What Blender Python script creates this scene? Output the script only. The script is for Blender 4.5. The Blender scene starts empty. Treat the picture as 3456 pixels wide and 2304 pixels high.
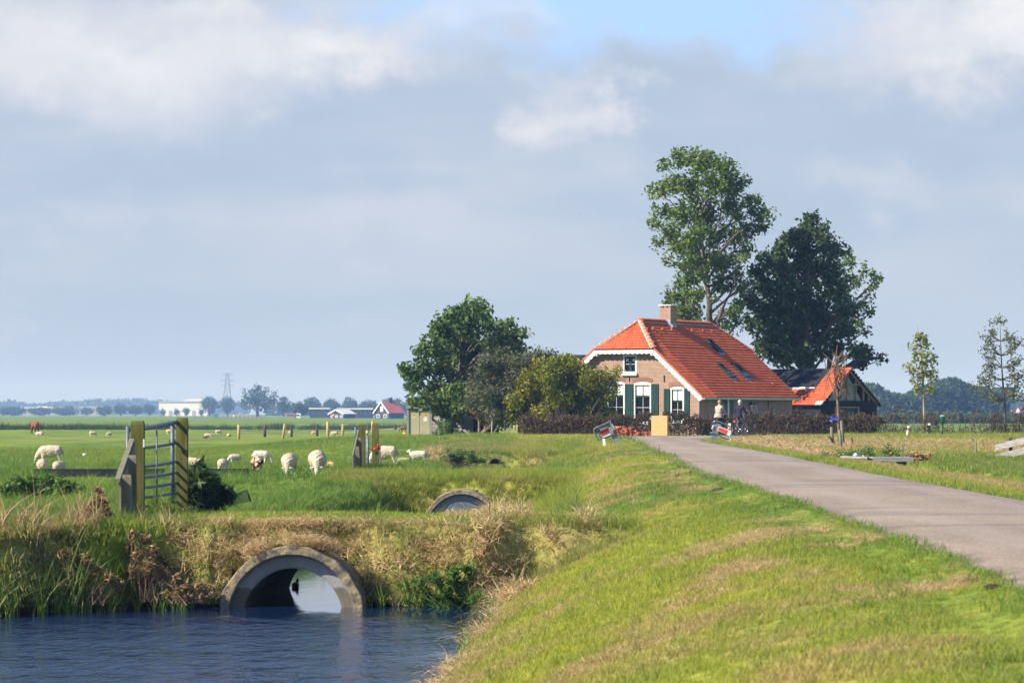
import bpy, bmesh, math, random
import numpy as np
from mathutils import Vector, Matrix, Euler
from mathutils.geometry import tessellate_polygon
random.seed(7); RS = np.random.RandomState(11)
SC = bpy.context.scene; COL = SC.collection; R = math.radians

# ------------------------------------------------------------------ camera, sky, sun, exposure
FPX = 11500.0; CX = 1728.0; HY = 1393.0; EYE = 2.55
cam = bpy.data.cameras.new('camera'); CAM = bpy.data.objects.new('camera', cam); COL.objects.link(CAM)
cam.sensor_width = 36.0; cam.lens = FPX/3456*36; cam.shift_y = (HY-1152)/3456
cam.clip_start = 0.5; cam.clip_end = 30000
CAM.location = (0, 0, EYE); CAM.rotation_euler = (R(90), 0, 0)
cam.dof.use_dof = True; cam.dof.focus_distance = 120; cam.dof.aperture_fstop = 9
SC.camera = CAM

SUN_AZ, SUN_EL = R(25), R(37.6)          # light travels towards +X, a little towards +Y
sun = bpy.data.lights.new('sun', 'SUN'); sun.energy = 5.0; sun.angle = R(0.53); sun.color = (1.0, 0.93, 0.80)
SUN = bpy.data.objects.new('sun', sun); COL.objects.link(SUN)
ldir = Vector((math.cos(SUN_AZ)*math.cos(SUN_EL), math.sin(SUN_AZ)*math.cos(SUN_EL), -math.sin(SUN_EL)))
SUN.rotation_euler = ldir.to_track_quat('-Z', 'Y').to_euler(); SUN.location = (-30, -20, 40)

W = bpy.data.worlds.new('World'); SC.world = W; W.use_nodes = True
nt = W.node_tree; nt.nodes.clear()
def N(t, **kw):
    n = nt.nodes.new(t)
    for k, v in kw.items(): setattr(n, k, v)
    return n
def L(a, b): nt.links.new(a, b)
def M(op, a, b=None, c=None, clamp=False):
    n = nt.nodes.new('ShaderNodeMath'); n.operation = op; n.use_clamp = clamp
    for i, v in enumerate((a, b, c)):
        if v is None: continue
        if isinstance(v, (int, float)): n.inputs[i].default_value = v
        else: nt.links.new(v, n.inputs[i])
    return n.outputs[0]
def MIX(f, a, b):
    n = nt.nodes.new('ShaderNodeMix'); n.data_type = 'RGBA'
    for s, v in ((0, f), (6, a), (7, b)):
        if isinstance(v, (int, float)): n.inputs[s].default_value = v
        elif isinstance(v, tuple): n.inputs[s].default_value = (*v, 1)
        else: nt.links.new(v, n.inputs[s])
    return n.outputs[2]
def RAMP(v, a, b):        # smoothstep a..b
    n = nt.nodes.new('ShaderNodeMapRange'); n.interpolation_type = 'SMOOTHSTEP'
    n.inputs[1].default_value = a; n.inputs[2].default_value = b; nt.links.new(v, n.inputs[0])
    return n.outputs[0]
sky = N('ShaderNodeTexSky'); sky.sky_type = 'NISHITA'; sky.sun_disc = False
sky.sun_elevation = SUN_EL; sky.sun_rotation = math.atan2(-ldir.x, -ldir.y); sky.air_density = 1.0; sky.dust_density = 0.6; sky.ozone_density = 2.0
tc = N('ShaderNodeTexCoord'); sep = N('ShaderNodeSeparateXYZ'); L(tc.outputs['Generated'], sep.inputs[0])
def wnoise(scale, zs, det=6, rough=0.6, off=0.0):
    mp = N('ShaderNodeMapping'); L(tc.outputs['Generated'], mp.inputs[0])
    mp.inputs['Scale'].default_value = (scale, scale, scale*zs); mp.inputs['Location'].default_value = (off, off*1.7, off*0.6)
    n = N('ShaderNodeTexNoise'); n.inputs['Scale'].default_value = 1; n.inputs['Detail'].default_value = det; n.inputs['Roughness'].default_value = rough
    L(mp.outputs[0], n.inputs[0]); return n
n_big = wnoise(7, 2.2, 5, 0.55, 3.1); n_mid = wnoise(20, 1.8, 6, 0.6, 9.4); n_fine = wnoise(46, 1.3, 7, 0.62, 1.7); n_str = wnoise(9, 4.0, 4, 0.5, 5.5)
n_wx = wnoise(30, 1.3, 6, 0.6, 14.2); n_wz = wnoise(30, 1.3, 6, 0.6, 23.9)
az = M('ADD', M('ARCTAN2', sep.outputs[0], sep.outputs[1]), M('MULTIPLY', M('SUBTRACT', n_wx.outputs[0], 0.5), 0.075))
el = M('ADD', M('ARCSINE', sep.outputs[2]), M('MULTIPLY', M('SUBTRACT', n_wz.outputs[0], 0.5), 0.050))
def blob(x, y, sx, sy, w):
    a0 = (x-1176)/7826; e0 = (948-y)/7826
    dx = M('MULTIPLY', M('SUBTRACT', az, a0), 7826/sx); dy = M('MULTIPLY', M('SUBTRACT', el, e0), 7826/sy)
    r = M('SQRT', M('ADD', M('MULTIPLY', dx, dx), M('MULTIPLY', dy, dy)))
    return M('MULTIPLY', RAMP(r, 1.65, 0.1), w)
def blobsum(lst):
    s = None
    for b in lst:
        v = blob(*b); s = v if s is None else M('ADD', s, v)
    return s
white = blobsum([(70,110,240,150,.85),(30,190,120,90,.3),(420,215,190,110,.55),(640,110,270,95,.5),(780,135,120,70,.5),(930,115,130,45,.25),(450,20,130,40,.5),
                 (1265,300,95,62,.75),(1345,225,85,60,.45),(1390,270,50,50,.35),(1100,50,130,38,.35),(1300,390,200,55,.22),(2210,85,210,110,.8),(1960,110,120,95,.4),(2330,90,120,140,.3),(2040,440,130,45,.22),(2320,430,110,60,.18),(1000,470,420,40,.12)])
hole = blobsum([(1330,30,450,90,.9),(1650,20,400,75,.75),(1290,130,90,60,.35),(960,-20,260,60,.5),(1700,-80,700,90,.5)])
wn = M('MULTIPLY', M('MULTIPLY', white, .88), M('ADD', M('MULTIPLY', n_fine.outputs[0], 1.3), 0.5), clamp=True)
# general cover: thick near the horizon, thinning overhead into blue with scattered cloud
elr = M('ARCSINE', sep.outputs[2])
cov = M('ADD', M('MULTIPLY', RAMP(n_big.outputs[0], 0.54, 0.70), RAMP(elr, 1.2, 0.3)), RAMP(elr, 0.175, 0.115), clamp=True)
cov = M('MULTIPLY', cov, M('SUBTRACT', 1.0, M('MULTIPLY', hole, 0.85), clamp=True))
K = 1/0.05
cs = lambda r, g, b: (r*K*.66, g*K*.665, b*K*.655)
grey = MIX(RAMP(n_str.outputs[0], 0.34, 0.66), cs(.400,.480,.610), cs(.520,.565,.670))
low = MIX(RAMP(elr, 0.075, 0.0), grey, cs(.405,.485,.585))
puff = MIX(RAMP(n_mid.outputs[0], 0.3, 0.7), cs(.64,.65,.72), cs(.80,.79,.82))
dm = N('ShaderNodeVectorMath'); dm.operation = 'MULTIPLY'; L(sky.outputs[0], dm.inputs[0]); dm.inputs[1].default_value = (.60, 1.12, 2.2); deep = dm.outputs[0]
blue = MIX(RAMP(elr, 0.14, 0.75), cs(.42,.63,.97), deep)
c = MIX(cov, blue, low)
c = MIX(wn, c, puff)
c = MIX(M('MULTIPLY', RAMP(n_mid.outputs[0], 0.55, 0.85), RAMP(elr, .25, .12)), c, cs(.55,.58,.70))
bg = N('ShaderNodeBackground'); bg.inputs[1].default_value = 0.05; L(c, bg.inputs[0])
wo = N('ShaderNodeOutputWorld'); L(bg.outputs[0], wo.inputs[0])
SC.view_settings.view_transform = 'Standard'; SC.view_settings.look = 'None'; SC.view_settings.gamma = 1; SC.view_settings.use_curve_mapping = False
SC.view_settings.exposure = 0.82
SC.render.engine = 'CYCLES'; SC.cycles.use_denoising = True; SC.cycles.max_bounces = 8; SC.cycles.transparent_max_bounces = 8; SC.cycles.volume_bounces = 0
SC.cycles.diffuse_bounces = 3; SC.cycles.glossy_bounces = 3; SC.cycles.transmission_bounces = 4

# ------------------------------------------------------------------ helpers
def at(px, py, Y):                  # point on the sight line of photo pixel (px, py) at depth Y
    return Vector(((px-CX)/FPX*Y, Y, EYE-(py-HY)/FPX*Y))
def ground_at(px, py, z):
    Y = (EYE-z)*FPX/(py-HY); return at(px, py, Y)
def link(o, parent=None):
    COL.objects.link(o)
    if parent is not None: o.parent = parent
    return o
def tag(o, label=None, cat=None, group=None, kind=None):
    if label: o['label'] = label
    if cat: o['category'] = cat
    if group: o['group'] = group
    if kind: o['kind'] = kind
    return o
def thing(name, label, cat, loc=(0,0,0), rz=0.0, group=None):
    o = bpy.data.objects.new(name, None); COL.objects.link(o); o.location = loc; o.rotation_euler = (0,0,rz); o.empty_display_size = 0.2
    return tag(o, label, cat, group)
def copy_tree(o, parent=None):
    c = o.copy(); COL.objects.link(c); c.parent = parent
    for ch in list(o.children): copy_tree(ch, c)
    return c
def mesh_obj(name, me, mats, parent=None):
    for m in (mats if isinstance(mats, (list, tuple)) else [mats]): me.materials.append(m)
    return link(bpy.data.objects.new(name, me), parent)
class MB:
    def __init__(s): s.v = []; s.f = []; s.m = []; s.sm = []
    def add(s, vs, fs, mi=0, smooth=False):
        b = len(s.v); s.v.extend([tuple(v) for v in vs])
        for f in fs: s.f.append([b+i for i in f]); s.m.append(mi); s.sm.append(smooth)
        return s
    def box(s, c, d, rot=None, mi=0, taper=1.0):
        x, y, z = d[0]/2, d[1]/2, d[2]/2; vs = []
        for sz in (-1, 1):
            k = taper if sz > 0 else 1.0
            for sx, sy in ((-1,-1),(1,-1),(1,1),(-1,1)): vs.append(Vector((sx*x*k, sy*y*k, sz*z)))
        if rot is not None: vs = [rot @ v for v in vs]
        c = Vector(c); vs = [v+c for v in vs]
        return s.add(vs, [(3,2,1,0),(4,5,6,7),(0,1,5,4),(1,2,6,5),(2,3,7,6),(3,0,4,7)], mi)
    def beam(s, a, b, w, h, mi=0, up=(0,0,1)):       # box along a-b, width w (sideways), height h (up)
        a = Vector(a); b = Vector(b); d = (b-a); l = d.length; d.normalize(); u = Vector(up)
        if abs(d.dot(u)) > 0.98: u = Vector((0,1,0))
        x = d.cross(u).normalized(); z = x.cross(d).normalized()
        rot = Matrix((x, d, z)).transposed()
        return s.box((a+b)/2, (w, l, h), rot, mi)
    def tube(s, pts, rad, n=8, mi=0, cap=True, smooth=True):
        pts = [Vector(p) for p in pts]; k = len(pts)
        if isinstance(rad, (int, float)): rad = [rad]*k
        vs = []; prev = None
        for i, p in enumerate(pts):
            t = (pts[min(i+1,k-1)]-pts[max(i-1,0)])
            if t.length < 1e-9: t = Vector((0,0,1))
            t.normalize()
            if prev is None:
                a = Vector((0,0,1)) if abs(t.z) < 0.9 else Vector((1,0,0)); x = t.cross(a).normalized()
            else:
                x = (prev - t*prev.dot(t)); x = x.normalized() if x.length > 1e-6 else t.orthogonal().normalized()
            prev = x; y = t.cross(x)
            for j in range(n):
                q = 2*math.pi*j/n; vs.append(p+(x*math.cos(q)+y*math.sin(q))*rad[i])
        fs = []
        for i in range(k-1):
            for j in range(n): fs.append((i*n+j, i*n+(j+1)%n, (i+1)*n+(j+1)%n, (i+1)*n+j))
        s.add(vs, fs, mi, smooth)
        if cap:
            b = len(s.v)-k*n
            s.f.append([b+j for j in reversed(range(n))]); s.m.append(mi); s.sm.append(False)
            s.f.append([b+(k-1)*n+j for j in range(n)]); s.m.append(mi); s.sm.append(False)
        return s
    def lathe(s, prof, c=(0,0,0), n=16, mi=0, smooth=True):     # prof: (r, z) from bottom up
        c = Vector(c); vs = []; k = len(prof)
        for r, z in prof:
            for j in range(n):
                q = 2*math.pi*j/n; vs.append(c+Vector((r*math.cos(q), r*math.sin(q), z)))
        fs = [(i*n+j, i*n+(j+1)%n, (i+1)*n+(j+1)%n, (i+1)*n+j) for i in range(k-1) for j in range(n)]
        return s.add(vs, fs, mi, smooth)
    def prism(s, poly, frame, depth, mi=0):       # poly: 2-D points; frame(x, y, d) -> 3-D; extruded 0..depth
        n = len(poly); tri = tessellate_polygon([[Vector((p[0], p[1], 0)) for p in poly]])
        vs = [frame(x, y, 0) for x, y in poly]+[frame(x, y, depth) for x, y in poly]
        fs = [tuple(t) for t in tri]+[tuple(n+i for i in reversed(t)) for t in tri]+[(i, (i+1) % n, n+(i+1) % n, n+i) for i in range(n)]
        return s.add(vs, fs, mi)
    def sheet(s, outer, holes, frame, reveal, mi=0):   # flat wall with real openings and their reveals
        loops = [outer]+holes; flat = [p for l in loops for p in l]
        tri = tessellate_polygon([[Vector((p[0], p[1], 0)) for p in l] for l in loops])
        s.add([frame(x, y, 0) for x, y in flat], [tuple(t) for t in tri], mi)
        for l in holes+[outer]:
            n = len(l); s.add([frame(x, y, 0) for x, y in l]+[frame(x, y, reveal) for x, y in l], [(i, (i+1) % n, n+(i+1) % n, n+i) for i in range(n)], mi)
        return s
    def mesh(s, name):
        me = bpy.data.meshes.new(name); me.from_pydata(s.v, [], s.f)
        me.polygons.foreach_set('material_index', s.m); me.polygons.foreach_set('use_smooth', s.sm); me.update()
        return me
    def build(s, name, mats, parent=None, fix=True):
        me = s.mesh(name)
        if fix:
            bm = bmesh.new(); bm.from_mesh(me); bmesh.ops.recalc_face_normals(bm, faces=bm.faces); bm.to_mesh(me); bm.free()
        return mesh_obj(name, me, mats, parent)
def np_mesh(name, V, F, mats, parent=None, attrs=None, fattrs=None, smooth=False, mi=None):
    V = np.asarray(V, dtype=np.float32); F = np.asarray(F, dtype=np.int32); k = F.shape[1]
    me = bpy.data.meshes.new(name); me.vertices.add(len(V)); me.vertices.foreach_set('co', V.ravel())
    me.loops.add(F.size); me.loops.foreach_set('vertex_index', F.ravel())
    me.polygons.add(len(F)); me.polygons.foreach_set('loop_start', np.arange(len(F), dtype=np.int32)*k)
    try: me.polygons.foreach_set('loop_total', np.full(len(F), k, dtype=np.int32))
    except Exception: pass
    if smooth: me.polygons.foreach_set('use_smooth', np.ones(len(F), dtype=bool))
    if mi is not None: me.polygons.foreach_set('material_index', np.asarray(mi, dtype=np.int32))
    me.update(calc_edges=True)
    for dom, dd in (('POINT', attrs), ('FACE', fattrs)):
        for a, d in (dd or {}).items():
            t = me.attributes.new(a, 'FLOAT', dom); t.data.foreach_set('value', np.asarray(d, dtype=np.float32))
    return mesh_obj(name, me, mats, parent)

# ------------------------------------------------------------------ materials
def newmat(name):
    global nt
    m = bpy.data.materials.new(name); m.use_nodes = True; nt = m.node_tree; nt.nodes.clear(); return m
def out(sh): o = N('ShaderNodeOutputMaterial'); L(sh, o.inputs[0])
def pnoise(scale, det=4, rough=0.55, coord='W', sc=(1,1,1)):
    if coord == 'W': v = N('ShaderNodeNewGeometry').outputs['Position']
    else: v = N('ShaderNodeTexCoord').outputs['Object']
    mp = N('ShaderNodeMapping'); mp.inputs['Scale'].default_value = sc; L(v, mp.inputs[0])
    n = N('ShaderNodeTexNoise'); n.inputs['Scale'].default_value = scale; n.inputs['Detail'].default_value = det; n.inputs['Roughness'].default_value = rough
    L(mp.outputs[0], n.inputs[0]); return n.outputs[0]
def bsdf(col, rough=0.7, spec=0.3, metal=0.0, bump=None, bdist=0.01, bstr=0.6):
    p = N('ShaderNodeBsdfPrincipled')
    if isinstance(col, tuple): p.inputs['Base Color'].default_value = (*col, 1)
    else: L(col, p.inputs['Base Color'])
    if isinstance(rough, (int, float)): p.inputs['Roughness'].default_value = rough
    else: L(rough, p.inputs['Roughness'])
    p.inputs['Specular IOR Level'].default_value = spec; p.inputs['Metallic'].default_value = metal
    if bump is not None:
        b = N('ShaderNodeBump'); b.inputs['Strength'].default_value = bstr; b.inputs['Distance'].default_value = bdist; L(bump, b.inputs['Height']); L(b.outputs[0], p.inputs['Normal'])
    return p.outputs[0]
def simple(name, a, b, scale=4, rough=0.7, spec=0.3, metal=0.0, bd=0.01, coord='W', sc=(1,1,1), lo=0.35, hi=0.65, rnd=0.0, det=5, bs=0.5):
    m = newmat(name); n = pnoise(scale, det, 0.6, coord, sc); c = MIX(RAMP(n, lo, hi), a, b)
    if rnd:
        oi = N('ShaderNodeObjectInfo').outputs['Random']; c = MIX(M('MULTIPLY', oi, rnd), c, tuple(x*0.45 for x in a))
    out(bsdf(c, rough, spec, metal, n, bd, bs)); return m
def foliage(name, cols, trans=0.35, rough=0.55, spec=0.25, nscale=0.5, attr='rnd'):
    m = newmat(name); a = N('ShaderNodeAttribute'); a.attribute_name = attr
    r = N('ShaderNodeValToRGB'); el_ = r.color_ramp.elements; k = len(cols)
    while len(el_) < k: el_.new(0.5)
    for i, c in enumerate(cols): el_[i].position = i/(k-1); el_[i].color = (*c, 1)
    n = pnoise(nscale, 3); f = M('ADD', M('MULTIPLY', a.outputs['Fac'], 0.65), M('MULTIPLY', M('SUBTRACT', n, 0.32), 0.95), clamp=True); L(f, r.inputs[0])
    d = bsdf(r.outputs[0], rough, spec); t = N('ShaderNodeBsdfTranslucent'); L(MIX(0.35, r.outputs[0], (0.25, 0.30, 0.03)), t.inputs[0])
    mx = N('ShaderNodeMixShader'); mx.inputs[0].default_value = trans; L(d, mx.inputs[1]); L(t.outputs[0], mx.inputs[2]); out(mx.outputs[0]); return m
# ------------------------------------------------------------------ terrain
def ss(a, b, x):
    t = np.clip((x-a)/(b-a), 0, 1); return t*t*(3-2*t)
def vnoise(x, y, s, seed=0):            # cheap smooth value noise
    x = np.asarray(x, float)/s; y = np.asarray(y, float)/s
    xi = np.floor(x).astype(np.int64); yi = np.floor(y).astype(np.int64); fx = x-xi; fy = y-yi; fx = fx*fx*(3-2*fx); fy = fy*fy*(3-2*fy)
    def h(a, b):
        n = (a*374761393+b*668265263+seed*1442695041) & 0x7fffffff; n = ((n ^ (n >> 13))*1274126177) & 0x7fffffff
        return ((n ^ (n >> 16)) & 0xffff)/65535.0
    return (h(xi, yi)*(1-fx)+h(xi+1, yi)*fx)*(1-fy)+(h(xi, yi+1)*(1-fx)+h(xi+1, yi+1)*fx)*fy
def fbm(x, y, s, seed=0, o=3):
    v = 0; a = 0.5; t = 0
    for i in range(o): v = v+a*vnoise(x, y, s/2**i, seed+i*17); t += a; a *= 0.5
    return v/t
RY = [0, 14, 21, 28, 46, 65, 97, 125, 140, 150, 158, 166]
def XL(Y): return np.interp(Y, RY, [2.9, 3.0, 3.18, 3.52, 3.66, 3.56, 4.26, 4.75, 5.0, 5.1, 5.1, 5.1])
def XR(Y): return np.interp(Y, RY, [6.6, 6.7, 6.8, 6.9, 6.98, 7.12, 7.74, 7.85, 8.0, 8.5, 9.6, 13.0])
def XW(Y): return np.interp(Y, [0, 25, 32.2, 38, 43.6, 46, 55, 80, 133, 140], [-1.5, -1.05, -.70, -.48, -.22, -.15, -.35, .05, .55, .6])
def XD(Y): return np.interp(Y, [0, 45, 50, 57, 80, 133, 140], [-4.6, -4.6, -4.5, -4.2, -2.5, -1.9, -1.9])
def YF(X): return 44.55+np.minimum(0.0, 0.85*(X+4.2))+0.15*np.sin(X*2.1)+0.10*np.sin(X*5.3+1)+.45*(fbm(X, X*0+3, .55, 77)-.5)*(np.abs(X+2.85) > 1.15)
ROADZ = 1.41
def terrain(X, Y):
    X = np.asarray(X, float); Y = np.asarray(Y, float)
    xl, xr, xw, xd, yf = XL(Y), XR(Y), XW(Y), XD(Y), YF(X)
    field = 0.70+0.10*(fbm(X, Y, 9, 3)-0.5)*ss(40, 60, Y)+0.0*X
    # crossings
    d1 = ss(yf-0.15, yf+0.95, Y)*(1-ss(50.2, 51.5, Y)); d2 = ss(80.2, 81.6, Y)*(1-ss(86.5, 88, Y)); d3 = ss(132.6, 134.0, Y)
    dam = np.maximum(np.maximum(d1, d2), d3)
    top = 0.70+0.36*(1-ss(3.5, 7.5, np.abs(X+3.0)))*(1-ss(57, 61, Y)) + 0.28*(1-ss(2.8, 6, np.abs(X+1.6)))*ss(78, 83, Y)*(1-ss(98, 104, Y)) + 0.2*ss(126, 135, Y)*(1-ss(4, 9, np.abs(X)))
    top = top+.20*(fbm(X, X*0+7, 1.3, 88)-.5)*(1-ss(46, 47.5, Y))*(Y > 44)*(np.abs(X+2.9) > .9)
    land = np.maximum(field, top)
    # open ditch
    inn = ss(xd-0.95, xd+0.15, X)*1.0
    carve = inn*(1-dam)
    z = land*(1-carve)-0.5*carve
    fore = ss(yf-0.15, yf+0.95, Y); z = z*fore-0.5*(1-fore)
    # verge falling from the road to the ditch
    t = np.clip((xl-X)/(xl-xw), 0, 1.6); ver = 1.39*(1-t**1.75)-0.06*ss(0.0, 0.1, t)*(1-ss(.1, .3, t))
    ver = np.maximum(ver, -0.5)
    z = np.where(X < xl, np.maximum(z, ver), z)
    # road bed and right-hand side
    e = X-xr
    right = 1.37-0.11*ss(0.1, 1.4, e)-0.13*ss(1.5, 3.6, e)
    right = right-0.75*ss(1.9, 2.5, e)*(1-ss(3.4, 4.3, e))*(1-ss(112, 118, Y))*ss(70, 78, Y)
    right = right-0.12*ss(6, 12, e)*(1-ss(120, 150, Y))+0.2*ss(120, 160, Y)*ss(1.5, 3.6, e)
    z = np.where(X > xr, right, z); z = np.where((X >= xl) & (X <= xr), ROADZ-0.05, z)
    # farm yard platform
    pl = ss(128, 165, Y)*ss(-17, -6, X)*(1-ss(215, 240, Y)*0.0)
    z = np.where(X < xl, z*(1-pl)+np.maximum(z, 1.36)*pl, z)
    z = np.where((Y > 166) & (X > 0), 1.37, z)
    far = ss(215, 330, Y)*ss(-6, 4, X); z = z*(1-far)+0.75*far
    z = z*(1-ss(400, 900, Y))+0.5*ss(400, 900, Y)
    # unevenness
    bk = ss(.05, .3, z)*(1-ss(.9, 1.1, z))*(Y < 47)*(X < xw)*(np.abs(X+2.85) > 1.1); rough = bk*.30*(fbm(X, Y*1.5, .5, 63)-.5)+0.07*(fbm(X, Y, 1.1, 9)-0.5)+0.05*(fbm(X, Y, 0.35, 23, 2)-0.5)
    k = np.where((X > xl+0.05) & (X < xr-0.05), 0.0, 1.0)*(1-ss(150, 190, Y))
    return z+rough*k
def fields(X, Y):
    """dry straw 0..1 and yellow-green 0..1"""
    X = np.asarray(X, float); Y = np.asarray(Y, float)
    xl, xr, xw, xd, yf = XL(Y), XR(Y), XW(Y), XD(Y), YF(X)
    n1 = fbm(X, Y*0.5, 1.0, 41); n2 = fbm(X, Y*0.35, 5.0, 57); n3 = fbm(X, Y*0.6, 0.6, 71, 2)
    verge = (X > xw-0.6) & (X < xl)
    yel = np.where(verge, 0.86, 0.16); dry = np.where(verge, 0.06, 0.03)
    yel = yel+np.where(verge, 0.75, 0.35)*(n2-0.5)*2+np.where(verge, .5, .2)*(n3-.5)
    dry = dry+np.where(verge, 1.0, 0.2)*np.clip(n1-0.53, 0, 1)*2.6
    edge = np.abs(X-xl); yel = yel-np.where(verge, 0.35*(1-ss(0.3, 1.4, edge)), 0)
    # water's edge on the right bank
    be = X-xw; dry = np.maximum(dry, np.where((X > xw-.6) & (Y < 45), 0.55*(1-ss(0.3, 1.0, be))*(n1*1.6), 0))
    gb = ss(50, 54, Y)*(1-ss(58, 64, Y))*ss(-1.5, 0.5, X)*0.8; yel = yel-np.where(verge, gb, 0)*0.8
    gb2 = ss(95, 104, Y)*(1-ss(112, 124, Y)); yel = yel-np.where(verge, gb2, 0)*0.35
    # faces and brow of the crossings
    f1 = ss(-7.5, -5.0, X)*(1-ss(0.8, 2.0, X))*ss(yf-0.6, yf, Y)*(1-ss(yf+1.1, yf+2.0, Y)); dry = np.maximum(dry, f1*(0.15+1.0*n1)*ss(-5.2, -3.9, X)); yel = np.where(f1 > .3, .30+.35*n2, yel)
    t1 = ss(-7, -4, X)*(1-ss(0.5, 2, X))*ss(45.2, 46, Y)*(1-ss(56, 58, Y)); yel = np.maximum(yel, t1*(0.35+0.6*n2))
    f2 = ss(-5, -4, X)*(1-ss(0.8, 2, X))*ss(80, 80.6, Y)*(1-ss(84, 88, Y)); dry = np.maximum(dry, f2*(-0.1+0.75*n1)); yel = np.maximum(yel, f2*0.7)
    f3 = ss(-4.5, -3, X)*(1-ss(1.2, 2.6, X))*ss(124, 128, Y)*(1-ss(150, 158, Y)); dry = np.maximum(dry, f3*(0.0+0.75*n1))
    left = (X < xd-1) & (Y > yf)
    ts = left & (np.abs(Y-yf-1.0) < 2.2); dry = np.where(ts, np.maximum(dry, 0.15+0.6*n1), dry)
    # right-hand strips
    r = X > xr; e = X-xr
    yel = np.where(r, 0.60+0.5*(n2-0.5), yel); dry = np.where(r, 0.12+0.5*np.clip(n1-.5, 0, 1), dry)
    s = 0.75*ss(0.9, 1.3, e)*(1-ss(2.2, 3.0, e)); dry = np.where(r, np.maximum(dry, s*(0.6+0.6*n1)), dry)
    gr = ss(3.4, 4.6, e)*(1-ss(104, 114, Y))*ss(70, 80, Y); yel = np.where(r, yel*(1-0.75*gr), yel)
    mown = ss(114, 120, Y+2*(n2-.5)*8)*(1-ss(146, 158, Y+(n2-.5)*10))*ss(1.0, 2.5, e); dry = np.where(r, np.maximum(dry, mown*(0.05+0.85*n1)), dry)
    # far pasture bands
    fa = (~verge) & (X < 3); b = ss(205, 250, Y+30*(n2-.5))*(1-ss(330, 360, Y)); dry = np.where(fa, np.maximum(dry, b*0.42*ss(0.3, .6, fbm(X, Y*.2, 30, 5))), dry)
    yel = np.where(fa & (Y > 100), yel+0.20*ss(120, 220, Y), yel); yel = np.where((X > 3) & (Y > 180), yel*.15, yel)
    return np.clip(dry, 0, 1), np.clip(yel, 0, 1)

def axis(spans):
    o = []
    for a, b, d in spans: o.extend(np.arange(a, b-1e-6, d))
    return o
PIPES = [(-2.888, 44.62, -2.61, 49.7, -.143, .957), (-1.18, 80.2, -1.10, 87.6, -.18, .93)]
def in_pipe(X, Y, Z, k=.93):
    o = np.zeros(np.shape(X), bool)
    for xa, ya, xb, yb, zc, rr in PIPES: xc = xa+(xb-xa)*np.clip((Y-ya)/(yb-ya), 0, 1); o |= (Y > ya-.6) & (Y < yb+2.3) & ((X-xc)**2+(Z-zc)**2 < (rr*k)**2)
    return o
gx = axis([(-9, -4.2, 0.15), (-4.2, -0.1, 0.05), (-.1, 12, .15)]); x = 12.0; st = 0.2; rgt = []
while x < 6100: rgt.append(x); x += st; st *= 1.22
lft = []; x = -9.15; st = 0.2
while x > -6100: lft.append(x); x -= st; st *= 1.22
gx = np.array(lft[::-1]+list(gx)+rgt)
gy = axis([(8, 43.8, 0.2), (43.8, 46.4, .06), (46.4, 49.0, .2), (49.0, 51.6, .08), (51.6, 79.6, .25), (79.6, 82.4, .08), (82.4, 86, .3), (86, 88.5, .1), (88.5, 104, 0.3), (104, 200, 0.6)]); y = 200.0; st = 0.8
while y < 6100: gy.append(y); y += st; st *= 1.06
gy = np.array([-6000, -1000, -200, -40, -5]+gy)
GX, GY = np.meshgrid(gx, gy); GZ = terrain(GX, np.maximum(GY, 8))
nx, ny = len(gx), len(gy); idx = np.arange(nx*ny).reshape(ny, nx)
F = np.stack([idx[:-1,:-1], idx[:-1,1:], idx[1:,1:], idx[1:,:-1]], -1).reshape(-1, 4)
ip_ = in_pipe(GX, GY, GZ).ravel(); F = F[~ip_[F].any(1)]
dry_, yel_ = fields(GX, GY)

def grass_color(dry, yel, rnd=None):
    n = pnoise(0.9, 4, .6); n2 = pnoise(7.0, 3, .6)
    g = MIX(RAMP(n, .3, .7), (.065, .185, .016), (.150, .290, .026))
    yg = MIX(RAMP(n2, .3, .7), (.31, .37, .022), (.50, .47, .055))
    st = MIX(RAMP(n2, .25, .75), (.36, .235, .090), (.66, .47, .23))
    c = MIX(yel, g, yg); c = MIX(dry, c, st)
    if rnd is not None: c = MIX(M('MULTIPLY', rnd, 0.28), c, (.085, .125, .018)); c = MIX(RAMP(rnd, .90, .92), c, (.34, .30, .11))
    return c
m = newmat('ground'); a1 = N('ShaderNodeAttribute'); a1.attribute_name = 'dry'; a2 = N('ShaderNodeAttribute'); a2.attribute_name = 'yel'
nb = pnoise(9, 6, .7); gc = grass_color(a1.outputs['Fac'], a2.outputs['Fac'])
sepg = N('ShaderNodeSeparateXYZ'); L(N('ShaderNodeNewGeometry').outputs['Position'], sepg.inputs[0])
near = RAMP(sepg.outputs[1], 170, 110)                     # soil and thatch show between the built blades near by
fs = pnoise(.35, 5, .65, sc=(1, .25, 1)); gc = MIX(M('MULTIPLY', RAMP(sepg.outputs[1], 135, 185), M('ADD', .25, M('MULTIPLY', RAMP(fs, .4, .65), .45))), gc, (.050, .105, .014))
soil = MIX(M('MULTIPLY', near, 0.25), gc, (.060, .055, .018))
soil = MIX(M('MULTIPLY', RAMP(sepg.outputs[2], 0.60, 0.15), .55), soil, (.040, .032, .014)); soil = MIX(RAMP(sepg.outputs[2], 0.16, 0.02), soil, (.018, .014, .009))
out(bsdf(MIX(RAMP(nb, .45, .75), soil, (.06, .085, .02)), 0.9, 0.1, 0, nb, 0.05, 0.8)); M_GROUND = m
gnd = np_mesh('ground', np.stack([GX, GY, GZ], -1).reshape(-1, 3), F, M_GROUND, attrs={'dry': dry_.ravel(), 'yel': yel_.ravel()}, smooth=True); tag(gnd, 'green polder pasture and mown verges', kind='structure')

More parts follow.
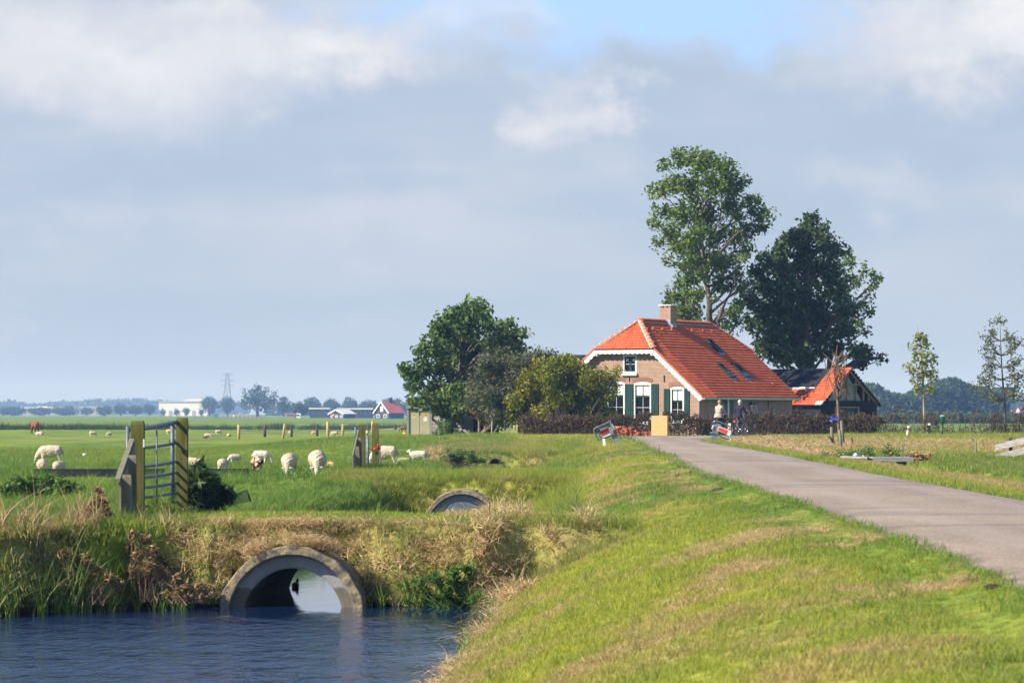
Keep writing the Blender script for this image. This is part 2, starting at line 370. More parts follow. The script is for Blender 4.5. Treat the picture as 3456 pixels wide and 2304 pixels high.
# road: one slightly cambered ribbon, ragged edges
m = newmat('asphalt'); a = pnoise(30, 4, .75); b = pnoise(0.5, 5, .6, sc=(1, .25, 1)); c = pnoise(2.5, 5, .65)
col = MIX(RAMP(b, .3, .7), (.215, .160, .112), (.305, .232, .162)); col = MIX(M('MULTIPLY', RAMP(c, .5, .8), .35), col, (.15, .115, .095)); col = MIX(M('MULTIPLY', RAMP(a, .52, .66), .8), col, (.56, .47, .36)); col = MIX(M('MULTIPLY', RAMP(a, .46, .32), .75), col, (.10, .085, .075))
ac = N('ShaderNodeAttribute'); ac.attribute_name = 'across'; ac = ac.outputs['Fac']; wob = M('MULTIPLY', M('SUBTRACT', b, .5), .25); d1_ = M('ABSOLUTE', M('SUBTRACT', M('ABSOLUTE', M('SUBTRACT', M('ADD', ac, wob), .5)), .22))
col = MIX(M('MULTIPLY', RAMP(d1_, .11, .02), .28), col, (.36, .30, .24)); ed = M('ABSOLUTE', M('SUBTRACT', ac, .5)); col = MIX(M('MULTIPLY', RAMP(M('ADD', ed, M('MULTIPLY', M('SUBTRACT', c, .5), .22)), .40, .50), .7), col, (.12, .092, .06)); pt = pnoise(.30, 2, .4, sc=(.25, 1, 1)); col = MIX(M('MULTIPLY', RAMP(pt, .60, .63), .35), col, (.13, .11, .095))
vor = N('ShaderNodeTexVoronoi'); vor.feature = 'DISTANCE_TO_EDGE'; vor.inputs['Scale'].default_value = .16
mpv = N('ShaderNodeMapping'); mpv.inputs['Scale'].default_value = (1, .5, 1); L(N('ShaderNodeNewGeometry').outputs['Position'], mpv.inputs[0]); L(mpv.outputs[0], vor.inputs[0])
col = MIX(M('MULTIPLY', RAMP(vor.outputs['Distance'], .006, .0), RAMP(b, .5, .65)), col, (.15, .12, .10))
out(bsdf(col, .88, .25, 0, a, .006, .8)); M_ASPH = m
def ribbon(name, ys, fl, fr, z, mat, n=10, camber=.03):
    V = []; AC = []
    for y in ys:
        a = fl(y)+0.26*(vnoise(y, 4, 3.1, 13)-.5)+0.14*(vnoise(y, 0, 1.1, 3)-.5)+.06*(vnoise(y, 0, .35, 5)-.5); b = fr(y)+0.10*(vnoise(y, 9, 1.1, 4)-.5)
        for i in range(n+1):
            t = i/n; AC.append(t); V.append((a+(b-a)*t, y, z+camber*(1-(2*t-1)**2)-(0.045 if i in (0, n) else 0)))
    V = np.array(V); k = n+1; I = np.arange(len(V)).reshape(-1, k)
    return np_mesh(name, V, np.stack([I[:-1,:-1], I[:-1,1:], I[1:,1:], I[1:,:-1]], -1).reshape(-1, 4), mat, smooth=True, attrs={'across': AC})
ys = np.concatenate([np.arange(4, 70, .3), np.arange(70, 168.01, .6)])
road = ribbon('road', ys, lambda y: float(XL(y)), lambda y: float(XR(y)), ROADZ-.012, M_ASPH); tag(road, 'narrow pinkish grey asphalt lane', kind='structure')
V = []
for x in np.arange(4.0, 330, 1.0):
    for t in (0, .25, .5, .75, 1): V.append((x, 165.6+5.2*t+.1*(vnoise(x, t*7, 1.3, 8)-.5), 1.405-.004+.02*(1-(2*t-1)**2)))
I = np.arange(len(V)).reshape(-1, 5)
sr = np_mesh('side_road', np.array(V), np.stack([I[:-1,:-1], I[1:,:-1], I[1:,1:], I[:-1,1:]], -1).reshape(-1, 4), M_ASPH, smooth=True); tag(sr, 'asphalt side road running past the hedge', kind='structure')

# water
m = newmat('water')
w1 = pnoise(1.0, 3, .55, sc=(3.6, 1.3, 1)); w2 = pnoise(1.0, 4, .6, sc=(11, 4.5, 1)); w3 = pnoise(1.0, 2, .5, sc=(1.1, .5, 1))
hgt = M('ADD', M('ADD', M('MULTIPLY', w1, 1.0), M('MULTIPLY', w2, .42)), M('MULTIPLY', w3, .8))
sp = N('ShaderNodeSeparateXYZ'); L(N('ShaderNodeNewGeometry').outputs['Position'], sp.inputs[0])
xx, yy = sp.outputs[0], sp.outputs[1]
nn = pnoise(.55, 3, .6)
# breeze reaches the open foreground; the lee of the bank, of the verge and the pipe are calm
lee = M('ADD', M('SUBTRACT', 44.4, yy), M('MULTIPLY', M('SUBTRACT', nn, .5), 3.4))
lee2 = M('ADD', M('ADD', M('MULTIPLY', xx, -1.0), M('MULTIPLY', M('SUBTRACT', 44.5, yy), .10)), M('MULTIPLY', M('SUBTRACT', nn, .5), 1.8))
amp = M('MULTIPLY', RAMP(lee, .7, 3.0), RAMP(lee2, .55, 2.4)); amp = M('MAXIMUM', M('ADD', M('MULTIPLY', amp, 1.0), .018), M('MULTIPLY', RAMP(yy, 80, 83), .9))
b = N('ShaderNodeBump'); b.inputs['Distance'].default_value = .20; L(M('MULTIPLY', amp, .9, clamp=True), b.inputs['Strength']); L(hgt, b.inputs['Height'])
p = N('ShaderNodeBsdfPrincipled'); p.inputs['Base Color'].default_value = (.007, .022, .066, 1); p.inputs['Roughness'].default_value = .03; p.inputs['IOR'].default_value = 1.33; L(b.outputs[0], p.inputs['Normal']); out(p.outputs[0]); M_WATER = m  # blue base colour adds painted sky reflection; the water itself is not blue
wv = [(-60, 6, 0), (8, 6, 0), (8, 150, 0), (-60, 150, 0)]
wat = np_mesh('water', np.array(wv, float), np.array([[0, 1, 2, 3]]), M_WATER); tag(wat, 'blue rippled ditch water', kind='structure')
# ------------------------------------------------------------------ grass (stuff): real blades, instanced on points
def blades(n, rad, h, w, bend, seed, flat=0.0, seg=3, hv=0.4):
    """a tuft as numpy verts/quads; every blade is a tapering bent strip"""
    r = np.random.RandomState(seed); V = []; Fc = []; rn = []
    for i in range(n):
        a = r.rand()*6.283; d = rad*math.sqrt(r.rand()); bx, by = d*math.cos(a), d*math.sin(a)
        H = h*(1-hv+2*hv*r.rand()*.8); b = bend*(.3+1.2*r.rand()); q = r.rand()*6.283; tx, ty = math.cos(q), math.sin(q)
        f = r.rand()*6.283; sx, sy = math.cos(f), math.sin(f); ww = w*(.7+.6*r.rand()); base = len(V); z0 = -0.02
        for k in range(seg+1):
            t = k/seg; off = H*b*t*t; z = H*(t-(0.5*b*t*t*min(1, b)))*(1-flat)+H*flat*0.25*math.sin(t*3)+z0
            if flat: off = H*t
            wd = ww*(1-t**1.6)*.5+ww*.06
            V.append((bx+tx*off-sx*wd, by+ty*off-sy*wd, z)); V.append((bx+tx*off+sx*wd, by+ty*off+sy*wd, z+.3*wd))
        for k in range(seg): Fc.append((base+2*k, base+2*k+1, base+2*k+3, base+2*k+2)); rn.append(r.rand())
    return np.array(V), np.array(Fc), np.array(rn)
def source(name, arr, mat):
    V, Fc, rn = arr; o = np_mesh(name, V, Fc, mat, fattrs={'blade': rn}); COL.objects.unlink(o); return o
def grass_mat(name, fn, trans=.38, rough=.5):
    m = newmat(name); A = lambda n: (lambda a: (setattr(a, 'attribute_name', n), setattr(a, 'attribute_type', 'INSTANCER'), a.outputs['Fac'])[-1])(N('ShaderNodeAttribute'))
    bl = N('ShaderNodeAttribute'); bl.attribute_name = 'blade'
    c = fn(A('dry'), A('yel'), bl.outputs['Fac'])
    d = bsdf(c, rough, .22); t = N('ShaderNodeBsdfTranslucent'); L(c, t.inputs[0]); mx = N('ShaderNodeMixShader'); mx.inputs[0].default_value = trans
    L(d, mx.inputs[1]); L(t.outputs[0], mx.inputs[2]); out(mx.outputs[0]); return m
M_GRASS = grass_mat('grass_blades', grass_color)
def straw_color(dry, yel, rnd):
    c = MIX(rnd, (.44, .27, .11), (.84, .64, .36)); return MIX(RAMP(rnd, .86, .88), c, (.13, .16, .03))
M_STRAW = grass_mat('straw_blades', straw_color, .3, .6)
def reed_color(dry, yel, rnd):
    g = MIX(rnd, (.05, .12, .02), (.28, .36, .07)); s = MIX(rnd, (.30, .16, .065), (.68, .50, .27)); return MIX(RAMP(M('ADD', dry, M('MULTIPLY', M('SUBTRACT', rnd, .5), .5)), .4, .6), g, s)
M_REED = grass_mat('reed_blades', reed_color, .35, .5)
def scatter(name, pts, sources, label, mat=None):
    """pts: columns x y z rot scale tilt dry yel"""
    me = bpy.data.meshes.new(name); P = np.asarray(pts, np.float32); me.vertices.add(len(P)); me.vertices.foreach_set('co', np.ascontiguousarray(P[:, :3]).ravel())
    rot = np.zeros((len(P), 3), np.float32); rot[:, 2] = P[:, 3]; rot[:, 0] = P[:, 5]
    a = me.attributes.new('rot', 'FLOAT_VECTOR', 'POINT'); a.data.foreach_set('vector', rot.ravel())
    for nme, col in (('scl', 4), ('dry', 6), ('yel', 7)):
        a = me.attributes.new(nme, 'FLOAT', 'POINT'); a.data.foreach_set('value', np.ascontiguousarray(P[:, col]))
    o = link(bpy.data.objects.new(name, me)); tag(o, label, kind='stuff')
    g = bpy.data.node_groups.new(name, 'GeometryNodeTree'); g.interface.new_socket('Geometry', in_out='INPUT', socket_type='NodeSocketGeometry'); g.interface.new_socket('Geometry', in_out='OUTPUT', socket_type='NodeSocketGeometry')
    def G(t): return g.nodes.new(t)
    def lk(x, y): g.links.new(x, y)
    gi, go = G('NodeGroupInput'), G('NodeGroupOutput'); join = G('GeometryNodeJoinGeometry')
    for s in reversed(sources):
        oi = G('GeometryNodeObjectInfo'); oi.inputs['Object'].default_value = s; oi.inputs['As Instance'].default_value = True; lk(oi.outputs['Geometry'], join.inputs[0])
    ip = G('GeometryNodeInstanceOnPoints'); ip.inputs['Pick Instance'].default_value = True; lk(gi.outputs[0], ip.inputs['Points']); lk(join.outputs[0], ip.inputs['Instance'])
    rv = G('FunctionNodeRandomValue'); rv.data_type = 'INT'; rv.inputs[4].default_value = 0; rv.inputs[5].default_value = len(sources)-1; lk(rv.outputs[2], ip.inputs['Instance Index'])
    na = G('GeometryNodeInputNamedAttribute'); na.data_type = 'FLOAT_VECTOR'; na.inputs[0].default_value = 'rot'; e2r = G('FunctionNodeEulerToRotation'); lk(na.outputs[0], e2r.inputs[0]); lk(e2r.outputs[0], ip.inputs['Rotation'])
    nb_ = G('GeometryNodeInputNamedAttribute'); nb_.data_type = 'FLOAT'; nb_.inputs[0].default_value = 'scl'; lk(nb_.outputs[0], ip.inputs['Scale'])
    lk(ip.outputs[0], go.inputs[0]); md = o.modifiers.new('scatter', 'NODES'); md.node_group = g; return o
def sample(dens, y0, y1, step, xlo, xhi, seed):
    """world-space random points, density per square metre falling with distance"""
    r = np.random.RandomState(seed); o = []
    y = y0
    while y < y1:
        s = min(step*(1+y/40), y1-y); a, b = xlo(y), xhi(y); n = r.poisson(max(0, dens(y)*s*(b-a)))
        if n: o.append(np.stack([a+(b-a)*r.rand(n), y+s*r.rand(n)], 1))
        y += s
    P = np.concatenate(o); return P[:, 0], P[:, 1], r
lo = lambda y: -.155*y-3.0
hi = lambda y: .155*y+4.0
g_src = [source('grass_tuft_source', blades(26, .13, .085, .0075, .7, s), M_GRASS) for s in range(5)]
X, Y, r = sample(lambda y: min(190, 190*(30/y)**2.0) if y < 60 else 43*(60/y)**1.9, 11, 175, .6, lo, hi, 5)
Z = terrain(X, Y); keep = (Z > .03) & ~in_pipe(X, Y, Z, 1.0) & ~((X > XL(Y)+.03+.12*(r.rand(len(X))-.3)) & (X < XR(Y)-.03)) & ~((Y > 165.2) & (X > 3.5) & (Y < 171.2)) & (Y < 175)
X, Y, Z = X[keep], Y[keep], Z[keep]; dry, yel = fields(X, Y); patch = fbm(X, Y, 2.2, 91)
sc = (.55+.9*patch)*(.75+.5*r.rand(len(X)))*(1+np.clip(Y-34, 0, 200)/62)
verge = (X > XW(Y)-.3) & (X < XL(Y)); sc *= np.where(verge, .62, 1.0)*np.where(verge & (XL(Y)-X < .5), .55, 1); pasture = (X < XW(Y)) & (Y > 57); sc *= np.where((X < XW(Y)) & (Y > 45.6) & (Y < 56), .7, 1.0); sc *= np.where(pasture, np.where(X < np.where(Y > 100, -2.9, -4.5), .55, .85), 1)*np.where((X < -4.4) & (Y > 82) & (Y < 98), .6, 1)
sc *= np.where((X < XD(Y)) & (Y < 50), 1.5, 1.0); sc *= np.where((X > XR(Y)) & (X < XR(Y)+3.5), .6, 1.0)
scatter('verge_grass', np.stack([X, Y, Z, r.rand(len(X))*6.28, sc, .25*(r.rand(len(X))-.5), np.clip(dry+.25*(r.rand(len(X))-.5)*(dry > .08), 0, 1), np.clip(yel+.3*(r.rand(len(X))-.5), 0, 1)], 1), g_src, 'short green and yellowish grass of the verge and pasture')
N_GRASS = len(X)
# long matted straw and rough grass on the bank faces
s_src = [source('straw_tuft_source', blades(26, .16, .24, .008, 1.5, 40+s, flat=.55, seg=4), M_STRAW) for s in range(4)]
X, Y, r = sample(lambda y: min(170, 170*(46/y)**1.5), 22, 160, .4, lambda y: lo(y) if y < 60 else -6, lambda y: 4.6 if y < 100 else .155*y, 15)
Z = terrain(X, Y); dry, yel = fields(X, Y); keep = (Z > .02) & ~in_pipe(X, Y, Z, 1.0) & (dry > .36+.45*r.rand(len(X))) & ~((X > XL(Y)-.1) & (X < XR(Y)+.1)); keep &= ~((X > XW(Y)+1.2) & (X < XL(Y)) & (r.rand(len(X)) < .5) & (Y > 46))
keep &= ~((X > XW(Y)+.2) & (X < XL(Y)) & (Y < 46) & (r.rand(len(X)) < .45))
X, Y, Z, dry, yel = X[keep], Y[keep], Z[keep], dry[keep], yel[keep]
ra = r.rand(420)*math.pi*.86+.22; rr_ = np.where(vnoise(ra, ra*0, .35, 5) > .62, .957*(1.0+.16*r.rand(420)), 0); ex = np.stack([-2.888+rr_*np.cos(ra), 44.62+.02+.35*r.rand(420), -.143+rr_*np.sin(ra), r.rand(420)*6.28, .45+.4*r.rand(420), .6*(r.rand(420)-.5), .7+0*ra, .5+0*ra], 1); ex = ex[ex[:, 2] > .12]
scatter('bank_straw', np.concatenate([ex, np.stack([X, Y, Z+.01, r.rand(len(X))*6.28, np.where((X > XW(Y)+.2) & (X < XL(Y)), .42, 1.0)*(.6+.6*r.rand(len(X)))*(1+np.clip(Y-46, 0, 200)/90), .5*(r.rand(len(X))-.5), dry, yel], 1)]), s_src, 'dead tan mown straw lying on the banks')
N_STRAW = len(X)
X, Y, r = sample(lambda y: 190, 43.4, 49.8, .4, lambda y: -4.6, lambda y: 2.2, 16); Z = terrain(X, Y); yf = YF(X); pn = fbm(X*1.3, Z*2+7, .55, 21); keep = (Z > .05) & (Z < np.where(X > -.9, 1.26, 1.0)) & ~in_pipe(X, Y, Z, 1.02) & (Y > yf-.2-1.0*(X > -.4)) & (X < XW(Y)+2.2) & ((Y < 46.4) | ((X > -1.0) & (X < 1.9))) & (pn > .50+.18*ss(.75, 1.0, Z)*(X < -.9))
X, Y, Z = X[keep], Y[keep], Z[keep]; scatter('bank_thatch', np.stack([X, Y-.04, Z+.02, r.rand(len(X))*6.28, .55+.75*r.rand(len(X)), .7+.5*(r.rand(len(X))-.5), .8+0*X, .5+0*X], 1), s_src, 'matted straw hanging over the bank face beside the near culvert')
l_src = [source('rough_grass_source', blades(24, .11, .34, .010, .8, 60+s, seg=4), M_GRASS) for s in range(4)]
X, Y, r = sample(lambda y: 40*(46/y), 30, 118, .5, lambda y: -9 if y < 60 else lo(y), lambda y: 1.7, 25)
Z = terrain(X, Y); yf = YF(X); p = fbm(X, Y, 1.0, 33)
c1 = (Y < 46.8) & (Y > yf-.1) & (Z > .04) & (Z < 1.04); c2 = (X < XD(Y)-.5) & (Y > 52) & (p > .60); c3 = (Y > 51) & (Z < .8) & (X > XD(Y)-1.2); c4 = (X < -5.0) & (Y < 57) & (p > .5)
keep = ((c1 & (p > .36)) | (c2 & (r.rand(len(X)) < .5)) | c3 | c4) & (Z > .03) & ~in_pipe(X, Y, Z, 1.03); X, Y, Z = X[keep], Y[keep], Z[keep]; dry, yel = fields(X, Y)
scatter('rough_grass', np.stack([X, Y, Z, r.rand(len(X))*6.28, (.45+.5*r.rand(len(X)))*(1+np.clip(Y-50, 0, 100)/160), .3*(r.rand(len(X))-.5), dry*.55, yel*.6], 1), l_src, 'longer rough green grass on the ditch banks')
X, Y, r = sample(lambda y: 150 if y < 90 else 60, 79.6, 90, .5, lambda y: -4.6, lambda y: 1.6, 28); X2, Y2, r2 = sample(lambda y: 45, 120, 150, .5, lambda y: -2.7, lambda y: 3.0, 29); X = np.concatenate([X, X2]); Y = np.concatenate([Y, Y2]); Z = terrain(X, Y); keep = (Z > .04) & ~in_pipe(X, Y, Z, 1.03); X, Y, Z = X[keep], Y[keep], Z[keep]; dry, yel = fields(X, Y); n_ = fbm(X, Y*2+Z, .8, 14)
scatter('bank_grass', np.stack([X, Y, Z, r.rand(len(X))*6.28, (.35+.6*r.rand(len(X)))*np.where(Y > 100, 1.1, .8), .3*(r.rand(len(X))-.5), np.clip(dry*.7+.9*(n_-.55), 0, 1), np.clip(yel*.6+.7*(fbm(X, Y, 1.2, 31)-.45), 0, 1)], 1), l_src, 'rough green and straw coloured grass on the further crossings')
# reeds and tall withered stalks on the left bank, and along the water
t_src = [source('reed_source', blades(12, .10, .75, .016, .55, 80+s, seg=5), M_REED) for s in range(4)]
X, Y, r = sample(lambda y: 3.2*(34/y)**1.2, 20, 130, .8, lambda y: max(-1, lo(y)), lambda y: 3.6, 27); Z = terrain(X, Y); keep = (X > XW(Y)+.2) & (X < XL(Y)-.15) & (Z > .1); X, Y, Z = X[keep], Y[keep], Z[keep]; dry, yel = fields(X, Y)
scatter('verge_weeds', np.stack([X, Y, Z, r.rand(len(X))*6.28, .22+.28*r.rand(len(X)), .3*(r.rand(len(X))-.5), dry*.8, np.clip(yel*.6*(r.rand(len(X)) < .6), 0, 1)], 1), l_src, 'taller grass tufts and weeds dotted over the mown verge')
X, Y, r = sample(lambda y: 22, 36, 47.5, .5, lambda y: -8.2, lambda y: -.1, 35)
Z = terrain(X, Y); yf = YF(X); d = Y-yf; left = (X < -4.15)
k1 = left & (d > -.25) & (d < 2.2-np.clip(X+6.2, 0, 2)*.35) & (r.rand(len(X)) < .75); k2 = (X > -1.9) & (X < -.35) & (d > -.12) & (d < .5) & (r.rand(len(X)) < .75); k3 = (X > -2.0+.55) & False
keep = k1 | k2; X, Y, Z, d = X[keep], Y[keep], np.maximum(Z[keep], -.05), d[keep]
dryv = np.where(X < -4, np.clip(.02+.75*ss(.25, 1.0, d)+.3*(fbm(X, Y, .6, 7)-.45)+.2*ss(-5.6, -5.2, X), 0, 1), .15)
scatter('bank_reeds', np.stack([X, Y, Z, r.rand(len(X))*6.28, np.where(X < -4, (.55+.45*r.rand(len(X)))*(1-.45*ss(-5.55, -5.3, X))*(1-.45*ss(.9, 1.5, d))*(1+.35*(X < -5.3)*(d < .45)), .42+.35*r.rand(len(X))), .35*(r.rand(len(X))-.5), dryv, dryv], 1), t_src, 'green reeds and withered stalks standing on the bank by the water')
X = np.concatenate([XW(np.linspace(30, 44, 46))+.12*(RS.rand(46)-.3)]); Y = np.linspace(30, 44, 46); X, Y = X[18:], Y[18:]; k = RS.rand(len(X)) < .8; X, Y = X[k], Y[k]; Z = np.full(len(X), -.03)
scatter('waterside_sedge', np.stack([X, Y, Z, RS.rand(len(X))*6.28, .25+.3*RS.rand(len(X)), .3*(RS.rand(len(X))-.5), .1+.4*RS.rand(len(X)), Z*0], 1), t_src, 'thin sedge stems rising from the edge of the water')
def far_reed_color(dry, yel, rnd): return MIX(rnd, (.020, .045, .014), (.060, .095, .026))
M_FREED = grass_mat('far_reed_blades', far_reed_color, .2)
# a belt of reeds across the far pasture
X, Y, r = sample(lambda y: .55, 372, 420, 3, lambda y: -72, lambda y: -4, 45); Z = np.full(len(X), .5)
far_src = [source('far_reed_source', blades(40, .9, 1.25, .09, .4, 90+s, seg=3), M_FREED) for s in range(3)]
dk = fbm(X, Y, 14, 66); k = r.rand(len(X)) < .25+.9*dk; X, Y, Z = X[k], Y[k], Z[k]
scatter('reed_belt', np.stack([X, Y, Z, r.rand(len(X))*6.28, .22+.62*r.rand(len(X))*fbm(X, Y, 7, 12)*fbm(X, Y, 22, 18)*2.2, 0*X, .10+.25*r.rand(len(X)), 0*X], 1), far_src, 'dark green belt of reeds across the far pasture')
# ------------------------------------------------------------------ materials for buildings
def brick_mat(name, ax, c1, c2, mortar):
    m = newmat(name); s = N('ShaderNodeSeparateXYZ'); L(N('ShaderNodeTexCoord').outputs['Object'], s.inputs[0]); cb = N('ShaderNodeCombineXYZ')
    L(s.outputs[ax], cb.inputs[0]); L(s.outputs[2], cb.inputs[1])
    b = N('ShaderNodeTexBrick'); b.inputs['Scale'].default_value = 1; b.inputs['Brick Width'].default_value = .21; b.inputs['Row Height'].default_value = .072; b.inputs['Mortar Size'].default_value = .012; b.inputs['Mortar Smooth'].default_value = .2; b.inputs['Bias'].default_value = 0
    b.inputs['Color1'].default_value = (*c1, 1); b.inputs['Color2'].default_value = (*c2, 1); b.inputs['Mortar'].default_value = (*mortar, 1); L(cb.outputs[0], b.inputs[0])
    n = pnoise(1.3, 5, .65); col = MIX(M('MULTIPLY', RAMP(n, .4, .75), .4), b.outputs[0], (.20, .125, .085)); out(bsdf(col, .85, .2, 0, b.outputs['Fac'], -.012, .8)); return m
M_BRICKX = brick_mat('brown_brick_gable', 0, (.385, .205, .125), (.30, .155, .095), (.52, .42, .33)); M_BRICKY = brick_mat('brown_brick_side', 1, (.36, .19, .115), (.28, .14, .09), (.46, .37, .30))
M_ARCH = simple('arch_brick', (.34, .18, .115), (.28, .145, .09), 9, .85); M_TILE = simple('orange_clay_tile', (.50, .100, .040), (.60, .150, .064), 2.2, .75, .08, rnd=.32); M_RIDGE = simple('orange_ridge_tile', (.58, .15, .065), (.68, .24, .12), 3, .75, .08, rnd=.3)
M_WHITE = simple('white_paint', (.80, .79, .74), (.70, .68, .62), 3, .5, .3); M_CREAM = simple('cream_gutter', (.55, .50, .40), (.46, .41, .32), 2, .5); M_MORTAR = simple('pale_mortar', (.62, .56, .48), (.48, .42, .35), 5, .9)
M_GREEN = simple('dark_green_paint', (.010, .040, .034), (.017, .058, .048), 2, .5, .3, sc=(8, 8, .6)); M_LEAD = simple('lead_sheet', (.20, .22, .25), (.30, .32, .36), 3, .45, .5); M_BLACKW = simple('black_tarred_boards', (.012, .012, .013), (.022, .021, .020), 3, .75, .2, sc=(1, 1, 6))
M_FELT = simple('black_roof_felt', (.016, .017, .020), (.028, .029, .033), .8, .85, .15); M_DARK = simple('dark_interior_and_shaded_wall', (.010, .010, .011), (.016, .016, .018), 1, .9, .05); M_IRON = simple('black_iron', (.015, .015, .016), (.03, .03, .03), 6, .5, .4)
M_CURT = simple('white_curtain', (.74, .75, .72), (.60, .62, .60), 1.5, .85, .1, sc=(14, 14, .3))
m = newmat('window_glass'); p = N('ShaderNodeBsdfPrincipled'); p.inputs['Base Color'].default_value = (.012, .014, .018, 1); p.inputs['Roughness'].default_value = .04; p.inputs['IOR'].default_value = 1.5; out(p.outputs[0]); M_GLASS = m
M_GREYW = simple('weathered_grey_boards', (.23, .215, .20), (.36, .34, .31), 2.5, .85, .15, sc=(1, 1, 9), rnd=.35); M_OLDW = simple('old_brown_timber', (.22, .15, .095), (.34, .25, .16), 3, .85, .15, sc=(4, 4, 1)); M_PALEW = simple('pale_boards', (.42, .40, .36), (.30, .285, .26), 2.5, .85, .15, sc=(6, 6, 1))

# ------------------------------------------------------------------ farmhouse: local x across the gable, y along the ridge, z up
HB = R(28.2); HR = Vector((math.sin(HB), math.cos(HB), 0)); HG = Vector((math.cos(HB), -math.sin(HB), 0))
HC = at(2372, 1340, 184); HW, HL = 9.49, 13.19; GZ0 = 1.38
HO = HC-HG*(HW/2); HO.z = GZ0
EZ = 3.40-GZ0; PITCH = R(41.9); TP = math.tan(PITCH); RZ = EZ+HW/2*TP; HIPZ = 6.03-GZ0; HIPX = (RZ-HIPZ)/TP; SET = 1.95
HM = Matrix.Translation(HO) @ Matrix.Rotation(-HB, 4, 'Z'); HMI = HM.inverted()
house = thing('farmhouse', 'brown brick farmhouse with orange tiled half hipped roof and white scalloped bargeboards', 'farmhouse', HO, -HB)
def hray(px, py):                     # sight line in house space
    o = HMI @ Vector((0, 0, EYE)); d = (HMI @ at(px, py, 100))-o; return o, d
def on_gable(px, py, y0=0.30):
    o, d = hray(px, py); t = (y0-o.y)/d.y; q = o+d*t; return q.x, q.z
def on_side(px, py, x0=HW/2-.35):
    o, d = hray(px, py); t = (x0-o.x)/d.x; q = o+d*t; return q.y, q.z
def on_roof(px, py):                  # right-hand slope: z = RZ - x*TP
    o, d = hray(px, py); t = (RZ-TP*o.x-o.z)/(d.z+TP*d.x); q = o+d*t; return q.x, q.y
Z1 = lambda x, y: (1900+x/2.735, 1000+y/2.735)        # zoom helpers (pixels read off enlarged views of the photograph)
Z2 = lambda x, y: (2000+x/5.6, 1260+y/5.6)
Z3 = lambda x, y: (1740+x/5.6, 1200+y/5.6)
GY0 = 0.30; WALLX = HW/2-.35
# openings of the gable: (x0, x1, z0, z1)
def rect(a, b, zb=None):
    x0, z1 = on_gable(*a); x1, z0 = on_gable(*b); return [x0, x1, z0 if zb is None else zb, z1]
sill = .62
wB = rect(Z2(775, 190), Z2(1105, 700), sill); wC = rect(Z2(1465, 278), Z2(1725, 700), sill+.05); wA = rect(Z2(270, 180), Z2(605, 700), sill); wU = rect(Z1(553, 541), Z1(680, 708)); wD = rect(Z3(1030, 555), Z3(1350, 780), sill+.05)
def arch(w, rise=.10, n=6):
    x0, x1, z0, z1 = w; return [(x0, z0), (x1, z0)]+[(x1+(x0-x1)*i/n, z1+rise*(1-(2*i/n-1)**2)) for i in range(n+1)]
holes = [arch(wB), arch(wC), arch(wA), [(wU[0], wU[2]), (wU[1], wU[2]), (wU[1], wU[3]), (wU[0], wU[3])], arch(wD)]
zt = RZ-TP*(WALLX)-.05
outer = [(-WALLX, -.1), (WALLX, -.1), (WALLX, RZ-TP*WALLX-.08), (HIPX+.0, HIPZ-.06), (-HIPX, HIPZ-.06), (-WALLX, RZ-TP*WALLX-.08)]
b = MB().sheet(outer, holes, lambda x, z, d=0: Vector((x, GY0+d, z)), .13); gable = b.build('gable_wall', M_BRICKX, house, fix=False)
# soldier arches above the tall windows, tie irons
for w in (wB, wC, wA):
    b = MB(); n = 13; x0, x1, z1 = w[0]-.10, w[1]+.10, w[3]
    for i in range(n):
        t = (i+.5)/n; x = x0+(x1-x0)*t; r = .09*(1-(2*t-1)**2); a = (t-.5)*.55
        b.box((x, GY0-.004, z1+.16+r), (.075, .03, .21), Matrix.Rotation(a, 3, 'Y'))
    b.build('arch_bricks', M_ARCH, gable)
for q in (Z1(613, 755), Z1(935, 757)):
    x, z = on_gable(*q); MB().box((x, GY0-.03, z), (.035, .04, .36)).build('tie_iron', M_IRON, gable)
b = MB(); b.add([Vector((WALLX, GY0, -.1)), Vector((WALLX, HL-.3, -.1)), Vector((WALLX, HL-.3, EZ+.12)), Vector((WALLX, GY0, EZ+.12))], [(0, 1, 2, 3)]); b.build('side_wall', M_BRICKY, house, fix=False)
b = MB(); b.add([Vector((-WALLX, GY0, -.1)), Vector((-WALLX, HL-.3, -.1)), Vector((-WALLX, HL-.3, EZ+.12)), Vector((-WALLX, GY0, EZ+.12))], [(3, 2, 1, 0)]); b.build('side_wall', M_BRICKY, house, fix=False)
b = MB().add([Vector((x, HL-.3, z)) for x, z in outer], [tuple(range(6))[::-1]]); b.build('rear_wall', M_BRICKX, house, fix=False)
MB().box((0, HL/2, EZ-.9), (WALLX*2-.5, HL-1.6, .05)).build('floor_slab', M_DARK, house)
def frame_bar(b, w, y, t, dpt, bottom=True, top_arch=0):
    x0, x1, z0, z1 = w
    b.box((x0+t/2, y, (z0+z1)/2), (t, dpt, z1-z0)); b.box((x1-t/2, y, (z0+z1)/2), (t, dpt, z1-z0)); b.box(((x0+x1)/2, y, z1-t/2+.002), (x1-x0-2*t, dpt, t))
    if bottom: b.box(((x0+x1)/2, y, z0+t/2), (x1-x0-2*t, dpt, t))
    if top_arch:
        n = 8; pl = [(x0, z1+.002), (x1, z1+.002)]+[(x1+(x0-x1)*i/n, z1+.002+top_arch*(1-(2*i/n-1)**2)) for i in range(1, n)]
        b.prism(pl, lambda x, z, d: Vector((x, y-dpt/2+d, z)), dpt)
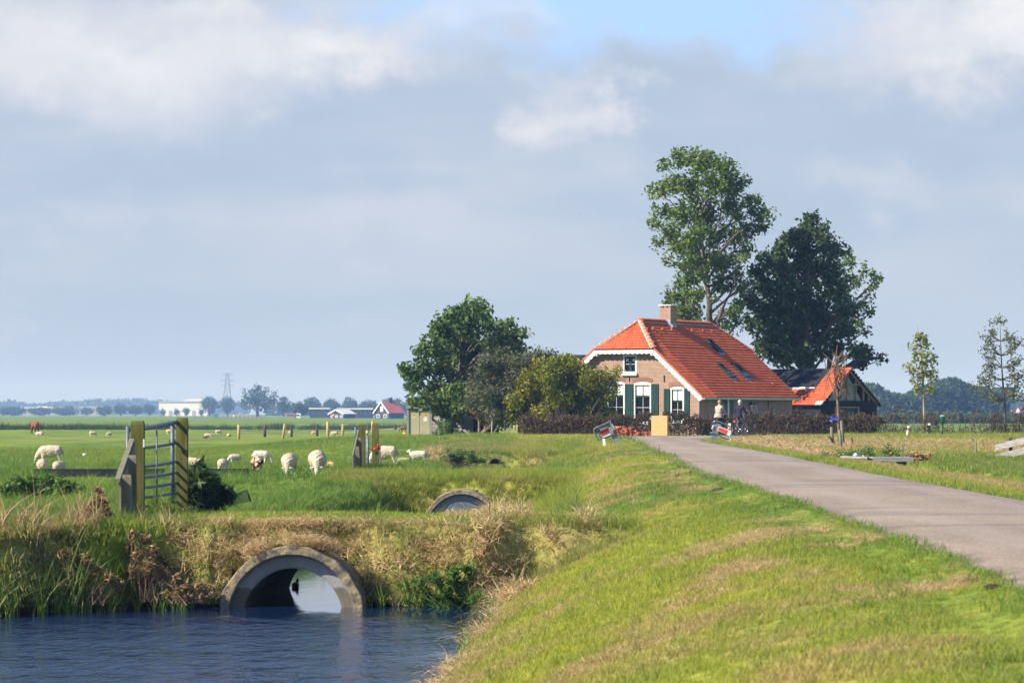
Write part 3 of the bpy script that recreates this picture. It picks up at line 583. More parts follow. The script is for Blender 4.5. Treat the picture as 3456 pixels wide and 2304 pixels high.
for k, w in enumerate((wB, wC, wA, wD)):
    win = MB(); frame_bar(win, w, GY0+.055, .085, .09, True, .085); fo = win.build('window', M_WHITE, house)
    x0, x1, z0, z1 = w; iw = [x0+.085, x1-.085, z0+.085, z1-.085]
    MB().add([Vector((iw[0], GY0+.10, iw[2])), Vector((iw[1], GY0+.10, iw[2])), Vector((iw[1], GY0+.10, iw[3])), Vector((iw[0], GY0+.10, iw[3]))], [(0, 1, 2, 3)]).build('pane', M_GLASS, fo, fix=False)
    sash = MB(); frame_bar(sash, iw, GY0+.085, .04, .03); sash.build('sash', M_GREEN, fo)
    hgt = iw[3]-iw[2]; zc = iw[3]-min(.60, hgt*.36); b = MB()
    b.box(((iw[0]+iw[1])/2, GY0+.085, (iw[3]+zc)/2), (.03, .034, iw[3]-zc-.04)); b.box(((iw[0]+iw[1])/2, GY0+.082, zc-.03), (iw[1]-iw[0]-.08, .04, .06)); b.build('glazing_bar', M_GREEN, fo)
    b = MB(); zz = iw[2]+(zc-iw[2])*.55; b.box(((iw[0]+iw[1])/2, GY0+.092, zz), (iw[1]-iw[0]-.08, .012, .02)); b.box(((iw[0]+iw[1])/2, GY0+.094, (iw[2]+zc)/2), (.018, .008, zc-iw[2]-.1)); b.build('glazing_bar', M_CURT, fo)
    for s in (0, 1):
        xa, xb = ((iw[0]+.045, (iw[0]+iw[1])/2-.02), ((iw[0]+iw[1])/2+.02, iw[1]-.045))[s]; n = 22; V = []; 
        for i in range(n+1):
            t = i/n; V += [Vector((xa+(xb-xa)*t, GY0+.088+.006*math.sin(t*28+k), iw[3]-.04)), Vector((xa+(xb-xa)*t, GY0+.088+.008*math.sin(t*28+k+.5), zc+.03+.012*math.sin(t*14)))]
        MB().add(V, [(2*i, 2*i+1, 2*i+3, 2*i+2) for i in range(n)], 0, True).build('curtain', M_CURT, fo, fix=False)
    MB().box(((x0+x1)/2, GY0-.03, z0-.035), (x1-x0+.12, .14, .07)).build('sill', M_WHITE, fo)
w = wU; win = MB(); frame_bar(win, w, GY0+.05, .085, .10); fo = win.build('window', M_WHITE, house); x0, x1, z0, z1 = w; iw = [x0+.085, x1-.085, z0+.085, z1-.085]
MB().add([Vector((iw[0], GY0+.10, iw[2])), Vector((iw[1], GY0+.10, iw[2])), Vector((iw[1], GY0+.10, iw[3])), Vector((iw[0], GY0+.10, iw[3]))], [(0, 1, 2, 3)]).build('pane', M_GLASS, fo, fix=False)
b = MB(); frame_bar(b, iw, GY0+.085, .05, .03); b.box(((iw[0]+iw[1])/2, GY0+.084, (iw[2]+iw[3])/2), (.12, .034, iw[3]-iw[2]-.1)); b.build('sash', M_GREEN, fo)
for s in (0, 1):
    xa, xb = ((iw[0]+.05, (iw[0]+iw[1])/2-.06), ((iw[0]+iw[1])/2+.06, iw[1]-.05))[s]; h = iw[3]-iw[2]
    MB().box(((xa+xb)/2, GY0+.09, iw[2]+h*.5), (xb-xa, .016, .022)).build('glazing_bar', M_WHITE, fo)
    MB().box(((xa+xb)/2+(.03 if s else -.02), GY0+.094, iw[3]-.20), (.15, .010, .16)).build('curtain', M_CURT, fo)
MB().box(((x0+x1)/2, GY0-.04, z0-.07), (x1-x0+.10, .16, .13)).build('sill', M_CREAM, fo)
def shutter(px0, px1, py, w, zb=.66):
    x0, z1 = on_gable(px0, py); x1, _ = on_gable(px1, py); z1 = w[3]-.03; s = thing_part = MB(); n = 4; x0 += .02; x1 -= .015
    s.box(((x0+x1)/2, GY0-.030, (zb+z1)/2), (x1-x0, .02, z1-zb)); so = s.build('shutter', M_GREEN, house)
    for i in range(n):
        a = x0+(x1-x0)*i/n; c = x0+(x1-x0)*(i+1)/n; MB().box(((a+c)/2, GY0-.048, (zb+z1)/2), (c-a-.014, .016, z1-zb-.02)).build('board', M_GREEN, so)
    for z in (zb+.25, z1-.25): MB().box((x1-.06 if px0 > w[0] else x0+.06, GY0-.062, z), (.10, .012, .035)).build('hinge', M_IRON, so)
for a in ((2108, 2138, 1296, wB), (2197, 2223.5, 1297, wB), (2240, 2261.5, 1312, wC), (2308.5, 2328, 1312, wC), (2018, 2047, 1296, wA)): shutter(*a)
# roof body (under the tiles)
def Pz(x): return RZ-TP*abs(x)
TH = .05
xe = HW/2; y1 = HL
A = [Vector((0, SET, RZ)), Vector((0, HL-SET, RZ)), Vector((xe, 0, EZ)), Vector((xe, HL, EZ)), Vector((-xe, 0, EZ)), Vector((-xe, HL, EZ)), Vector((HIPX, 0, HIPZ)), Vector((-HIPX, 0, HIPZ)), Vector((HIPX, HL, HIPZ)), Vector((-HIPX, HL, HIPZ))]
A = [v-Vector((0, 0, .06)) for v in A]
b = MB().add(A, [(0, 6, 2, 3, 8, 1), (0, 1, 9, 5, 4, 7), (0, 7, 6), (1, 8, 9)]); me_ = b.mesh('roof'); roof = mesh_obj('roof', me_, simple('roof_underlay', (.10, .05, .03), (.16, .07, .04), 2, .9), house)
# one S-shaped pantile: width .205, exposed .226, local x across, y down the slope, z out
TW, TE = .205, .226
def tile_geo(w=TW, l=.262, amp=.030, lift=.030, n=8):
    V = []; F_ = []
    for j, (y, dz) in enumerate(((-.02, 0.0), (l*.5, lift*.52), (l-.02, lift), (l-.02, lift-.028))):
        for i in range(n+1):
            t = i/n; z = amp*(.5-.5*math.cos(2*math.pi*(t*1.0)))*(1 if t < .85 else .8)+.01*math.sin(math.pi*t)
            V.append((w*(t-.5)*1.06, y, z+dz+.005))
    k = n+1
    for j in range(3): F_ += [(j*k+i, j*k+i+1, (j+1)*k+i+1, (j+1)*k+i) for i in range(n)]
    return np.array(V), np.array(F_)
TV, TF = tile_geo()
def tile_me(name):
    b = MB(); b.add([tuple(v) for v in TV], [tuple(f)[::-1] for f in TF], 0, False); me = b.mesh(name); me.materials.append(M_TILE); return me
tile_mesh = tile_me('roof_tile')
def tiles_stuff(name, mats4, parent, mat=None):
    n = len(mats4); Vs = np.empty((n, len(TV), 3)); 
    for i, mm in enumerate(mats4):
        mm = np.array(mm); Vs[i] = TV @ mm[:3, :3].T+mm[:3, 3]
    F2 = (TF[None, :, ::-1]+(np.arange(n)*len(TV))[:, None, None]).reshape(-1, 4); rr = np.repeat(RS.rand(n), len(TF))
    return np_mesh(name, Vs.reshape(-1, 3), F2, mat or M_TILE, parent, fattrs={'rnd': rr})
def plane_frame(o, ax, down):           # matrix with columns: across, down-slope, outward
    ax = Vector(ax).normalized(); dn = Vector(down).normalized(); nz = ax.cross(dn).normalized()
    if nz.z < 0: nz = -nz
    mm = Matrix.Identity(4); mm.col[0][:3] = ax; mm.col[1][:3] = dn; mm.col[2][:3] = nz; mm.col[3][:3] = o; return mm
fr, bk = [], []
hl = math.hypot(SET, RZ-HIPZ); hd = Vector((0, -SET, -(RZ-HIPZ))).normalized(); rows = int(round(hl/TE))
for r in range(rows+1):
    s = hl-r*hl/rows; 
    if s < .06: continue
    half = HIPX*s/hl; y = SET-SET*s/hl; z = RZ-(RZ-HIPZ)*s/hl
    k = int((half*2)/TW)+1
    for i in range(k):
        x = -half+TW*.5+i*TW
        if x > half+.03: continue
        fr.append(plane_frame(Vector((x, y, z))-hd*TE+Vector((0, 0, .0)), (1, 0, 0), hd) @ Matrix.Rotation(R(random.uniform(-.7, .7)), 4, 'X'))
sd = Vector((math.cos(PITCH), 0, -math.sin(PITCH))); sl = (HW/2)/math.cos(PITCH); srows = 28; SE = sl/srows
side = []
for r in range(1, srows+1):
    s = r*SE; x = s*math.cos(PITCH); z = RZ-s*math.sin(PITCH)
    ya = max(0.0, SET*(1-x/HIPX)); yb = HL-ya; i = 0; y = ya+TW*.5
    while y < yb:
        side.append((r, y, plane_frame(Vector((x, y, z))-sd*TE, (0, 1, 0), sd) @ Matrix.Rotation(R(random.uniform(-.6, .6)), 4, 'X'))); y += TW
# skylights cut out of the tile field
SKY = []
for c4 in (((1310, 405), (1365, 405), (1495, 525), (1430, 525)), ((1410, 632), (1465, 632), (1600, 760), (1545, 760)), ((1555, 632), (1610, 632), (1740, 760), (1675, 760))):
    q = [on_roof(*Z1(*p_)) for p_ in c4]; xa = (q[0][0]+q[1][0])/2; xb = (q[2][0]+q[3][0])/2; ya = (q[0][1]+q[3][1])/2; yb = (q[1][1]+q[2][1])/2
    SKY.append((xa, xb, ya, yb))
def in_sky(x, y): return any(a-.05 < x < b_+.16 and c_-.02 < y < d_+.02 for a, b_, c_, d_ in SKY)
side = [t for t in side if not in_sky(t[2].col[3][0]+.08, t[1])]
tot = 0
for mm in fr:
    if tot >= 300: break
    o = link(bpy.data.objects.new('roof_tile', tile_mesh), roof); o.matrix_local = mm; tot += 1
low = sorted(side, key=lambda t: (t[1], -t[0]))        # nearest end of the long slope first
for t in low[:300-tot]:
    o = link(bpy.data.objects.new('roof_tile', tile_mesh), roof); o.matrix_local = t[2]
tag(tiles_stuff('roof_tiles', [t[2] for t in low[300-tot:]]+fr[300:], roof), kind='stuff')
# left and rear slopes
rest = []
for r in range(1, srows+1):
    s = r*SE; x = -s*math.cos(PITCH); z = RZ-s*math.sin(PITCH); ya = max(0.0, SET*(1+x/HIPX)); y = ya+TW*.5; dn = Vector((-math.cos(PITCH), 0, -math.sin(PITCH)))
    while y < HL-ya: rest.append(plane_frame(Vector((x, y, z))-dn*TE, (0, -1, 0), dn)); y += TW
tag(tiles_stuff('rear_roof_tiles', rest, roof), kind='stuff')
# ridge and hip caps, each a piece, with pale mortar collars
def cap_mesh(name, r0, r1, l):
    b = MB(); n = 8; V = []
    for y, r in ((0, r0), (l, r1)):
        for i in range(n+1): q = math.pi*i/n; V.append((r*math.cos(q), y, r*math.sin(q)*.85))
    b.add(V, [(i, n+1+i, n+2+i, i+1) for i in range(n)], 0, True); b.add([(r0*math.cos(math.pi*i/n), 0, r0*math.sin(math.pi*i/n)*.85) for i in range(n+1)], [tuple(range(n+1))]); me = b.mesh(name); return me
capm = cap_mesh('ridge_tile', .145, .12, .40); capm.materials.append(M_RIDGE); colm = cap_mesh('mortar_collar', .150, .150, .045); colm.materials.append(M_MORTAR)
def cap_run(a, b_, base, down=.33, collar=False):
    d = (b_-a); n = max(1, int(round(d.length/down))); d.normalize(); x = d.cross(Vector((0, 0, 1))).normalized(); z = x.cross(d)
    for i in range(n):
        mm = Matrix.Identity(4); mm.col[0][:3] = x; mm.col[1][:3] = d; mm.col[2][:3] = z; mm.col[3][:3] = a+d*(i*(b_-a).length/n)
        o = link(bpy.data.objects.new('ridge_tile', capm), base); o.matrix_local = mm
        if collar: o = link(bpy.data.objects.new('mortar_collar', colm), base); o.matrix_local = mm
up = Vector((0, 0, .02))
cap_run(Vector((-HIPX, 0, HIPZ))+up, Vector((0, SET, RZ))+up, roof, collar=True); cap_run(Vector((HIPX, 0, HIPZ))+up, Vector((0, SET, RZ))+up, roof, collar=True)
cap_run(Vector((0, SET, RZ))+up, Vector((0, HL-SET, RZ))+up, roof); cap_run(Vector((HIPX, HL, HIPZ))+up, Vector((0, HL-SET, RZ))+up, roof, collar=True); cap_run(Vector((-HIPX, HL, HIPZ))+up, Vector((0, HL-SET, RZ))+up, roof)
# mortar beds beside the front hips
for s in (-1, 1):
    b = MB().beam(Vector((s*(HIPX-.14), -.015, HIPZ+.03)), Vector((s*-.10*0+s*-.0, SET-.17, RZ+.0)), .09, .07); b.build('mortar_bed', M_MORTAR, roof)
b = MB()
for s in (1, -1): b.beam(Vector((s*.17, SET, RZ-.115)), Vector((s*.17, HL-SET, RZ-.115)), .07, .10)
b.build('lead_strip', M_LEAD, roof)
# little vent tiles
for q in (Z1(830, 312), Z1(918, 315), Z1(1005, 318), Z1(1190, 325), Z1(1290, 328), Z1(1375, 330), Z1(1935, 815)):
    x, y = on_roof(*q); MB().lathe([(.10, -.03), (.10, .06), (.05, .10), (0, .105)], (x, y, Pz(x)+.05), 8).build('vent_tile', M_TILE, roof)
# bargeboards with scalloped lower edge
def scallop(b, p, q, nrm_dn, width, y0, n=None):
    p = Vector(p); q = Vector(q); d = q-p; l = d.length; d.normalize(); n = n or int(round(l/.27)); 
    for i in range(n):
        a = p+d*(l*i/n); c = p+d*(l*(i+1)/n); pl = [a, c]; k = 5
        for j in range(k+1): t = j/k; pl.append(c+(a-c)*t+nrm_dn*(width+.055*math.sin(math.pi*t)))
        V = [Vector((v.x, y0, v.z)) for v in pl]+[Vector((v.x, y0+.035, v.z)) for v in pl]; m_ = len(pl)
        b.add(V, [tuple(range(m_)), tuple(range(2*m_-1, m_-1, -1))]+[(j, (j+1) % m_, m_+(j+1) % m_, m_+j) for j in range(m_)])
dn = Vector((-math.sin(PITCH), 0, -math.cos(PITCH)))
for s in (1, -1):
    b = MB(); scallop(b, (s*HIPX, 0, HIPZ-.05), (s*xe, 0, EZ-.05), Vector((s*-math.sin(PITCH), 0, -math.cos(PITCH))), .20, -.045); b.build('bargeboard', M_WHITE, house)
    b = MB().beam(Vector((s*(HIPX+.02), -.02, HIPZ+.03)), Vector((s*xe, -.02, EZ+.03)), .10, .07); b.build('verge_trim', M_RIDGE, house)
b = MB(); scallop(b, (-HIPX, 0, HIPZ-.05), (HIPX, 0, HIPZ-.05), Vector((0, 0, -1)), .17, -.075); b.build('bargeboard', M_WHITE, house)
b = MB().box((0, .12, HIPZ-.10), (2*HIPX, .34, .025)); b.build('soffit', M_WHITE, house)
for s in (1, -1): MB().beam(Vector((s*(HIPX+.05), .13, HIPZ-.17)), Vector((s*xe, .13, EZ-.13)), .34, .025).build('soffit', M_WHITE, house)
for s in (1, -1):
    MB().box((s*(HIPX-.15), .14, HIPZ-.30), (.10, .34, .12)).build('bracket', M_WHITE, house)
    MB().box((s*(xe+.03), HL/2-.02, EZ-.06), (.13, HL-.06, .12)).build('gutter', M_CREAM, house)
# chimney
cx, cy = 0.0, None
o_, d_ = hray(*Z1(965, 235)); cy = SET+.38*(HL-2*SET)
t_ = None
cb_ = MB().box((0.05, cy, RZ+.10), (.66, .78, 1.34)); chim = cb_.build('chimney', M_BRICKX, roof)
for (x, y) in ((-.20, -.29), (-.20, .29), (.30, -.29), (.30, .29), (.05, -.29), (.05, .29), (-.20, 0), (.30, 0)): MB().box((x, cy+y, RZ+.82), (.16, .20, .13)).build('cap_block', M_BRICKX, chim)
MB().box((.05, cy, RZ+.915), (.78, .90, .06)).build('cap_slab', M_WHITE, chim)
b = MB().box((.34, cy-.40, RZ-.24), (.36, .03, .30), Matrix.Rotation(PITCH, 3, 'Y')).box((.395, cy, RZ-.24), (.03, .84, .30)).box((.05, cy-.40, RZ+.02), (.68, .02, .16)); b.build('flashing', M_LEAD, chim)
# skylights
for xa, xb, ya, yb in SKY:
    c_ = Vector(((xa+xb)/2, (ya+yb)/2, Pz((xa+xb)/2)+.07)); l = (xb-xa)/math.cos(PITCH); w_ = (yb-ya)*.80; rot = Matrix.Rotation(PITCH, 3, 'Y'); b = MB()
    for sx in (-1, 1): b.box(c_+rot @ Vector((sx*(l/2-.05), 0, 0)), (.10, w_, .11), rot)
    for sy in (-1, 1): b.box(c_+rot @ Vector((0, sy*(w_/2-.04), 0)), (l-.20, .08, .11), rot)
    so = b.build('skylight', M_IRON, roof); q = MB().box(c_+rot @ Vector((0, 0, .02)), (l-.20, w_-.16, .03), rot); q.build('skylight_pane', M_GLASS, so) if False else q.build('pane', M_GLASS, so)
    MB().box(c_+rot @ Vector((l/2+.09, 0, -.03)), (.18, w_+.10, .02), rot).build('flashing', M_LEAD, so)
# side wall: door with side light, arched windows, lamps, tie iron
y0_, z1_ = on_side(*Z1(1432, 945)); y1_, _ = on_side(*Z1(1572, 945)); SXX = WALLX
def sbox(b, ya, yb, za, zb, x, t): return b.box((x, (ya+yb)/2, (za+zb)/2), (t, yb-ya, zb-za))
dr = sbox(MB(), y0_, y1_-.9, .0, EZ-.10, SXX+.02, .06).build('door', M_GREEN, house); sbox(MB(), y0_+.3, y0_+.7, 1.1, EZ-.35, SXX+.055, .02).build('pane', M_GLASS, dr); sbox(MB(), y1_-.9, y1_-.72, .0, EZ-.06, SXX+.04, .10).build('door_post', M_WHITE, dr); sbox(MB(), y1_-.72, y1_-.1, .1, EZ-.16, SXX+.03, .05).build('shutter', M_GREEN, house)
for q, r_ in ((Z1(1772, 1015), .42), (Z1(1937, 1020), .20)):
    y, z = on_side(*q); pl = [(y-r_, .9), (y+r_, .9)]+[(y+r_*math.cos(math.pi*i/8), 1.32+r_*math.sin(math.pi*i/8)) for i in range(9)]
    fo = MB().prism(pl, lambda a, c, d: Vector((SXX+.005+d, a, c)), .03).build('arched_window', M_GREEN, house); pl2 = [(y+(a-y)*.82, 1.2+(c-1.2)*.86) for a, c in pl]; MB().prism(pl2, lambda a, c, d: Vector((SXX+.036+d, a, c)), .01).build('pane', M_GLASS, fo)
for q in (Z1(1716, 985),):
    y, z = on_side(*q); z = 1.55; lb = MB().box((SXX+.05, y, z+.12), (.10, .05, .04)).tube([(SXX+.05, y, z+.12), (SXX+.16, y, z+.28), (SXX+.16, y, z+.2)], .015, 6).build('wall_lamp', M_IRON, house)
    MB().lathe([(.05, -.14), (.09, .05), (.09, .08)], (SXX+.16, y, z), 6).build('lamp_glass', M_WHITE, lb); MB().lathe([(.12, .08), (.05, .17), (.02, .24), (0, .25)], (SXX+.16, y, z), 6).build('lamp_cap', M_IRON, lb)
y, z = on_side(*Z1(1893, 960)); MB().box((SXX+.02, y, 1.65), (.04, .035, .4)).build('tie_iron', M_IRON, house)

# ------------------------------------------------------------------ barn to the right of the house
c2 = R(40); bp = at(2869, 1241, 201); BR = Vector((-math.sin(c2), math.cos(c2), 0)); BGd = Vector((math.cos(c2), math.sin(c2), 0)); bh = bp.z-GZ0
barn = thing('barn', 'black boarded barn with orange tiled edges round a black felt roof and open gable', 'barn', (bp.x, bp.y, GZ0), c2)
BH2 = 2.45; bpt = R(40.5); BT = math.tan(bpt); BL = 9.0; be = bh-BH2*BT
# local x: along the gable (right-back), local y: along the ridge (back-left)
gf = lambda x, z, d=0: Vector((x, d, z))
lw = 1.86; dz = .0
dx0, dx1 = -1.15, .72
b = MB().sheet([(-BH2+.12, -.1), (dx0, -.1), (dx0, lw-.40), (dx1, lw-.40), (dx1, -.1), (BH2-.12, -.1), (BH2-.12, be+.02), (BH2-.6, lw+.02), (-BH2+.75, lw+.02), (-BH2+.12, be+.02)], [], lambda x, z, d=0: Vector((x, .10+d, z)), .06); bw = b.build('gable_cladding', M_BLACKW, barn, fix=False)
for i in range(9):
    z = .05+i*.2
    for xa, xb in (((-BH2+.12, dx0), (dx1, BH2-.12)) if z < lw-.45 else ((-BH2+.14+max(0, z-be)*1.0, BH2-.14-max(0, z-be)*1.0),)): MB().box(((xa+xb)/2, .085, z+.09), (xb-xa, .025, .185), Matrix.Rotation(R(-3), 3, 'X')).build('board', M_BLACKW, bw)
d0 = MB().box(((dx0+dx1)/2, .16, (lw-.4)/2), (dx1-dx0, .05, lw-.4)).build('door', simple('green_tarpaulin', (.012, .035, .028), (.03, .07, .055), 2, .5), barn)
MB().box((dx0-.04, .06, (lw-.4)/2), (.09, .08, lw-.3)).box((dx1+.04, .06, (lw-.4)/2), (.09, .08, lw-.3)).box(((dx0+dx1)/2, .058, lw-.36), (dx1-dx0+.14, .09, .09)).build('door_frame', M_OLDW, d0)
# open timber upper gable with pale boards behind
b = MB().prism([(-BH2+.9, lw+.03), (BH2-1.2, lw+.03), (.55, lw+1.0), (0, bh-.42), (-.55, bh-.85)], lambda x, z, d: Vector((x, .30+d, z)), .03); pb = b.build('pale_boarding', M_PALEW, barn)
for i in range(7): MB().box((-1.1+i*.30, .28, lw+.45), (.27, .025, .78)).build('board', M_PALEW, pb)
for xq in (-.1, .62, 1.25, 1.72): MB().box((xq, .14, (lw+bh-abs(xq)*BT)/2-.03), (.09, .10, bh-abs(xq)*BT-lw-.12)).build('stud', M_OLDW, barn)
MB().box((.25, .12, lw+.98), (1.5, .09, .09)).build('collar_beam', M_OLDW, barn)
for s in (-1, 1): MB().beam(Vector((0, .12, bh-.12)), Vector((s*BH2, .12, be-.12)), .10, .12).build('rafter', M_OLDW, barn)
MB().box((.25, .55, lw+.6), (3.2, .04, 1.9)).build('back_panel', M_DARK, barn) if False else None
MB().add([Vector((-BH2+.12, .1, -.1)), Vector((-BH2+.12, BL, -.1)), Vector((-BH2+.12, BL, be)), Vector((-BH2+.12, .1, be))], [(0, 1, 2, 3)]).build('side_wall', M_BLACKW, barn, fix=False); MB().add([Vector((BH2-.12, .1, -.1)), Vector((BH2-.12, BL, -.1)), Vector((BH2-.12, BL, be)), Vector((BH2-.12, .1, be))], [(0, 1, 2, 3)]).build('side_wall', M_BLACKW, barn, fix=False)
MB().add([Vector((-BH2+.12, BL, -.1)), Vector((BH2-.12, BL, -.1)), Vector((BH2-.12, BL, be)), Vector((0, BL, bh-.1)), Vector((-BH2+.12, BL, be))], [(0, 1, 2, 3, 4)]).build('rear_wall', M_BLACKW, barn, fix=False)
b = MB()
for s in (-1, 1): b.add([Vector((0, -.12, bh-.05)), Vector((0, BL, bh-.05)), Vector((s*(BH2+.12), BL, be-.15)), Vector((s*(BH2+.12), -.12, be-.15))], [(0, 1, 2, 3)])
broof = b.build('roof', M_FELT, barn, fix=False)
bs = (BH2+.12)/math.cos(bpt)
# felt strips on the left slope, with raised laps
dnL = Vector((-math.cos(bpt), 0, -math.sin(bpt))); strip = 1.02; zc0, zc1 = 0.0, bs*.52
i = 0
y = 1.52
while y < BL-.2:
    fo = MB().add([Vector((0, y, bh))+dnL*.02, Vector((0, y+strip-.03, bh))+dnL*.02, Vector((0, y+strip-.03, bh))+dnL*zc1, Vector((0, y, bh))+dnL*zc1], [(0, 1, 2, 3)]).build('felt_sheet', M_FELT, broof, fix=False)
    MB().beam(Vector((0, y, bh+.012))+dnL*.02, Vector((0, y, bh+.012))+dnL*zc1, .045, .03).build('lap', M_IRON, fo); y += strip
MB().beam(Vector((0, 1.2, bh+.0))+dnL*(zc1+.09), Vector((0, BL, bh))+dnL*(zc1+.09), .03, .17, up=(-math.sin(bpt), 0, math.cos(bpt))).build('pale_batten', M_PALEW, broof) if False else MB().add([Vector((0, 1.2, bh+.015))+dnL*zc1, Vector((0, BL, bh+.015))+dnL*zc1, Vector((0, BL, bh+.015))+dnL*(zc1+.17), Vector((0, 1.2, bh+.015))+dnL*(zc1+.17)], [(0, 1, 2, 3)]).build('pale_strip', M_WHITE, broof, fix=False)
bt = []; nrow = int(bs/TE)
for r in range(1, nrow+1):
    s = r*bs/nrow; ymax = BL if s > zc1+.19 else 1.5; y = -.05
    while y < ymax: bt.append(plane_frame(Vector((0, y, bh))+dnL*(s-TE), (0, -1, 0), dnL)); y += TW
nb2 = min(len(bt), 290); bt.sort(key=lambda q: q.col[3][1])
for mm in bt[:nb2]: o = link(bpy.data.objects.new('roof_tile', tile_mesh), broof); o.matrix_local = mm
tag(tiles_stuff('roof_tiles', bt[nb2:], broof), kind='stuff')
dnR = Vector((math.cos(bpt), 0, -math.sin(bpt)))
for k in range(12): MB().box(Vector((0, -.14, bh-.02))+dnL*(.12+k*bs/12), (.09, .05, .06)).build('tile_clip', M_WHITE, broof)
for k in range(13): MB().box(Vector((0, .05, bh+.02))+dnR*(.1+k*bs/13), (.14, .34, .07), Matrix.Rotation(bpt, 3, 'Y')).build('verge_tile', M_OLDW, broof)
MB().box(dnL*(bs-.12)+Vector((0, .12, bh+.05)), (.34, .55, .03), Matrix.Rotation(-bpt, 3, 'Y')).build('loose_board', M_WHITE, broof); MB().box((BH2+.16, .0, be-.16), (.42, .4, .07)).build('eaves_board', M_OLDW, barn)
# dark low barn behind the bushes, only its ridge shows
q0 = at(1800, 1195, 206); q1 = at(2010, 1199, 206); ob = thing('barn', 'low barn with dark felt roof mostly hidden behind the yellowish bush', 'barn', ((q0.x+q1.x)/2, 208, GZ0), 0); ln = q1.x-q0.x+2.2; hh = q0.z-GZ0
MB().add([Vector((-ln/2, -2.6, hh-2.0)), Vector((ln/2, -2.6, hh-2.0)), Vector((ln/2, 0, hh)), Vector((-ln/2, 0, hh)), Vector((-ln/2, 2.6, hh-2)), Vector((ln/2, 2.6, hh-2))], [(0, 1, 2, 3), (3, 2, 5, 4)]).build('roof', M_FELT, ob, fix=False)
MB().box((0, 0, (hh-2)/2), (ln-.3, 4.9, hh-2)).build('wall', M_BLACKW, ob); MB().prism([(-2.4, hh-2.05), (2.4, hh-2.05), (0, hh-.1)], lambda a, c, d: Vector((-ln/2+.2+d*1.0, a, c)), ln-.4).build('gable', M_BLACKW, ob)
# grey plank shed with tiled roof, left of the bushes
sp_ = at(1519, 1346, 188); sb = R(28); shed = thing('shed', 'small grey plank shed with orange tiled roof beneath the trees', 'shed', (sp_.x, sp_.y, 1.3), -sb); sh = sp_.z-1.3; sw = 1.55; st_ = math.tan(R(33)); se = sh-sw*st_; sL = 3.2
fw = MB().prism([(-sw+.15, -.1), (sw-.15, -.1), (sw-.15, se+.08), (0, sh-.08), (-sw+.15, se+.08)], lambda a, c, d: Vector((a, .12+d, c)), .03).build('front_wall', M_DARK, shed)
for i in range(9):
    z = .02+i*.205; hw = (sw-.15) if z+.2 < se else max(.15, (sh-z-.2)/st_-.05); MB().box((random.uniform(-.01, .01), .095-.006*(i % 2), z+.10), (2*hw, .03, .192), Matrix.Rotation(R(-4), 3, 'X')).build('plank', M_GREYW, fw)
MB().box((sw-.15, sL/2, (se)/2), (.04, sL-.3, se)).build('side_wall', M_DARK, shed); MB().box((-sw+.15, sL/2, se/2), (.04, sL-.3, se)).build('side_wall', M_GREYW, shed); MB().box((0, sL-.1, se/2), (2*sw-.34, .04, se)).build('rear_wall', M_GREYW, shed)  # right-hand wall near black: its shade is put into the colour
b = MB()
for s in (-1, 1): b.add([Vector((0, -.1, sh-.04)), Vector((0, sL, sh-.04)), Vector((s*sw*1.08, sL, se-.14)), Vector((s*sw*1.08, -.1, se-.14))], [(0, 1, 2, 3)])
srf = b.build('roof', M_OLDW, shed, fix=False); sti = []
for s in (-1, 1):
    dn_ = Vector((s*math.cos(R(33)), 0, -math.sin(R(33)))); nr = 8
    for r in range(1, nr+1):
        y = 0
        while y < sL: sti.append(plane_frame(Vector((0, y, sh))+dn_*(r*sw*1.08/math.cos(R(33))/nr-TE), (0, s, 0), dn_)); y += TW
for mm in sti: o = link(bpy.data.objects.new('roof_tile', tile_mesh), srf); o.matrix_local = mm
for k in range(9): mm = Matrix.Translation((0, k*.36, sh)); o = link(bpy.data.objects.new('ridge_tile', capm), srf); o.matrix_local = mm
# ------------------------------------------------------------------ trees, shrubs, hedges: trunk + limbs + crowns of leaf-sized faces
D2F = 3456/2352
M_BARK = simple('grey_brown_bark', (.085, .070, .055), (.15, .13, .10), 3, .9, .1, sc=(3, 3, .6)); M_BARKP = simple('pale_bark', (.33, .29, .22), (.22, .19, .14), 4, .9, .1); M_TWIG = simple('brown_twigs', (.16, .105, .07), (.24, .17, .115), 4, .9, .1)
M_ASH = foliage('ash_leaves', [(.036, .080, .018), (.068, .135, .028), (.115, .185, .038), (.27, .29, .06)], .34)
M_ASH2 = foliage('tall_ash_leaves', [(.055, .10, .018), (.10, .165, .028), (.15, .22, .040), (.20, .26, .07)], .34)
M_OAK = foliage('dark_oak_leaves', [(.020, .042, .015), (.034, .066, .021), (.055, .095, .028), (.10, .14, .045)], .22, .6, .22)
M_GREYL = foliage('grey_green_leaves', [(.055, .070, .032), (.085, .100, .045), (.12, .13, .062), (.18, .15, .075)], .25)
M_YELL = foliage('yellowing_leaves', [(.085, .12, .012), (.19, .21, .02), (.28, .27, .028), (.42, .34, .045)], .38)
M_BEECH = foliage('copper_beech_leaves', [(.026, .022, .014), (.060, .036, .024), (.115, .062, .042), (.16, .13, .060)], .2)
M_YOUNG = foliage('young_maple_leaves', [(.13, .16, .025), (.22, .25, .04), (.34, .35, .06), (.42, .42, .10)], .4)
M_ALDER = foliage('alder_leaves', [(.085, .10, .05), (.13, .145, .07), (.18, .19, .10)], .3)
M_BUSH = foliage('nettle_leaves', [(.032, .080, .018), (.060, .135, .026), (.10, .19, .036), (.17, .25, .06)], .35)
M_DKBUSH = foliage('dark_sedge_leaves', [(.012, .028, .011), (.026, .058, .018), (.05, .11, .03), (.13, .21, .06)], .3)
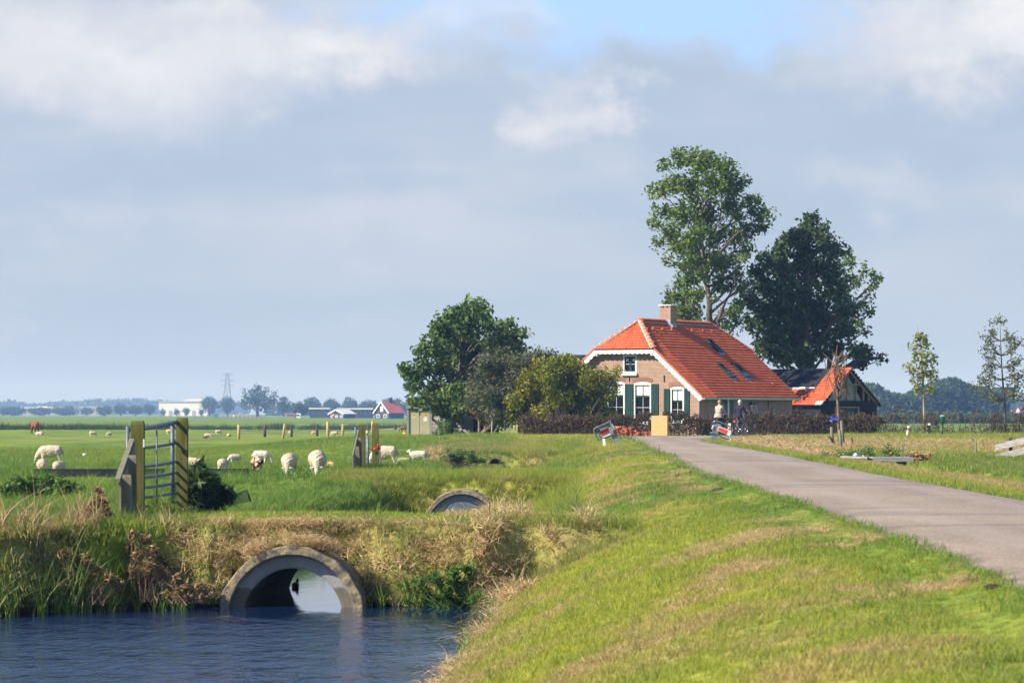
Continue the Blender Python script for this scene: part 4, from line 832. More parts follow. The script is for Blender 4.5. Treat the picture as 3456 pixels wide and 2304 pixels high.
def leaves(centres, rad, m, size, r, aspect=.55, up=.35, droop=.0, jitter=.35):
    C = np.repeat(np.asarray(centres, float), m, 0); n = len(C); R_ = np.repeat(np.asarray(rad, float), m) if np.ndim(rad) else rad
    off = r.normal(size=(n, 3)); off /= np.linalg.norm(off, axis=1)[:, None]+1e-9; P = C+off*((R_ if np.ndim(R_) == 0 else R_[:, None])*(r.rand(n, 1)**.45)); P[:, 2] -= droop*r.rand(n)
    nor = r.normal(size=(n, 3))+off*.6+np.array([0, 0, up]); nor /= np.linalg.norm(nor, axis=1)[:, None]
    a = r.normal(size=(n, 3)); a -= nor*(a*nor).sum(1)[:, None]; a /= np.linalg.norm(a, axis=1)[:, None]; b = np.cross(nor, a)
    s = size*(1-jitter+2*jitter*r.rand(n))[:, None]; V = np.stack([P-a*s*.5, P-b*s*.5*aspect+a*s*.08, P+a*s*.5, P+b*s*.5*aspect+a*s*.08], 1).reshape(-1, 3)
    return V, np.arange(n*4).reshape(-1, 4), r.rand(n)
def curve(a, b, sag, r, k=5):
    a = np.array(a, float); b = np.array(b, float); l = np.linalg.norm(b-a); j = r.normal(size=3)*l*.07; o = []
    for i in range(k+1):
        t = i/k; p = a+(b-a)*t+j*math.sin(math.pi*t); p[2] += sag*l*math.sin(math.pi*t)*.5; o.append(Vector(p))
    return o
def tree(name, label, cat, base, Y, lobes, trunk, leafmat, bark, leaf=.26, per=90, m=11, spray=.34, r0=.3, seed=1, depth=1.0, group=None, aspect=.55, limbs=True, droop=.1, twigs=4, gz=None, fill=1.0):
    r = np.random.RandomState(seed); B = at(base[0]*D2F, base[1]*D2F, Y); B.z = gz if gz is not None else B.z
    root = thing(name, label, cat, B, 0, group); px = D2F/FPX*Y
    T = [np.array(at(x*D2F, y*D2F, Y)-B) for x, y in trunk]; T[0] = np.array([T[0][0], 0, -.1]); tb = MB(); k = len(T)
    # resample the trunk
    pts = []; 
    for i in range(k-1):
        for j in range(4): pts.append(T[i]+(T[i+1]-T[i])*j/4+(r.normal(size=3)*r0*.15 if i+j else 0))
    pts.append(T[-1]); rad = [r0*(1-.88*i/(len(pts)-1))*(1.25 if i == 0 else 1) for i in range(len(pts))]; tb.tube([Vector(p) for p in pts], rad, 8)
    cen = []; crad = []
    for (x, y, rr) in lobes:
        c = np.array(at(x*D2F, y*D2F, Y)-B); rw = rr*px; c[1] += (r.rand()*2-1)*depth*(1.0 if rr < 40 else .55)*2.2
        n = max(3, int(per*fill*(rr/45.0)**2)); u = r.normal(size=(n, 3)); u /= np.linalg.norm(u, axis=1)[:, None]; q = c+u*rw*(r.rand(n, 1)**.5)*np.array([1.0, 1.0, .92]); cen.append(q); crad.append(np.full(n, spray)*(.7+.6*r.rand(n)))
        if limbs:
            cand = [i for i, p in enumerate(pts) if p[2] < c[2]-.15*rw] or [0]; i = min(cand, key=lambda i: abs((c[2]-pts[i][2])-.9*math.hypot(c[0]-pts[i][0], c[1]-pts[i][1]))); lr = max(.03, min(rad[i]*.6, .05+.025*np.linalg.norm(c-pts[i])))
            cv = curve(pts[i], c, .12, r); tb.tube(cv, [lr*(1-.75*t/5) for t in range(6)], 6)
            for w in range(twigs): tb.tube(curve(cv[3+w % 3], q[r.randint(n)], .1, r, 3), [lr*.28, lr*.2, lr*.14, lr*.08], 4, cap=False)
    tb.build('trunk', bark, root, fix=False)
    V, Fc, rn = leaves(np.concatenate(cen), np.concatenate(crad), m, leaf, r, aspect, droop=droop); np_mesh('crown', V, Fc, leafmat, root, fattrs={'rnd': rn}); return root
YH = 203
tree('ash_tree', 'tallest tree, open airy green crown rising behind the farmhouse chimney', 'tree', (1634, 985), YH,
     [(1600,372,36),(1560,362,24),(1635,375,34),(1665,390,26),(1520,382,14),(1545,412,30),(1585,430,36),(1635,425,38),(1680,425,30),(1512,440,18),(1500,432,12),(1530,478,26),(1572,490,34),(1625,485,38),(1680,480,36),(1725,452,22),(1710,420,16),(1745,485,24),(1766,492,12),(1500,508,14),(1545,530,28),(1600,545,36),(1655,540,36),(1705,535,30),(1748,520,18),(1515,556,16),(1560,572,26),(1612,590,30),(1668,590,28),(1715,575,20),(1535,595,12),(1690,625,16),(1655,640,16),(1700,700,18),(1668,745,16),(1690,740,16),(1640,690,10),(1608,622,24),(1648,655,22),(1680,655,16),(1650,602,28),(1600,598,22),(1700,660,16),(1660,720,16),(1685,715,14)],
     [(1634,985),(1630,760),(1628,680),(1618,600),(1605,500),(1600,400)], M_ASH2, M_BARK, leaf=.25, per=62, m=16, spray=.42, r0=.24, seed=3, depth=.9, twigs=5, gz=1.36)
tree('ash_tree', 'second thin leaning trunk with little foliage beside the tallest tree', 'tree', (1652, 985), YH-1, [(1690,640,14),(1720,640,16),(1705,600,14),(1688,720,14)], [(1652,985),(1650,735),(1665,690),(1690,660)], M_ASH2, M_BARK, leaf=.26, per=60, m=11, spray=.4, r0=.17, seed=4, gz=1.36)
tree('ash_tree', 'smaller bushy green tree immediately right of the farmhouse chimney', 'tree', (1575, 985), YH-3, [(1580,610,24),(1572,645,26),(1556,680,26),(1590,680,30),(1575,715,32),(1552,715,22),(1600,725,24),(1612,750,16),(1560,745,24),(1590,755,22)], [(1575,985),(1575,760),(1578,640)], M_ASH, M_BARK, leaf=.28, per=60, m=13, spray=.40, r0=.16, seed=5, gz=1.36)
tree('oak_tree', 'broad dark green tree right of the tallest tree, behind the barn roof', 'tree', (1850, 985), YH+6,
     [(1860,502,18),(1850,530,26),(1880,535,20),(1815,548,26),(1790,570,22),(1845,572,36),(1895,570,30),(1925,575,18),(1765,600,24),(1800,612,36),(1850,618,40),(1905,618,36),(1735,622,20),(1745,660,32),(1795,668,42),(1855,675,44),(1912,670,34),(1720,690,24),(1765,715,42),(1822,728,46),(1885,725,42),(1935,712,26),(1730,740,28),(1775,770,42),(1835,780,46),(1895,770,38),(1940,760,24),(1760,800,28),(1800,815,30),(1840,818,30),(1880,800,26),(1925,800,22),(1960,805,22),(1990,815,22),(2015,822,12),(1975,830,14)],
     [(1850,985),(1852,800),(1850,680),(1855,560)], M_OAK, M_BARK, leaf=.31, per=70, m=14, spray=.42, r0=.36, seed=6, depth=1.2, gz=1.36)
tree('maple_tree', 'lighter green tree reaching out to the right of the broad dark tree', 'tree', (1900, 985), YH+9, [(1945,580,14),(1955,605,22),(1930,620,22),(1985,620,16),(1975,640,24),(2012,640,14),(2000,665,18),(1950,650,28),(2022,632,8),(1990,695,22),(1955,690,28),(2005,712,10),(1975,735,24),(1992,760,14),(1945,740,26)], [(1900,985),(1905,820),(1930,720),(1960,640)], M_ASH, M_BARK, leaf=.30, per=30, m=12, spray=.42, r0=.22, seed=7, gz=1.36)
tree('ash_tree', 'rounded green ash tree with yellow patches beside the electrical cabinet', 'tree', (1040, 985), 186,
     [(1085,702,20),(1065,720,20),(1105,720,26),(1040,730,22),(1075,748,34),(1015,742,18),(1120,745,18),(1000,752,20),(1035,772,32),(1090,785,36),(985,785,18),(1010,805,28),(1055,815,38),(1105,820,36),(1140,778,18),(1168,748,18),(1160,780,24),(1190,770,18),(1206,766,8),(1185,798,20),(1150,815,28),(965,805,14),(975,835,24),(1020,850,34),(1070,860,36),(940,850,18),(925,848,10),(960,868,24),(995,890,30),(1045,900,34),(1085,895,26),(945,890,18),(968,915,20),(1010,925,24),(1050,935,20),(1070,925,16),(940,920,10),(1030,955,14),(1048,962,14),(1140,752,20),(1128,800,30),(1165,812,28),(1135,845,26),(1020,765,26),(1180,830,18)],
     [(1040,990),(1042,930),(1055,850),(1075,760)], M_ASH, M_BARK, leaf=.30, per=64, m=13, spray=.40, r0=.20, seed=8, depth=.9, gz=1.25)
tree('elder_tree', 'grey green fine leaved small tree in front of the rounded ash tree', 'tree', (1105, 992), 182,
     [(1150,815,22),(1120,835,26),(1160,845,32),(1195,835,24),(1215,815,14),(1240,812,16),(1265,818,14),(1105,865,26),(1140,875,34),(1185,875,30),(1220,850,20),(1090,895,24),(1120,910,32),(1160,915,32),(1085,925,20),(1110,935,24),(1145,945,26),(1175,940,22),(1190,900,22),(1130,965,14),(1150,970,14)],
     [(1100,998),(1102,950),(1125,880),(1155,830)], M_GREYL, M_TWIG, leaf=.16, per=150, m=16, spray=.38, r0=.09, seed=9, depth=.6, gz=1.30)
tree('elder_tree', 'slim grey trunk with thin grey green leaves left of the yellowing bush', 'tree', (1128, 998), 181, [(1140,925,16),(1160,905,18),(1125,950,14),(1175,955,16)], [(1130,1000),(1130,940),(1150,890)], M_GREYL, M_BARKP, leaf=.17, per=60, m=12, spray=.34, r0=.07, seed=10, depth=.5, gz=1.30)
def bush(name, label, base, Y, lobes, mat, stems, seed, leaf=.16, per=90, m=14, spray=.3, gz=1.36, bark=None, depth=.8, cat='bush', group=None, fill=1.0, sr=.05, aspect=.55):
    r = np.random.RandomState(seed); B = at(base[0]*D2F, base[1]*D2F, Y); B.z = gz; root = thing(name, label, cat, B, 0, group); px = D2F/FPX*Y; cen = []; tb = MB()
    for (x, y, rr) in lobes:
        c = np.array(at(x*D2F, y*D2F, Y)-B); rw = rr*px; c[1] += (r.rand()*2-1)*depth; n = max(3, int(per*fill*(rr/45.)**2)); u = r.normal(size=(n, 3)); u /= np.linalg.norm(u, axis=1)[:, None]; q = c+u*rw*(r.rand(n, 1)**.5); q[:, 2] = np.maximum(q[:, 2], .05); cen.append(q)
        for s in range(stems): st_ = np.array([r.normal()*.12+.25*c[0], r.normal()*.15, -.05]); tb.tube(curve(st_, q[r.randint(n)], .05, r, 4), [sr, sr*.8, sr*.6, sr*.4, sr*.2], 5, cap=False)
    tb.build('stems', bark or M_BARK, root, fix=False); V, Fc, rn = leaves(np.concatenate(cen), spray, m, leaf, r, aspect); V[:, 2] = np.maximum(V[:, 2], .0); np_mesh('foliage', V, Fc, mat, root, fattrs={'rnd': rn}); return root
bush('large_bush', 'large rounded bush with yellowing leaves against the left of the farmhouse gable', (1300, 1000), 180.5,
     [(1270,838,24),(1240,845,24),(1300,840,24),(1335,850,24),(1225,870,28),(1265,872,34),(1310,872,34),(1350,872,26),(1382,862,18),(1375,885,22),(1405,868,12),(1415,855,9),(1200,900,28),(1240,912,34),(1285,908,34),(1330,910,34),(1370,910,24),(1395,905,18),(1410,890,12),(1180,925,20),(1205,945,28),(1240,955,28),(1215,975,20),(1345,950,30),(1380,945,24),(1400,960,20),(1360,975,22),(1320,950,20),(1175,955,16)], M_YELL, 2, 11, leaf=.15, per=190, m=17, spray=.32, depth=.9, sr=.045)
# hedge of copper beech round the yard: leaf faces through the hedge's volume, on thin stems
def hedge(name, label, runs, seed, dens=150, leaf=.085, mat=M_BEECH, h0=1.15, thick=.75, gap=0.0, group=None):
    r = np.random.RandomState(seed); a, b = runs; A = Vector((a[0], a[1], 1.36)); Bv = Vector((b[0], b[1], 1.36)); root = thing(name, label, 'hedge', A, 0, group); d = Bv-A; l = d.length; d.normalize(); nrm = Vector((-d.y, d.x, 0)); n = int(l*dens*1.7); cen = []
    s = r.rand(n)*l; top = h0*(.62+.66*fbm(s, s*0, .9, seed)+.40*(vnoise(s, s*0, .28, seed+3)-.5)); dn = vnoise(s, s*0, .8, seed+9)
    h = top*(r.rand(n)**.75); w = (r.rand(n)-.5)*thick*np.where(h > h0*.9, .6, 1); k = (dn > gap*r.rand(n)*1.6) | (h < .45*h0*(1-gap*.3)); s, h, w = s[k], h[k], w[k]
    C = np.stack([d.x*s+nrm.x*w, d.y*s+nrm.y*w, h+.04], 1); tb = MB(); step = .22 if gap == 0 else .34; q = 0.1
    while q < l:
        for j in range(2): tb.tube([Vector((d.x*q, d.y*q, -.05)), Vector((d.x*q+r.normal()*.10, d.y*q+r.normal()*.15, h0*.55)), Vector((d.x*q+r.normal()*.16, d.y*q+r.normal()*.22, h0*(.85+.3*r.rand())))], [.022, .014, .006], 4, cap=False)
        q += step*(.6+.8*r.rand())
    tb.build('stems', M_TWIG, root, fix=False); V, Fc, rn = leaves(C, .13, 7, leaf, r, .6); V[:, 2] = np.maximum(V[:, 2], .0); np_mesh('foliage', V, Fc, mat, root, fattrs={'rnd': rn}); return root
hx = lambda px, Y: (px-CX)/FPX*Y
hedge('beech_hedge', 'dark copper beech hedge below the large yellowing bush and the left gable windows', ((hx(1755, 177.5), 177.8), (hx(2205, 176.6), 176.6)), 21, 190, h0=1.12)
hedge('beech_hedge', 'dark brown beech hedge between the chipboard panel and the black barn', ((hx(2240, 176.4), 176.4), (hx(2975, 175.2), 175.2)), 22, 170, h0=1.12)
hedge('beech_hedge', 'thin reddish beech hedge with gaps right of the black barn', ((hx(2982, 175.2), 175.2), (hx(3340, 174.6), 174.6)), 23, 90, h0=1.22, gap=.85)
hedge('beech_hedge', 'dense reddish hedge end at the right edge of the view', ((hx(3345, 174.6), 174.6), (hx(3640, 174.2), 174.2)), 24, 150, h0=1.30, gap=.25)
# young trees
def young(name, label, pts, Y, crown, mat, bark, r0, leaf, seed, gz, per=30, m=8, spray=.2, limbs=None, group=None):
    r = np.random.RandomState(seed); B = at(pts[0][0], pts[0][1], Y); B.z = gz; root = thing(name, label, 'young tree', B, 0, group); T = [at(x, y, Y)-B for x, y in pts]; T[0] = Vector((0, 0, -.05)); tb = MB(); k = len(T); tb.tube(T, [r0*(1-.85*i/(k-1)) for i in range(k)], 7); cen = []
    for (i, x, y, rr) in crown:
        c = at(x, y, Y)-B; c.y += r.normal()*.25; tb.tube(curve(T[i], c, -.12, r, 4), [r0*.38, r0*.3, r0*.22, r0*.15, r0*.08], 5, cap=False); a = np.array(T[i])*.35+np.array(c)*.65; n = max(2, int(per*rr/20)); t = r.rand(n, 1); P = a+(np.array(c)-a)*t+r.normal(size=(n, 3))*(rr/FPX*Y)*.42; cen.append(P)
        for w in range(3): tb.tube(curve(np.array(c)*.6+np.array(T[i])*.4, P[r.randint(n)], 0, r, 2), [r0*.14, r0*.1, r0*.05], 4, cap=False)
    tb.build('trunk', bark, root, fix=False)
    if mat is not None: V, Fc, rn = leaves(np.concatenate(cen), spray, m, leaf, r); np_mesh('crown', V, Fc, mat, root, fattrs={'rnd': rn})
    return root
young('young_maple', 'slim young tree with yellow green leaves behind the thin hedge', [(3120,1478),(3119,1400),(3117,1330),(3113,1250),(3110,1190),(3102,1130),(3096,1100)], 188,
      [(2,3085,1312,14),(2,3140,1312,14),(2,3088,1290,16),(2,3142,1300,12),(2,3074,1270,10),(2,3060,1245,12),(2,3050,1222,8),(3,3098,1268,16),(3,3150,1275,14),(3,3168,1272,8),(3,3135,1260,16),(3,3092,1240,16),(3,3160,1250,12),(3,3128,1235,16),(4,3090,1215,16),(4,3152,1232,14),(4,3158,1215,10),(4,3125,1205,16),(4,3085,1190,14),(4,3145,1190,12),(4,3118,1180,16),(4,3072,1170,10),(5,3136,1168,12),(5,3100,1165,14),(5,3120,1150,14),(5,3094,1140,10),(5,3128,1140,10),(5,3108,1128,10),(5,3096,1128,6),(3,3112,1285,14),(3,3110,1220,14)], M_YOUNG, M_BARKP, .085, .22, 31, 1.36, per=9, m=5, spray=.22)
ar = [(i, x, y, r_) for i, x, y, r_ in [(2,3300,1322,14),(2,3330,1330,16),(2,3350,1340,14),(2,3285,1290,12),(2,3305,1282,12),(3,3296,1275,12),(3,3330,1300,14),(3,3410,1338,14),(3,3440,1342,14),(3,3455,1345,12),(3,3445,1310,16),(3,3420,1305,16),(4,3320,1258,14),(4,3345,1270,12),(4,3425,1275,18),(4,3450,1270,18),(4,3462,1262,14),(4,3325,1240,12),(5,3330,1225,12),(5,3345,1240,12),(5,3415,1240,14),(5,3445,1225,16),(5,3435,1210,16),(5,3320,1190,14),(5,3345,1200,14),(6,3312,1165,10),(6,3330,1155,12),(6,3350,1170,12),(6,3410,1185,14),(6,3430,1165,16),(6,3450,1150,14),(7,3312,1135,8),(7,3330,1140,10),(7,3410,1145,14),(7,3425,1135,12),(7,3350,1115,10),(7,3335,1112,8),(8,3355,1090,8),(8,3398,1085,6),(8,3375,1075,8),(7,3402,1120,8)]]
young('young_alder', 'sparse young tree with horizontal airy branches at the right edge', [(3393,1475),(3392,1440),(3390,1350),(3386,1310),(3384,1280),(3381,1240),(3379,1200),(3377,1150),(3375,1085)], 185, ar, M_ALDER, M_BARK, .085, .15, 32, 1.36, per=13, m=7, spray=.27)
bt_ = []
rr_ = np.random.RandomState(5)
for i in range(46): k = rr_.randint(2, 7); a = rr_.rand()*2-1; bt_.append((k, 2828+a*(26+rr_.rand()*42), 1330-rr_.rand()*175+abs(a)*30, 10))
young('bare_tree', 'small nearly leafless tree with stakes and blue ribbon in front of the barn', [(2833,1497),(2830,1420),(2827,1350),(2825,1310),(2824,1280),(2823,1240),(2822,1200),(2826,1165)], 135, bt_, None, M_TWIG, .07, .1, 33, 1.17)
bush('leaf_tuft', 'few last leaves hanging in the small nearly leafless tree', (2826/D2F, 1300/D2F), 135, [(2850/D2F,1288/D2F,9),(2815/D2F,1250/D2F,10),(2835/D2F,1230/D2F,8)], M_GREYL, 0, 34, .10, per=40, m=3, gz=1.17, cat='foliage') if False else None
# shrubs in the foreground pasture and on the ditch banks
fg = lambda x, y, z: ((EYE-z)*FPX/(y*D2F-HY))
bush('nettle_patch', 'leafy green nettle patch in front of the black trough at the left edge', (95, 1135), 70, [(20,1118,16),(50,1112,16),(80,1108,16),(110,1104,16),(140,1110,15),(165,1118,12),(60,1125,16),(110,1120,16),(10,1130,14),(150,1125,12),(185,1122,9),(35,1135,12),(85,1135,12)], M_BUSH, 1, 41, leaf=.10, per=190, m=10, spray=.10, gz=.68, depth=.5, cat='nettles', sr=.008)
bush('sedge_tuft', 'dark bushy sedge clump at the foot of the right gate post', (455, 1165), 54.9, [(440,1100,16),(455,1085,16),(470,1105,16),(425,1120,16),(450,1125,20),(480,1125,16),(500,1130,12),(415,1140,14),(440,1145,16),(470,1148,16),(498,1148,12),(520,1140,9),(485,1110,12)], M_DKBUSH, 3, 42, leaf=.26, per=200, m=12, spray=.10, aspect=.16, gz=.86, depth=.35, cat='sedge', sr=.008, bark=M_DKBUSH)
bush('ditch_shrub', 'low dark green shrub on the bank left of the third culvert', (1050, 1068), 131, [(985,1052,12),(1005,1048,14),(1030,1045,16),(1055,1045,16),(1080,1048,14),(1100,1055,12),(1020,1058,12),(1050,1060,14),(1085,1060,12),(1112,1060,8)], M_BUSH, 2, 43, leaf=.09, per=260, m=12, spray=.14, gz=.62, depth=.7, sr=.012)
bush('roadside_shrub', 'green weedy shrub in front of the grey plank shed', (1010, 1015), 172, [(975,1010,14),(1000,1000,16),(1020,990,16),(1045,1000,14),(1025,1012,16),(1060,1012,12),(990,1016,12),(1010,975,9),(1030,972,8)], M_BUSH, 3, 44, leaf=.10, per=200, m=12, spray=.18, gz=1.10, depth=.8, sr=.012)
bush('weed_clump', 'green weeds behind the plank footbridge', (2000, 1060), 97, [(1905,1050,12),(1930,1045,14),(1955,1042,14),(1980,1040,14),(2005,1036,12),(2030,1035,14),(2055,1042,10),(2075,1048,8),(1960,1052,12),(2010,1050,12),(1885,1048,9)], M_BUSH, 3, 45, leaf=.06, per=200, m=12, spray=.12, gz=.95, depth=1.2, cat='weeds', sr=.010)
bush('hanging_tussock', 'overhanging dark green tussock above the water right of the near culvert', (1050, 1390), 44.8, [(930,1345,10),(960,1340,14),(1000,1325,18),(1040,1320,20),(1075,1310,18),(1095,1335,16),(1060,1350,20),(1020,1355,18),(980,1370,14),(1030,1380,16),(1075,1378,14),(940,1378,9),(1100,1365,10)], M_BUSH, 6, 46, leaf=.11, per=110, m=10, aspect=.22, spray=.07, gz=.02, depth=.22, cat='grass tussock', sr=.007, bark=M_BUSH)

M_DOCK = foliage('withered_dock_leaves', [(.075, .045, .022), (.18, .11, .05), (.36, .24, .11), (.62, .46, .25)], .3, nscale=2.0)
for lb, base, Y, lobes, sd in (('tall rust brown withered dock left of the stepped wing fence', (230, 1280), 45.2, [(225,1130,12),(235,1150,14),(215,1165,14),(240,1180,14),(225,1195,16),(250,1210,14),(215,1220,16),(240,1240,16),(200,1205,10),(255,1250,12)], 61), ('withered brown plants hanging over the water below the wing fence', (330, 1330), 44.4, [(310,1225,12),(335,1240,14),(350,1265,14),(320,1270,16),(300,1255,12),(370,1290,14),(340,1300,16),(390,1310,12),(360,1330,14),(310,1310,14),(330,1345,14),(300,1340,12),(385,1345,12)], 62),
        ('pale withered stems tangled at the left of the culvert by the water', (430, 1380), 43.9, [(400,1330,9),(430,1345,12),(455,1350,12),(410,1365,12),(440,1375,12),(470,1370,10),(380,1372,9)], 63), ('mixed brown and green withered plants in the middle of the left bank', (180, 1340), 43.6, [(150,1270,12),(175,1285,14),(200,1290,14),(160,1310,14),(190,1325,14),(220,1310,14),(250,1325,12),(270,1345,12),(145,1340,12),(200,1355,12)], 64)):
    bush('withered_dock', lb, base, Y, lobes, M_DOCK, 6, sd, leaf=.11, per=150, m=6, aspect=.26, spray=.05, gz=.15, depth=.22, cat='withered plant', sr=.006, bark=M_TWIG)

# ------------------------------------------------------------------ far trees and woods (real size, far off; the haze does the rest)
M_FARL = foliage('far_tree_leaves', [(.030, .055, .020), (.045, .085, .026), (.075, .11, .035)], .2, nscale=.05)
def far_tree(label, x0, x1, ytop, ybase, Y, seed, name='far_tree', group='distant trees beyond the pasture', pale=False):
    r = np.random.RandomState(seed); s = FPX/Y; B = at((x0+x1)/2, HY+(EYE-.5)*FPX/Y, Y); B.z = .5; root = thing(name, label, 'tree', B, 0, group); w = (x1-x0)/s; h = (ybase-ytop)/s; tb = MB().tube([(0, 0, -.2), (r.normal()*.2, 0, h*.5), (r.normal()*.3, 0, h*.85)], [w*.035+.1, w*.025+.06, .05], 5)
    for i in range(4): tb.tube(curve((0, 0, h*.3), (w*.35*math.cos(i*1.6), w*.35*math.sin(i*1.6), h*(.5+.1*i)), .1, r, 2), [w*.014+.05, .06, .03], 4, cap=False)
    tb.build('trunk', M_BARK, root, fix=False); n = int(np.clip((x1-x0)*(ybase-ytop)*.05, 10, 120)); u = r.normal(size=(n, 3)); u /= np.linalg.norm(u, axis=1)[:, None]; C = u*(r.rand(n, 1)**.4)*np.array([w*.44, w*.44, h*.40])+np.array([0, 0, h*.56]); C[:, 0] *= (.75+.5*fbm(C[:, 2], C[:, 2]*0+seed, h*.3, seed))
    V, Fc, rn = leaves(C, w*.09+.25, 16, w*.035+.32, r, .8); np_mesh('crown', V, Fc, M_FARL, root, fattrs={'rnd': rn}); return root
FT = [('bushy tree at the right end of the white warehouse',672,742,1340,1408,2150),('round tree left of the big far tree, behind the pylon',735,800,1338,1408,2150),('largest far tree with a broad domed crown above the others',798,940,1296,1408,1850),('tree leaning against the right of the largest far tree',930,985,1338,1408,1800),('dark conical pair-like tree in front of the far farm sheds',972,1046,1341,1396,1450),
      ('wide low tree behind the far farm sheds, left one',1020,1090,1333,1400,1900),('rounded far tree right of the wide low tree',1085,1150,1337,1400,1900),('broad far tree above the pale shed roof',1145,1215,1332,1400,1900),('low far tree right above the long pale shed',1205,1280,1344,1400,1900),('far tree directly behind the red roofed blue farmhouse',1285,1370,1334,1400,1750),('far tree at the left edge of the rounded ash tree',1355,1420,1342,1400,1750),
      ('small round tree standing in front of the left part of the white warehouse',582,608,1381,1407,2100),('two stemmed small tree in front of the white warehouse',612,645,1376,1407,2100),('thin small tree in front of the right part of the white warehouse',668,690,1380,1407,2100),('tree at the left end of the white warehouse',540,562,1380,1408,2100),
      ('far tree in the row left of the white warehouse, tallest of the row',480,530,1366,1408,2300),('far tree in the middle of the row left of the warehouse',430,485,1370,1408,2300),('far tree in the row nearest the grey office block',380,435,1368,1408,2300),('far tree at the left end of the row, before the grey block',315,385,1374,1408,2350),('far tree right of the long grey block',260,320,1380,1408,2400),('far tree before the right end of the long grey block',170,265,1379,1408,2400),('far tree before the long grey block',90,175,1382,1408,2400),('far tree at the left edge of the view',-10,95,1380,1408,2400)]
for i, (lb, x0, x1, yt, yb, Y) in enumerate(FT): far_tree(lb, x0, x1, yt, yb, Y, 200+i)
def wood(name, label, x0, x1, topf, Y, seed, dep, q, size):
    r = np.random.RandomState(seed); s = FPX/Y; xs = x0+(x1-x0)*r.rand(q); t = np.array([topf(x) for x in xs]); zz = (HY-t)/s+EYE; z = .3+zz*(r.rand(q)**.6)*(.78+.30*vnoise(xs/s, xs*0, 12, seed)+.1*vnoise(xs/s, xs*0, 4, seed+2)); C = np.stack([(xs-CX)/s, Y+dep*(r.rand(q)-.3), z], 1); V, Fc, rn = leaves(C, size*1.2, 12, size, r, .85); o = np_mesh(name, V, Fc, M_FARL, None, fattrs={'rnd': rn}); return tag(o, label, kind='stuff')
wood('far_wood', 'hazy blue wood along the horizon on the left', -60, 800, lambda x: 1362+4*math.sin(x*.013)+(6 if x < 250 else 0), 4600, 51, 300, 1500, 5.0)
wood('far_wood', 'tall hazy wood along the horizon right of the barn', 2930, 3400, lambda x: 1316+10*math.sin(x*.021)+6*math.sin(x*.07), 950, 52, 50, 7500, .62)
wood('far_wood', 'low hazy scrub just above the thin hedge right of the barn', 2930, 3520, lambda x: 1402+3*math.sin(x*.05), 620, 55, 20, 2600, .45)
wood('far_wood', 'lower hazy wood at the right end of the horizon', 3380, 3560, lambda x: 1356+4*math.sin(x*.05), 1900, 53, 60, 500, 1.7)
wood('far_wood', 'hazy wood low behind the sheds and bushes', 900, 2990, lambda x: 1380, 2600, 54, 100, 2200, 3.0)
# ------------------------------------------------------------------ culverts
M_CONC = simple('lichened_concrete', (.33, .26, .15), (.13, .115, .09), 7, .9, .1, lo=.38, hi=.62, bd=.04, bs=.9, det=8); M_CONC2 = newmat('grey_concrete'); n_ = pnoise(3, 6, .65); n2_ = pnoise(17, 3, .6); sp_z = N('ShaderNodeSeparateXYZ'); L(N('ShaderNodeNewGeometry').outputs['Position'], sp_z.inputs[0])
damp = RAMP(M('ADD', sp_z.outputs[2], M('MULTIPLY', M('SUBTRACT', n_, .5), .18)), .27, .22); cc_ = MIX(RAMP(n_, .3, .7), (.24, .235, .225), (.34, .33, .31)); cc_ = MIX(M('MULTIPLY', RAMP(n2_, .55, .7), .5), cc_, (.15, .14, .13)); cc_ = MIX(M('MULTIPLY', damp, .75), cc_, (.10, .075, .045)); out(bsdf(cc_, .85, .2, 0, n2_, .01)); M_CONCL = simple('yellow_lichen', (.34, .26, .10), (.28, .22, .13), 8, .9)
def culvert(label, P):
    xa, ya, xb, yb, zc, rr = P; root = thing('culvert', label, 'culvert', (xa, ya, 0)); d = Vector((xb-xa, yb-ya, 0)); l = d.length; d.normalize(); sx = Vector((d.y, -d.x, 0)); n = 56
    def ring(prof, name, mat, jag=0):
        V = []; rs = np.random.RandomState(4)
        for r, y in prof:
            for j in range(n+1): q = R(-15)+R(210)*j/n; jj = 1+jag*(vnoise(j*1.0, y*10, 2.2, 5)-.5)*(r > .9*rr); V.append(sx*(r*jj*math.cos(q))+Vector((0, 0, zc+r*jj*math.sin(q)))+d*(y+(jag*.6*(vnoise(j*1., 3, 1.7, 8)-.5) if y == prof[0][1] else 0)))
        k = n+1; b = MB().add(V, [(i*k+j, i*k+j+1, (i+1)*k+j+1, (i+1)*k+j) for i in range(len(prof)-1) for j in range(n)], 0, False); return b.build(name, mat, root, fix=False)
    ring([(rr*1.0, .9), (rr*1.0, .0), (rr*.985, -.02), (rr*.885, -.02), (rr*.87, .0)], 'collar', M_CONC, .05)
    ring([(rr*.87, .0), (rr*.845, .13), (rr*.72, .15), (rr*.685, .17)], 'socket', M_CONC2)
    ring([(rr*.685, .17), (rr*.685, l*.33), (rr*.685, l*.66), (rr*.685, l)], 'barrel', M_CONC2); ring([(rr*.685, l), (rr*1.0, l), (rr*1.0, l-.9)], 'rear_collar', M_CONC); return root
culvert('large concrete culvert pipe in the foreground with dark water inside', PIPES[0]); culvert('concrete culvert arch in the second grassy crossing', PIPES[1])
dp = thing('drain_pipe', 'small dark drain pipe in the straw covered bank beyond the second crossing', 'drain pipe', at(1670, 1560, 131)); b = MB(); V = []
for y, r in ((.6, .22), (-.1, .22), (-.1, .17), (.3, .17), (.3, .001)):
    for j in range(17): q = math.pi*j/16; V.append((r*math.cos(q), y, r*math.sin(q)-.05))
b.add(V, [(i*17+j, i*17+j+1, (i+1)*17+j+1, (i+1)*17+j) for i in range(4) for j in range(16)], 0, True); b.build('pipe', M_DPOST if False else simple('rusty_dark_pipe', (.05, .035, .025), (.09, .06, .04), 6, .9), dp)
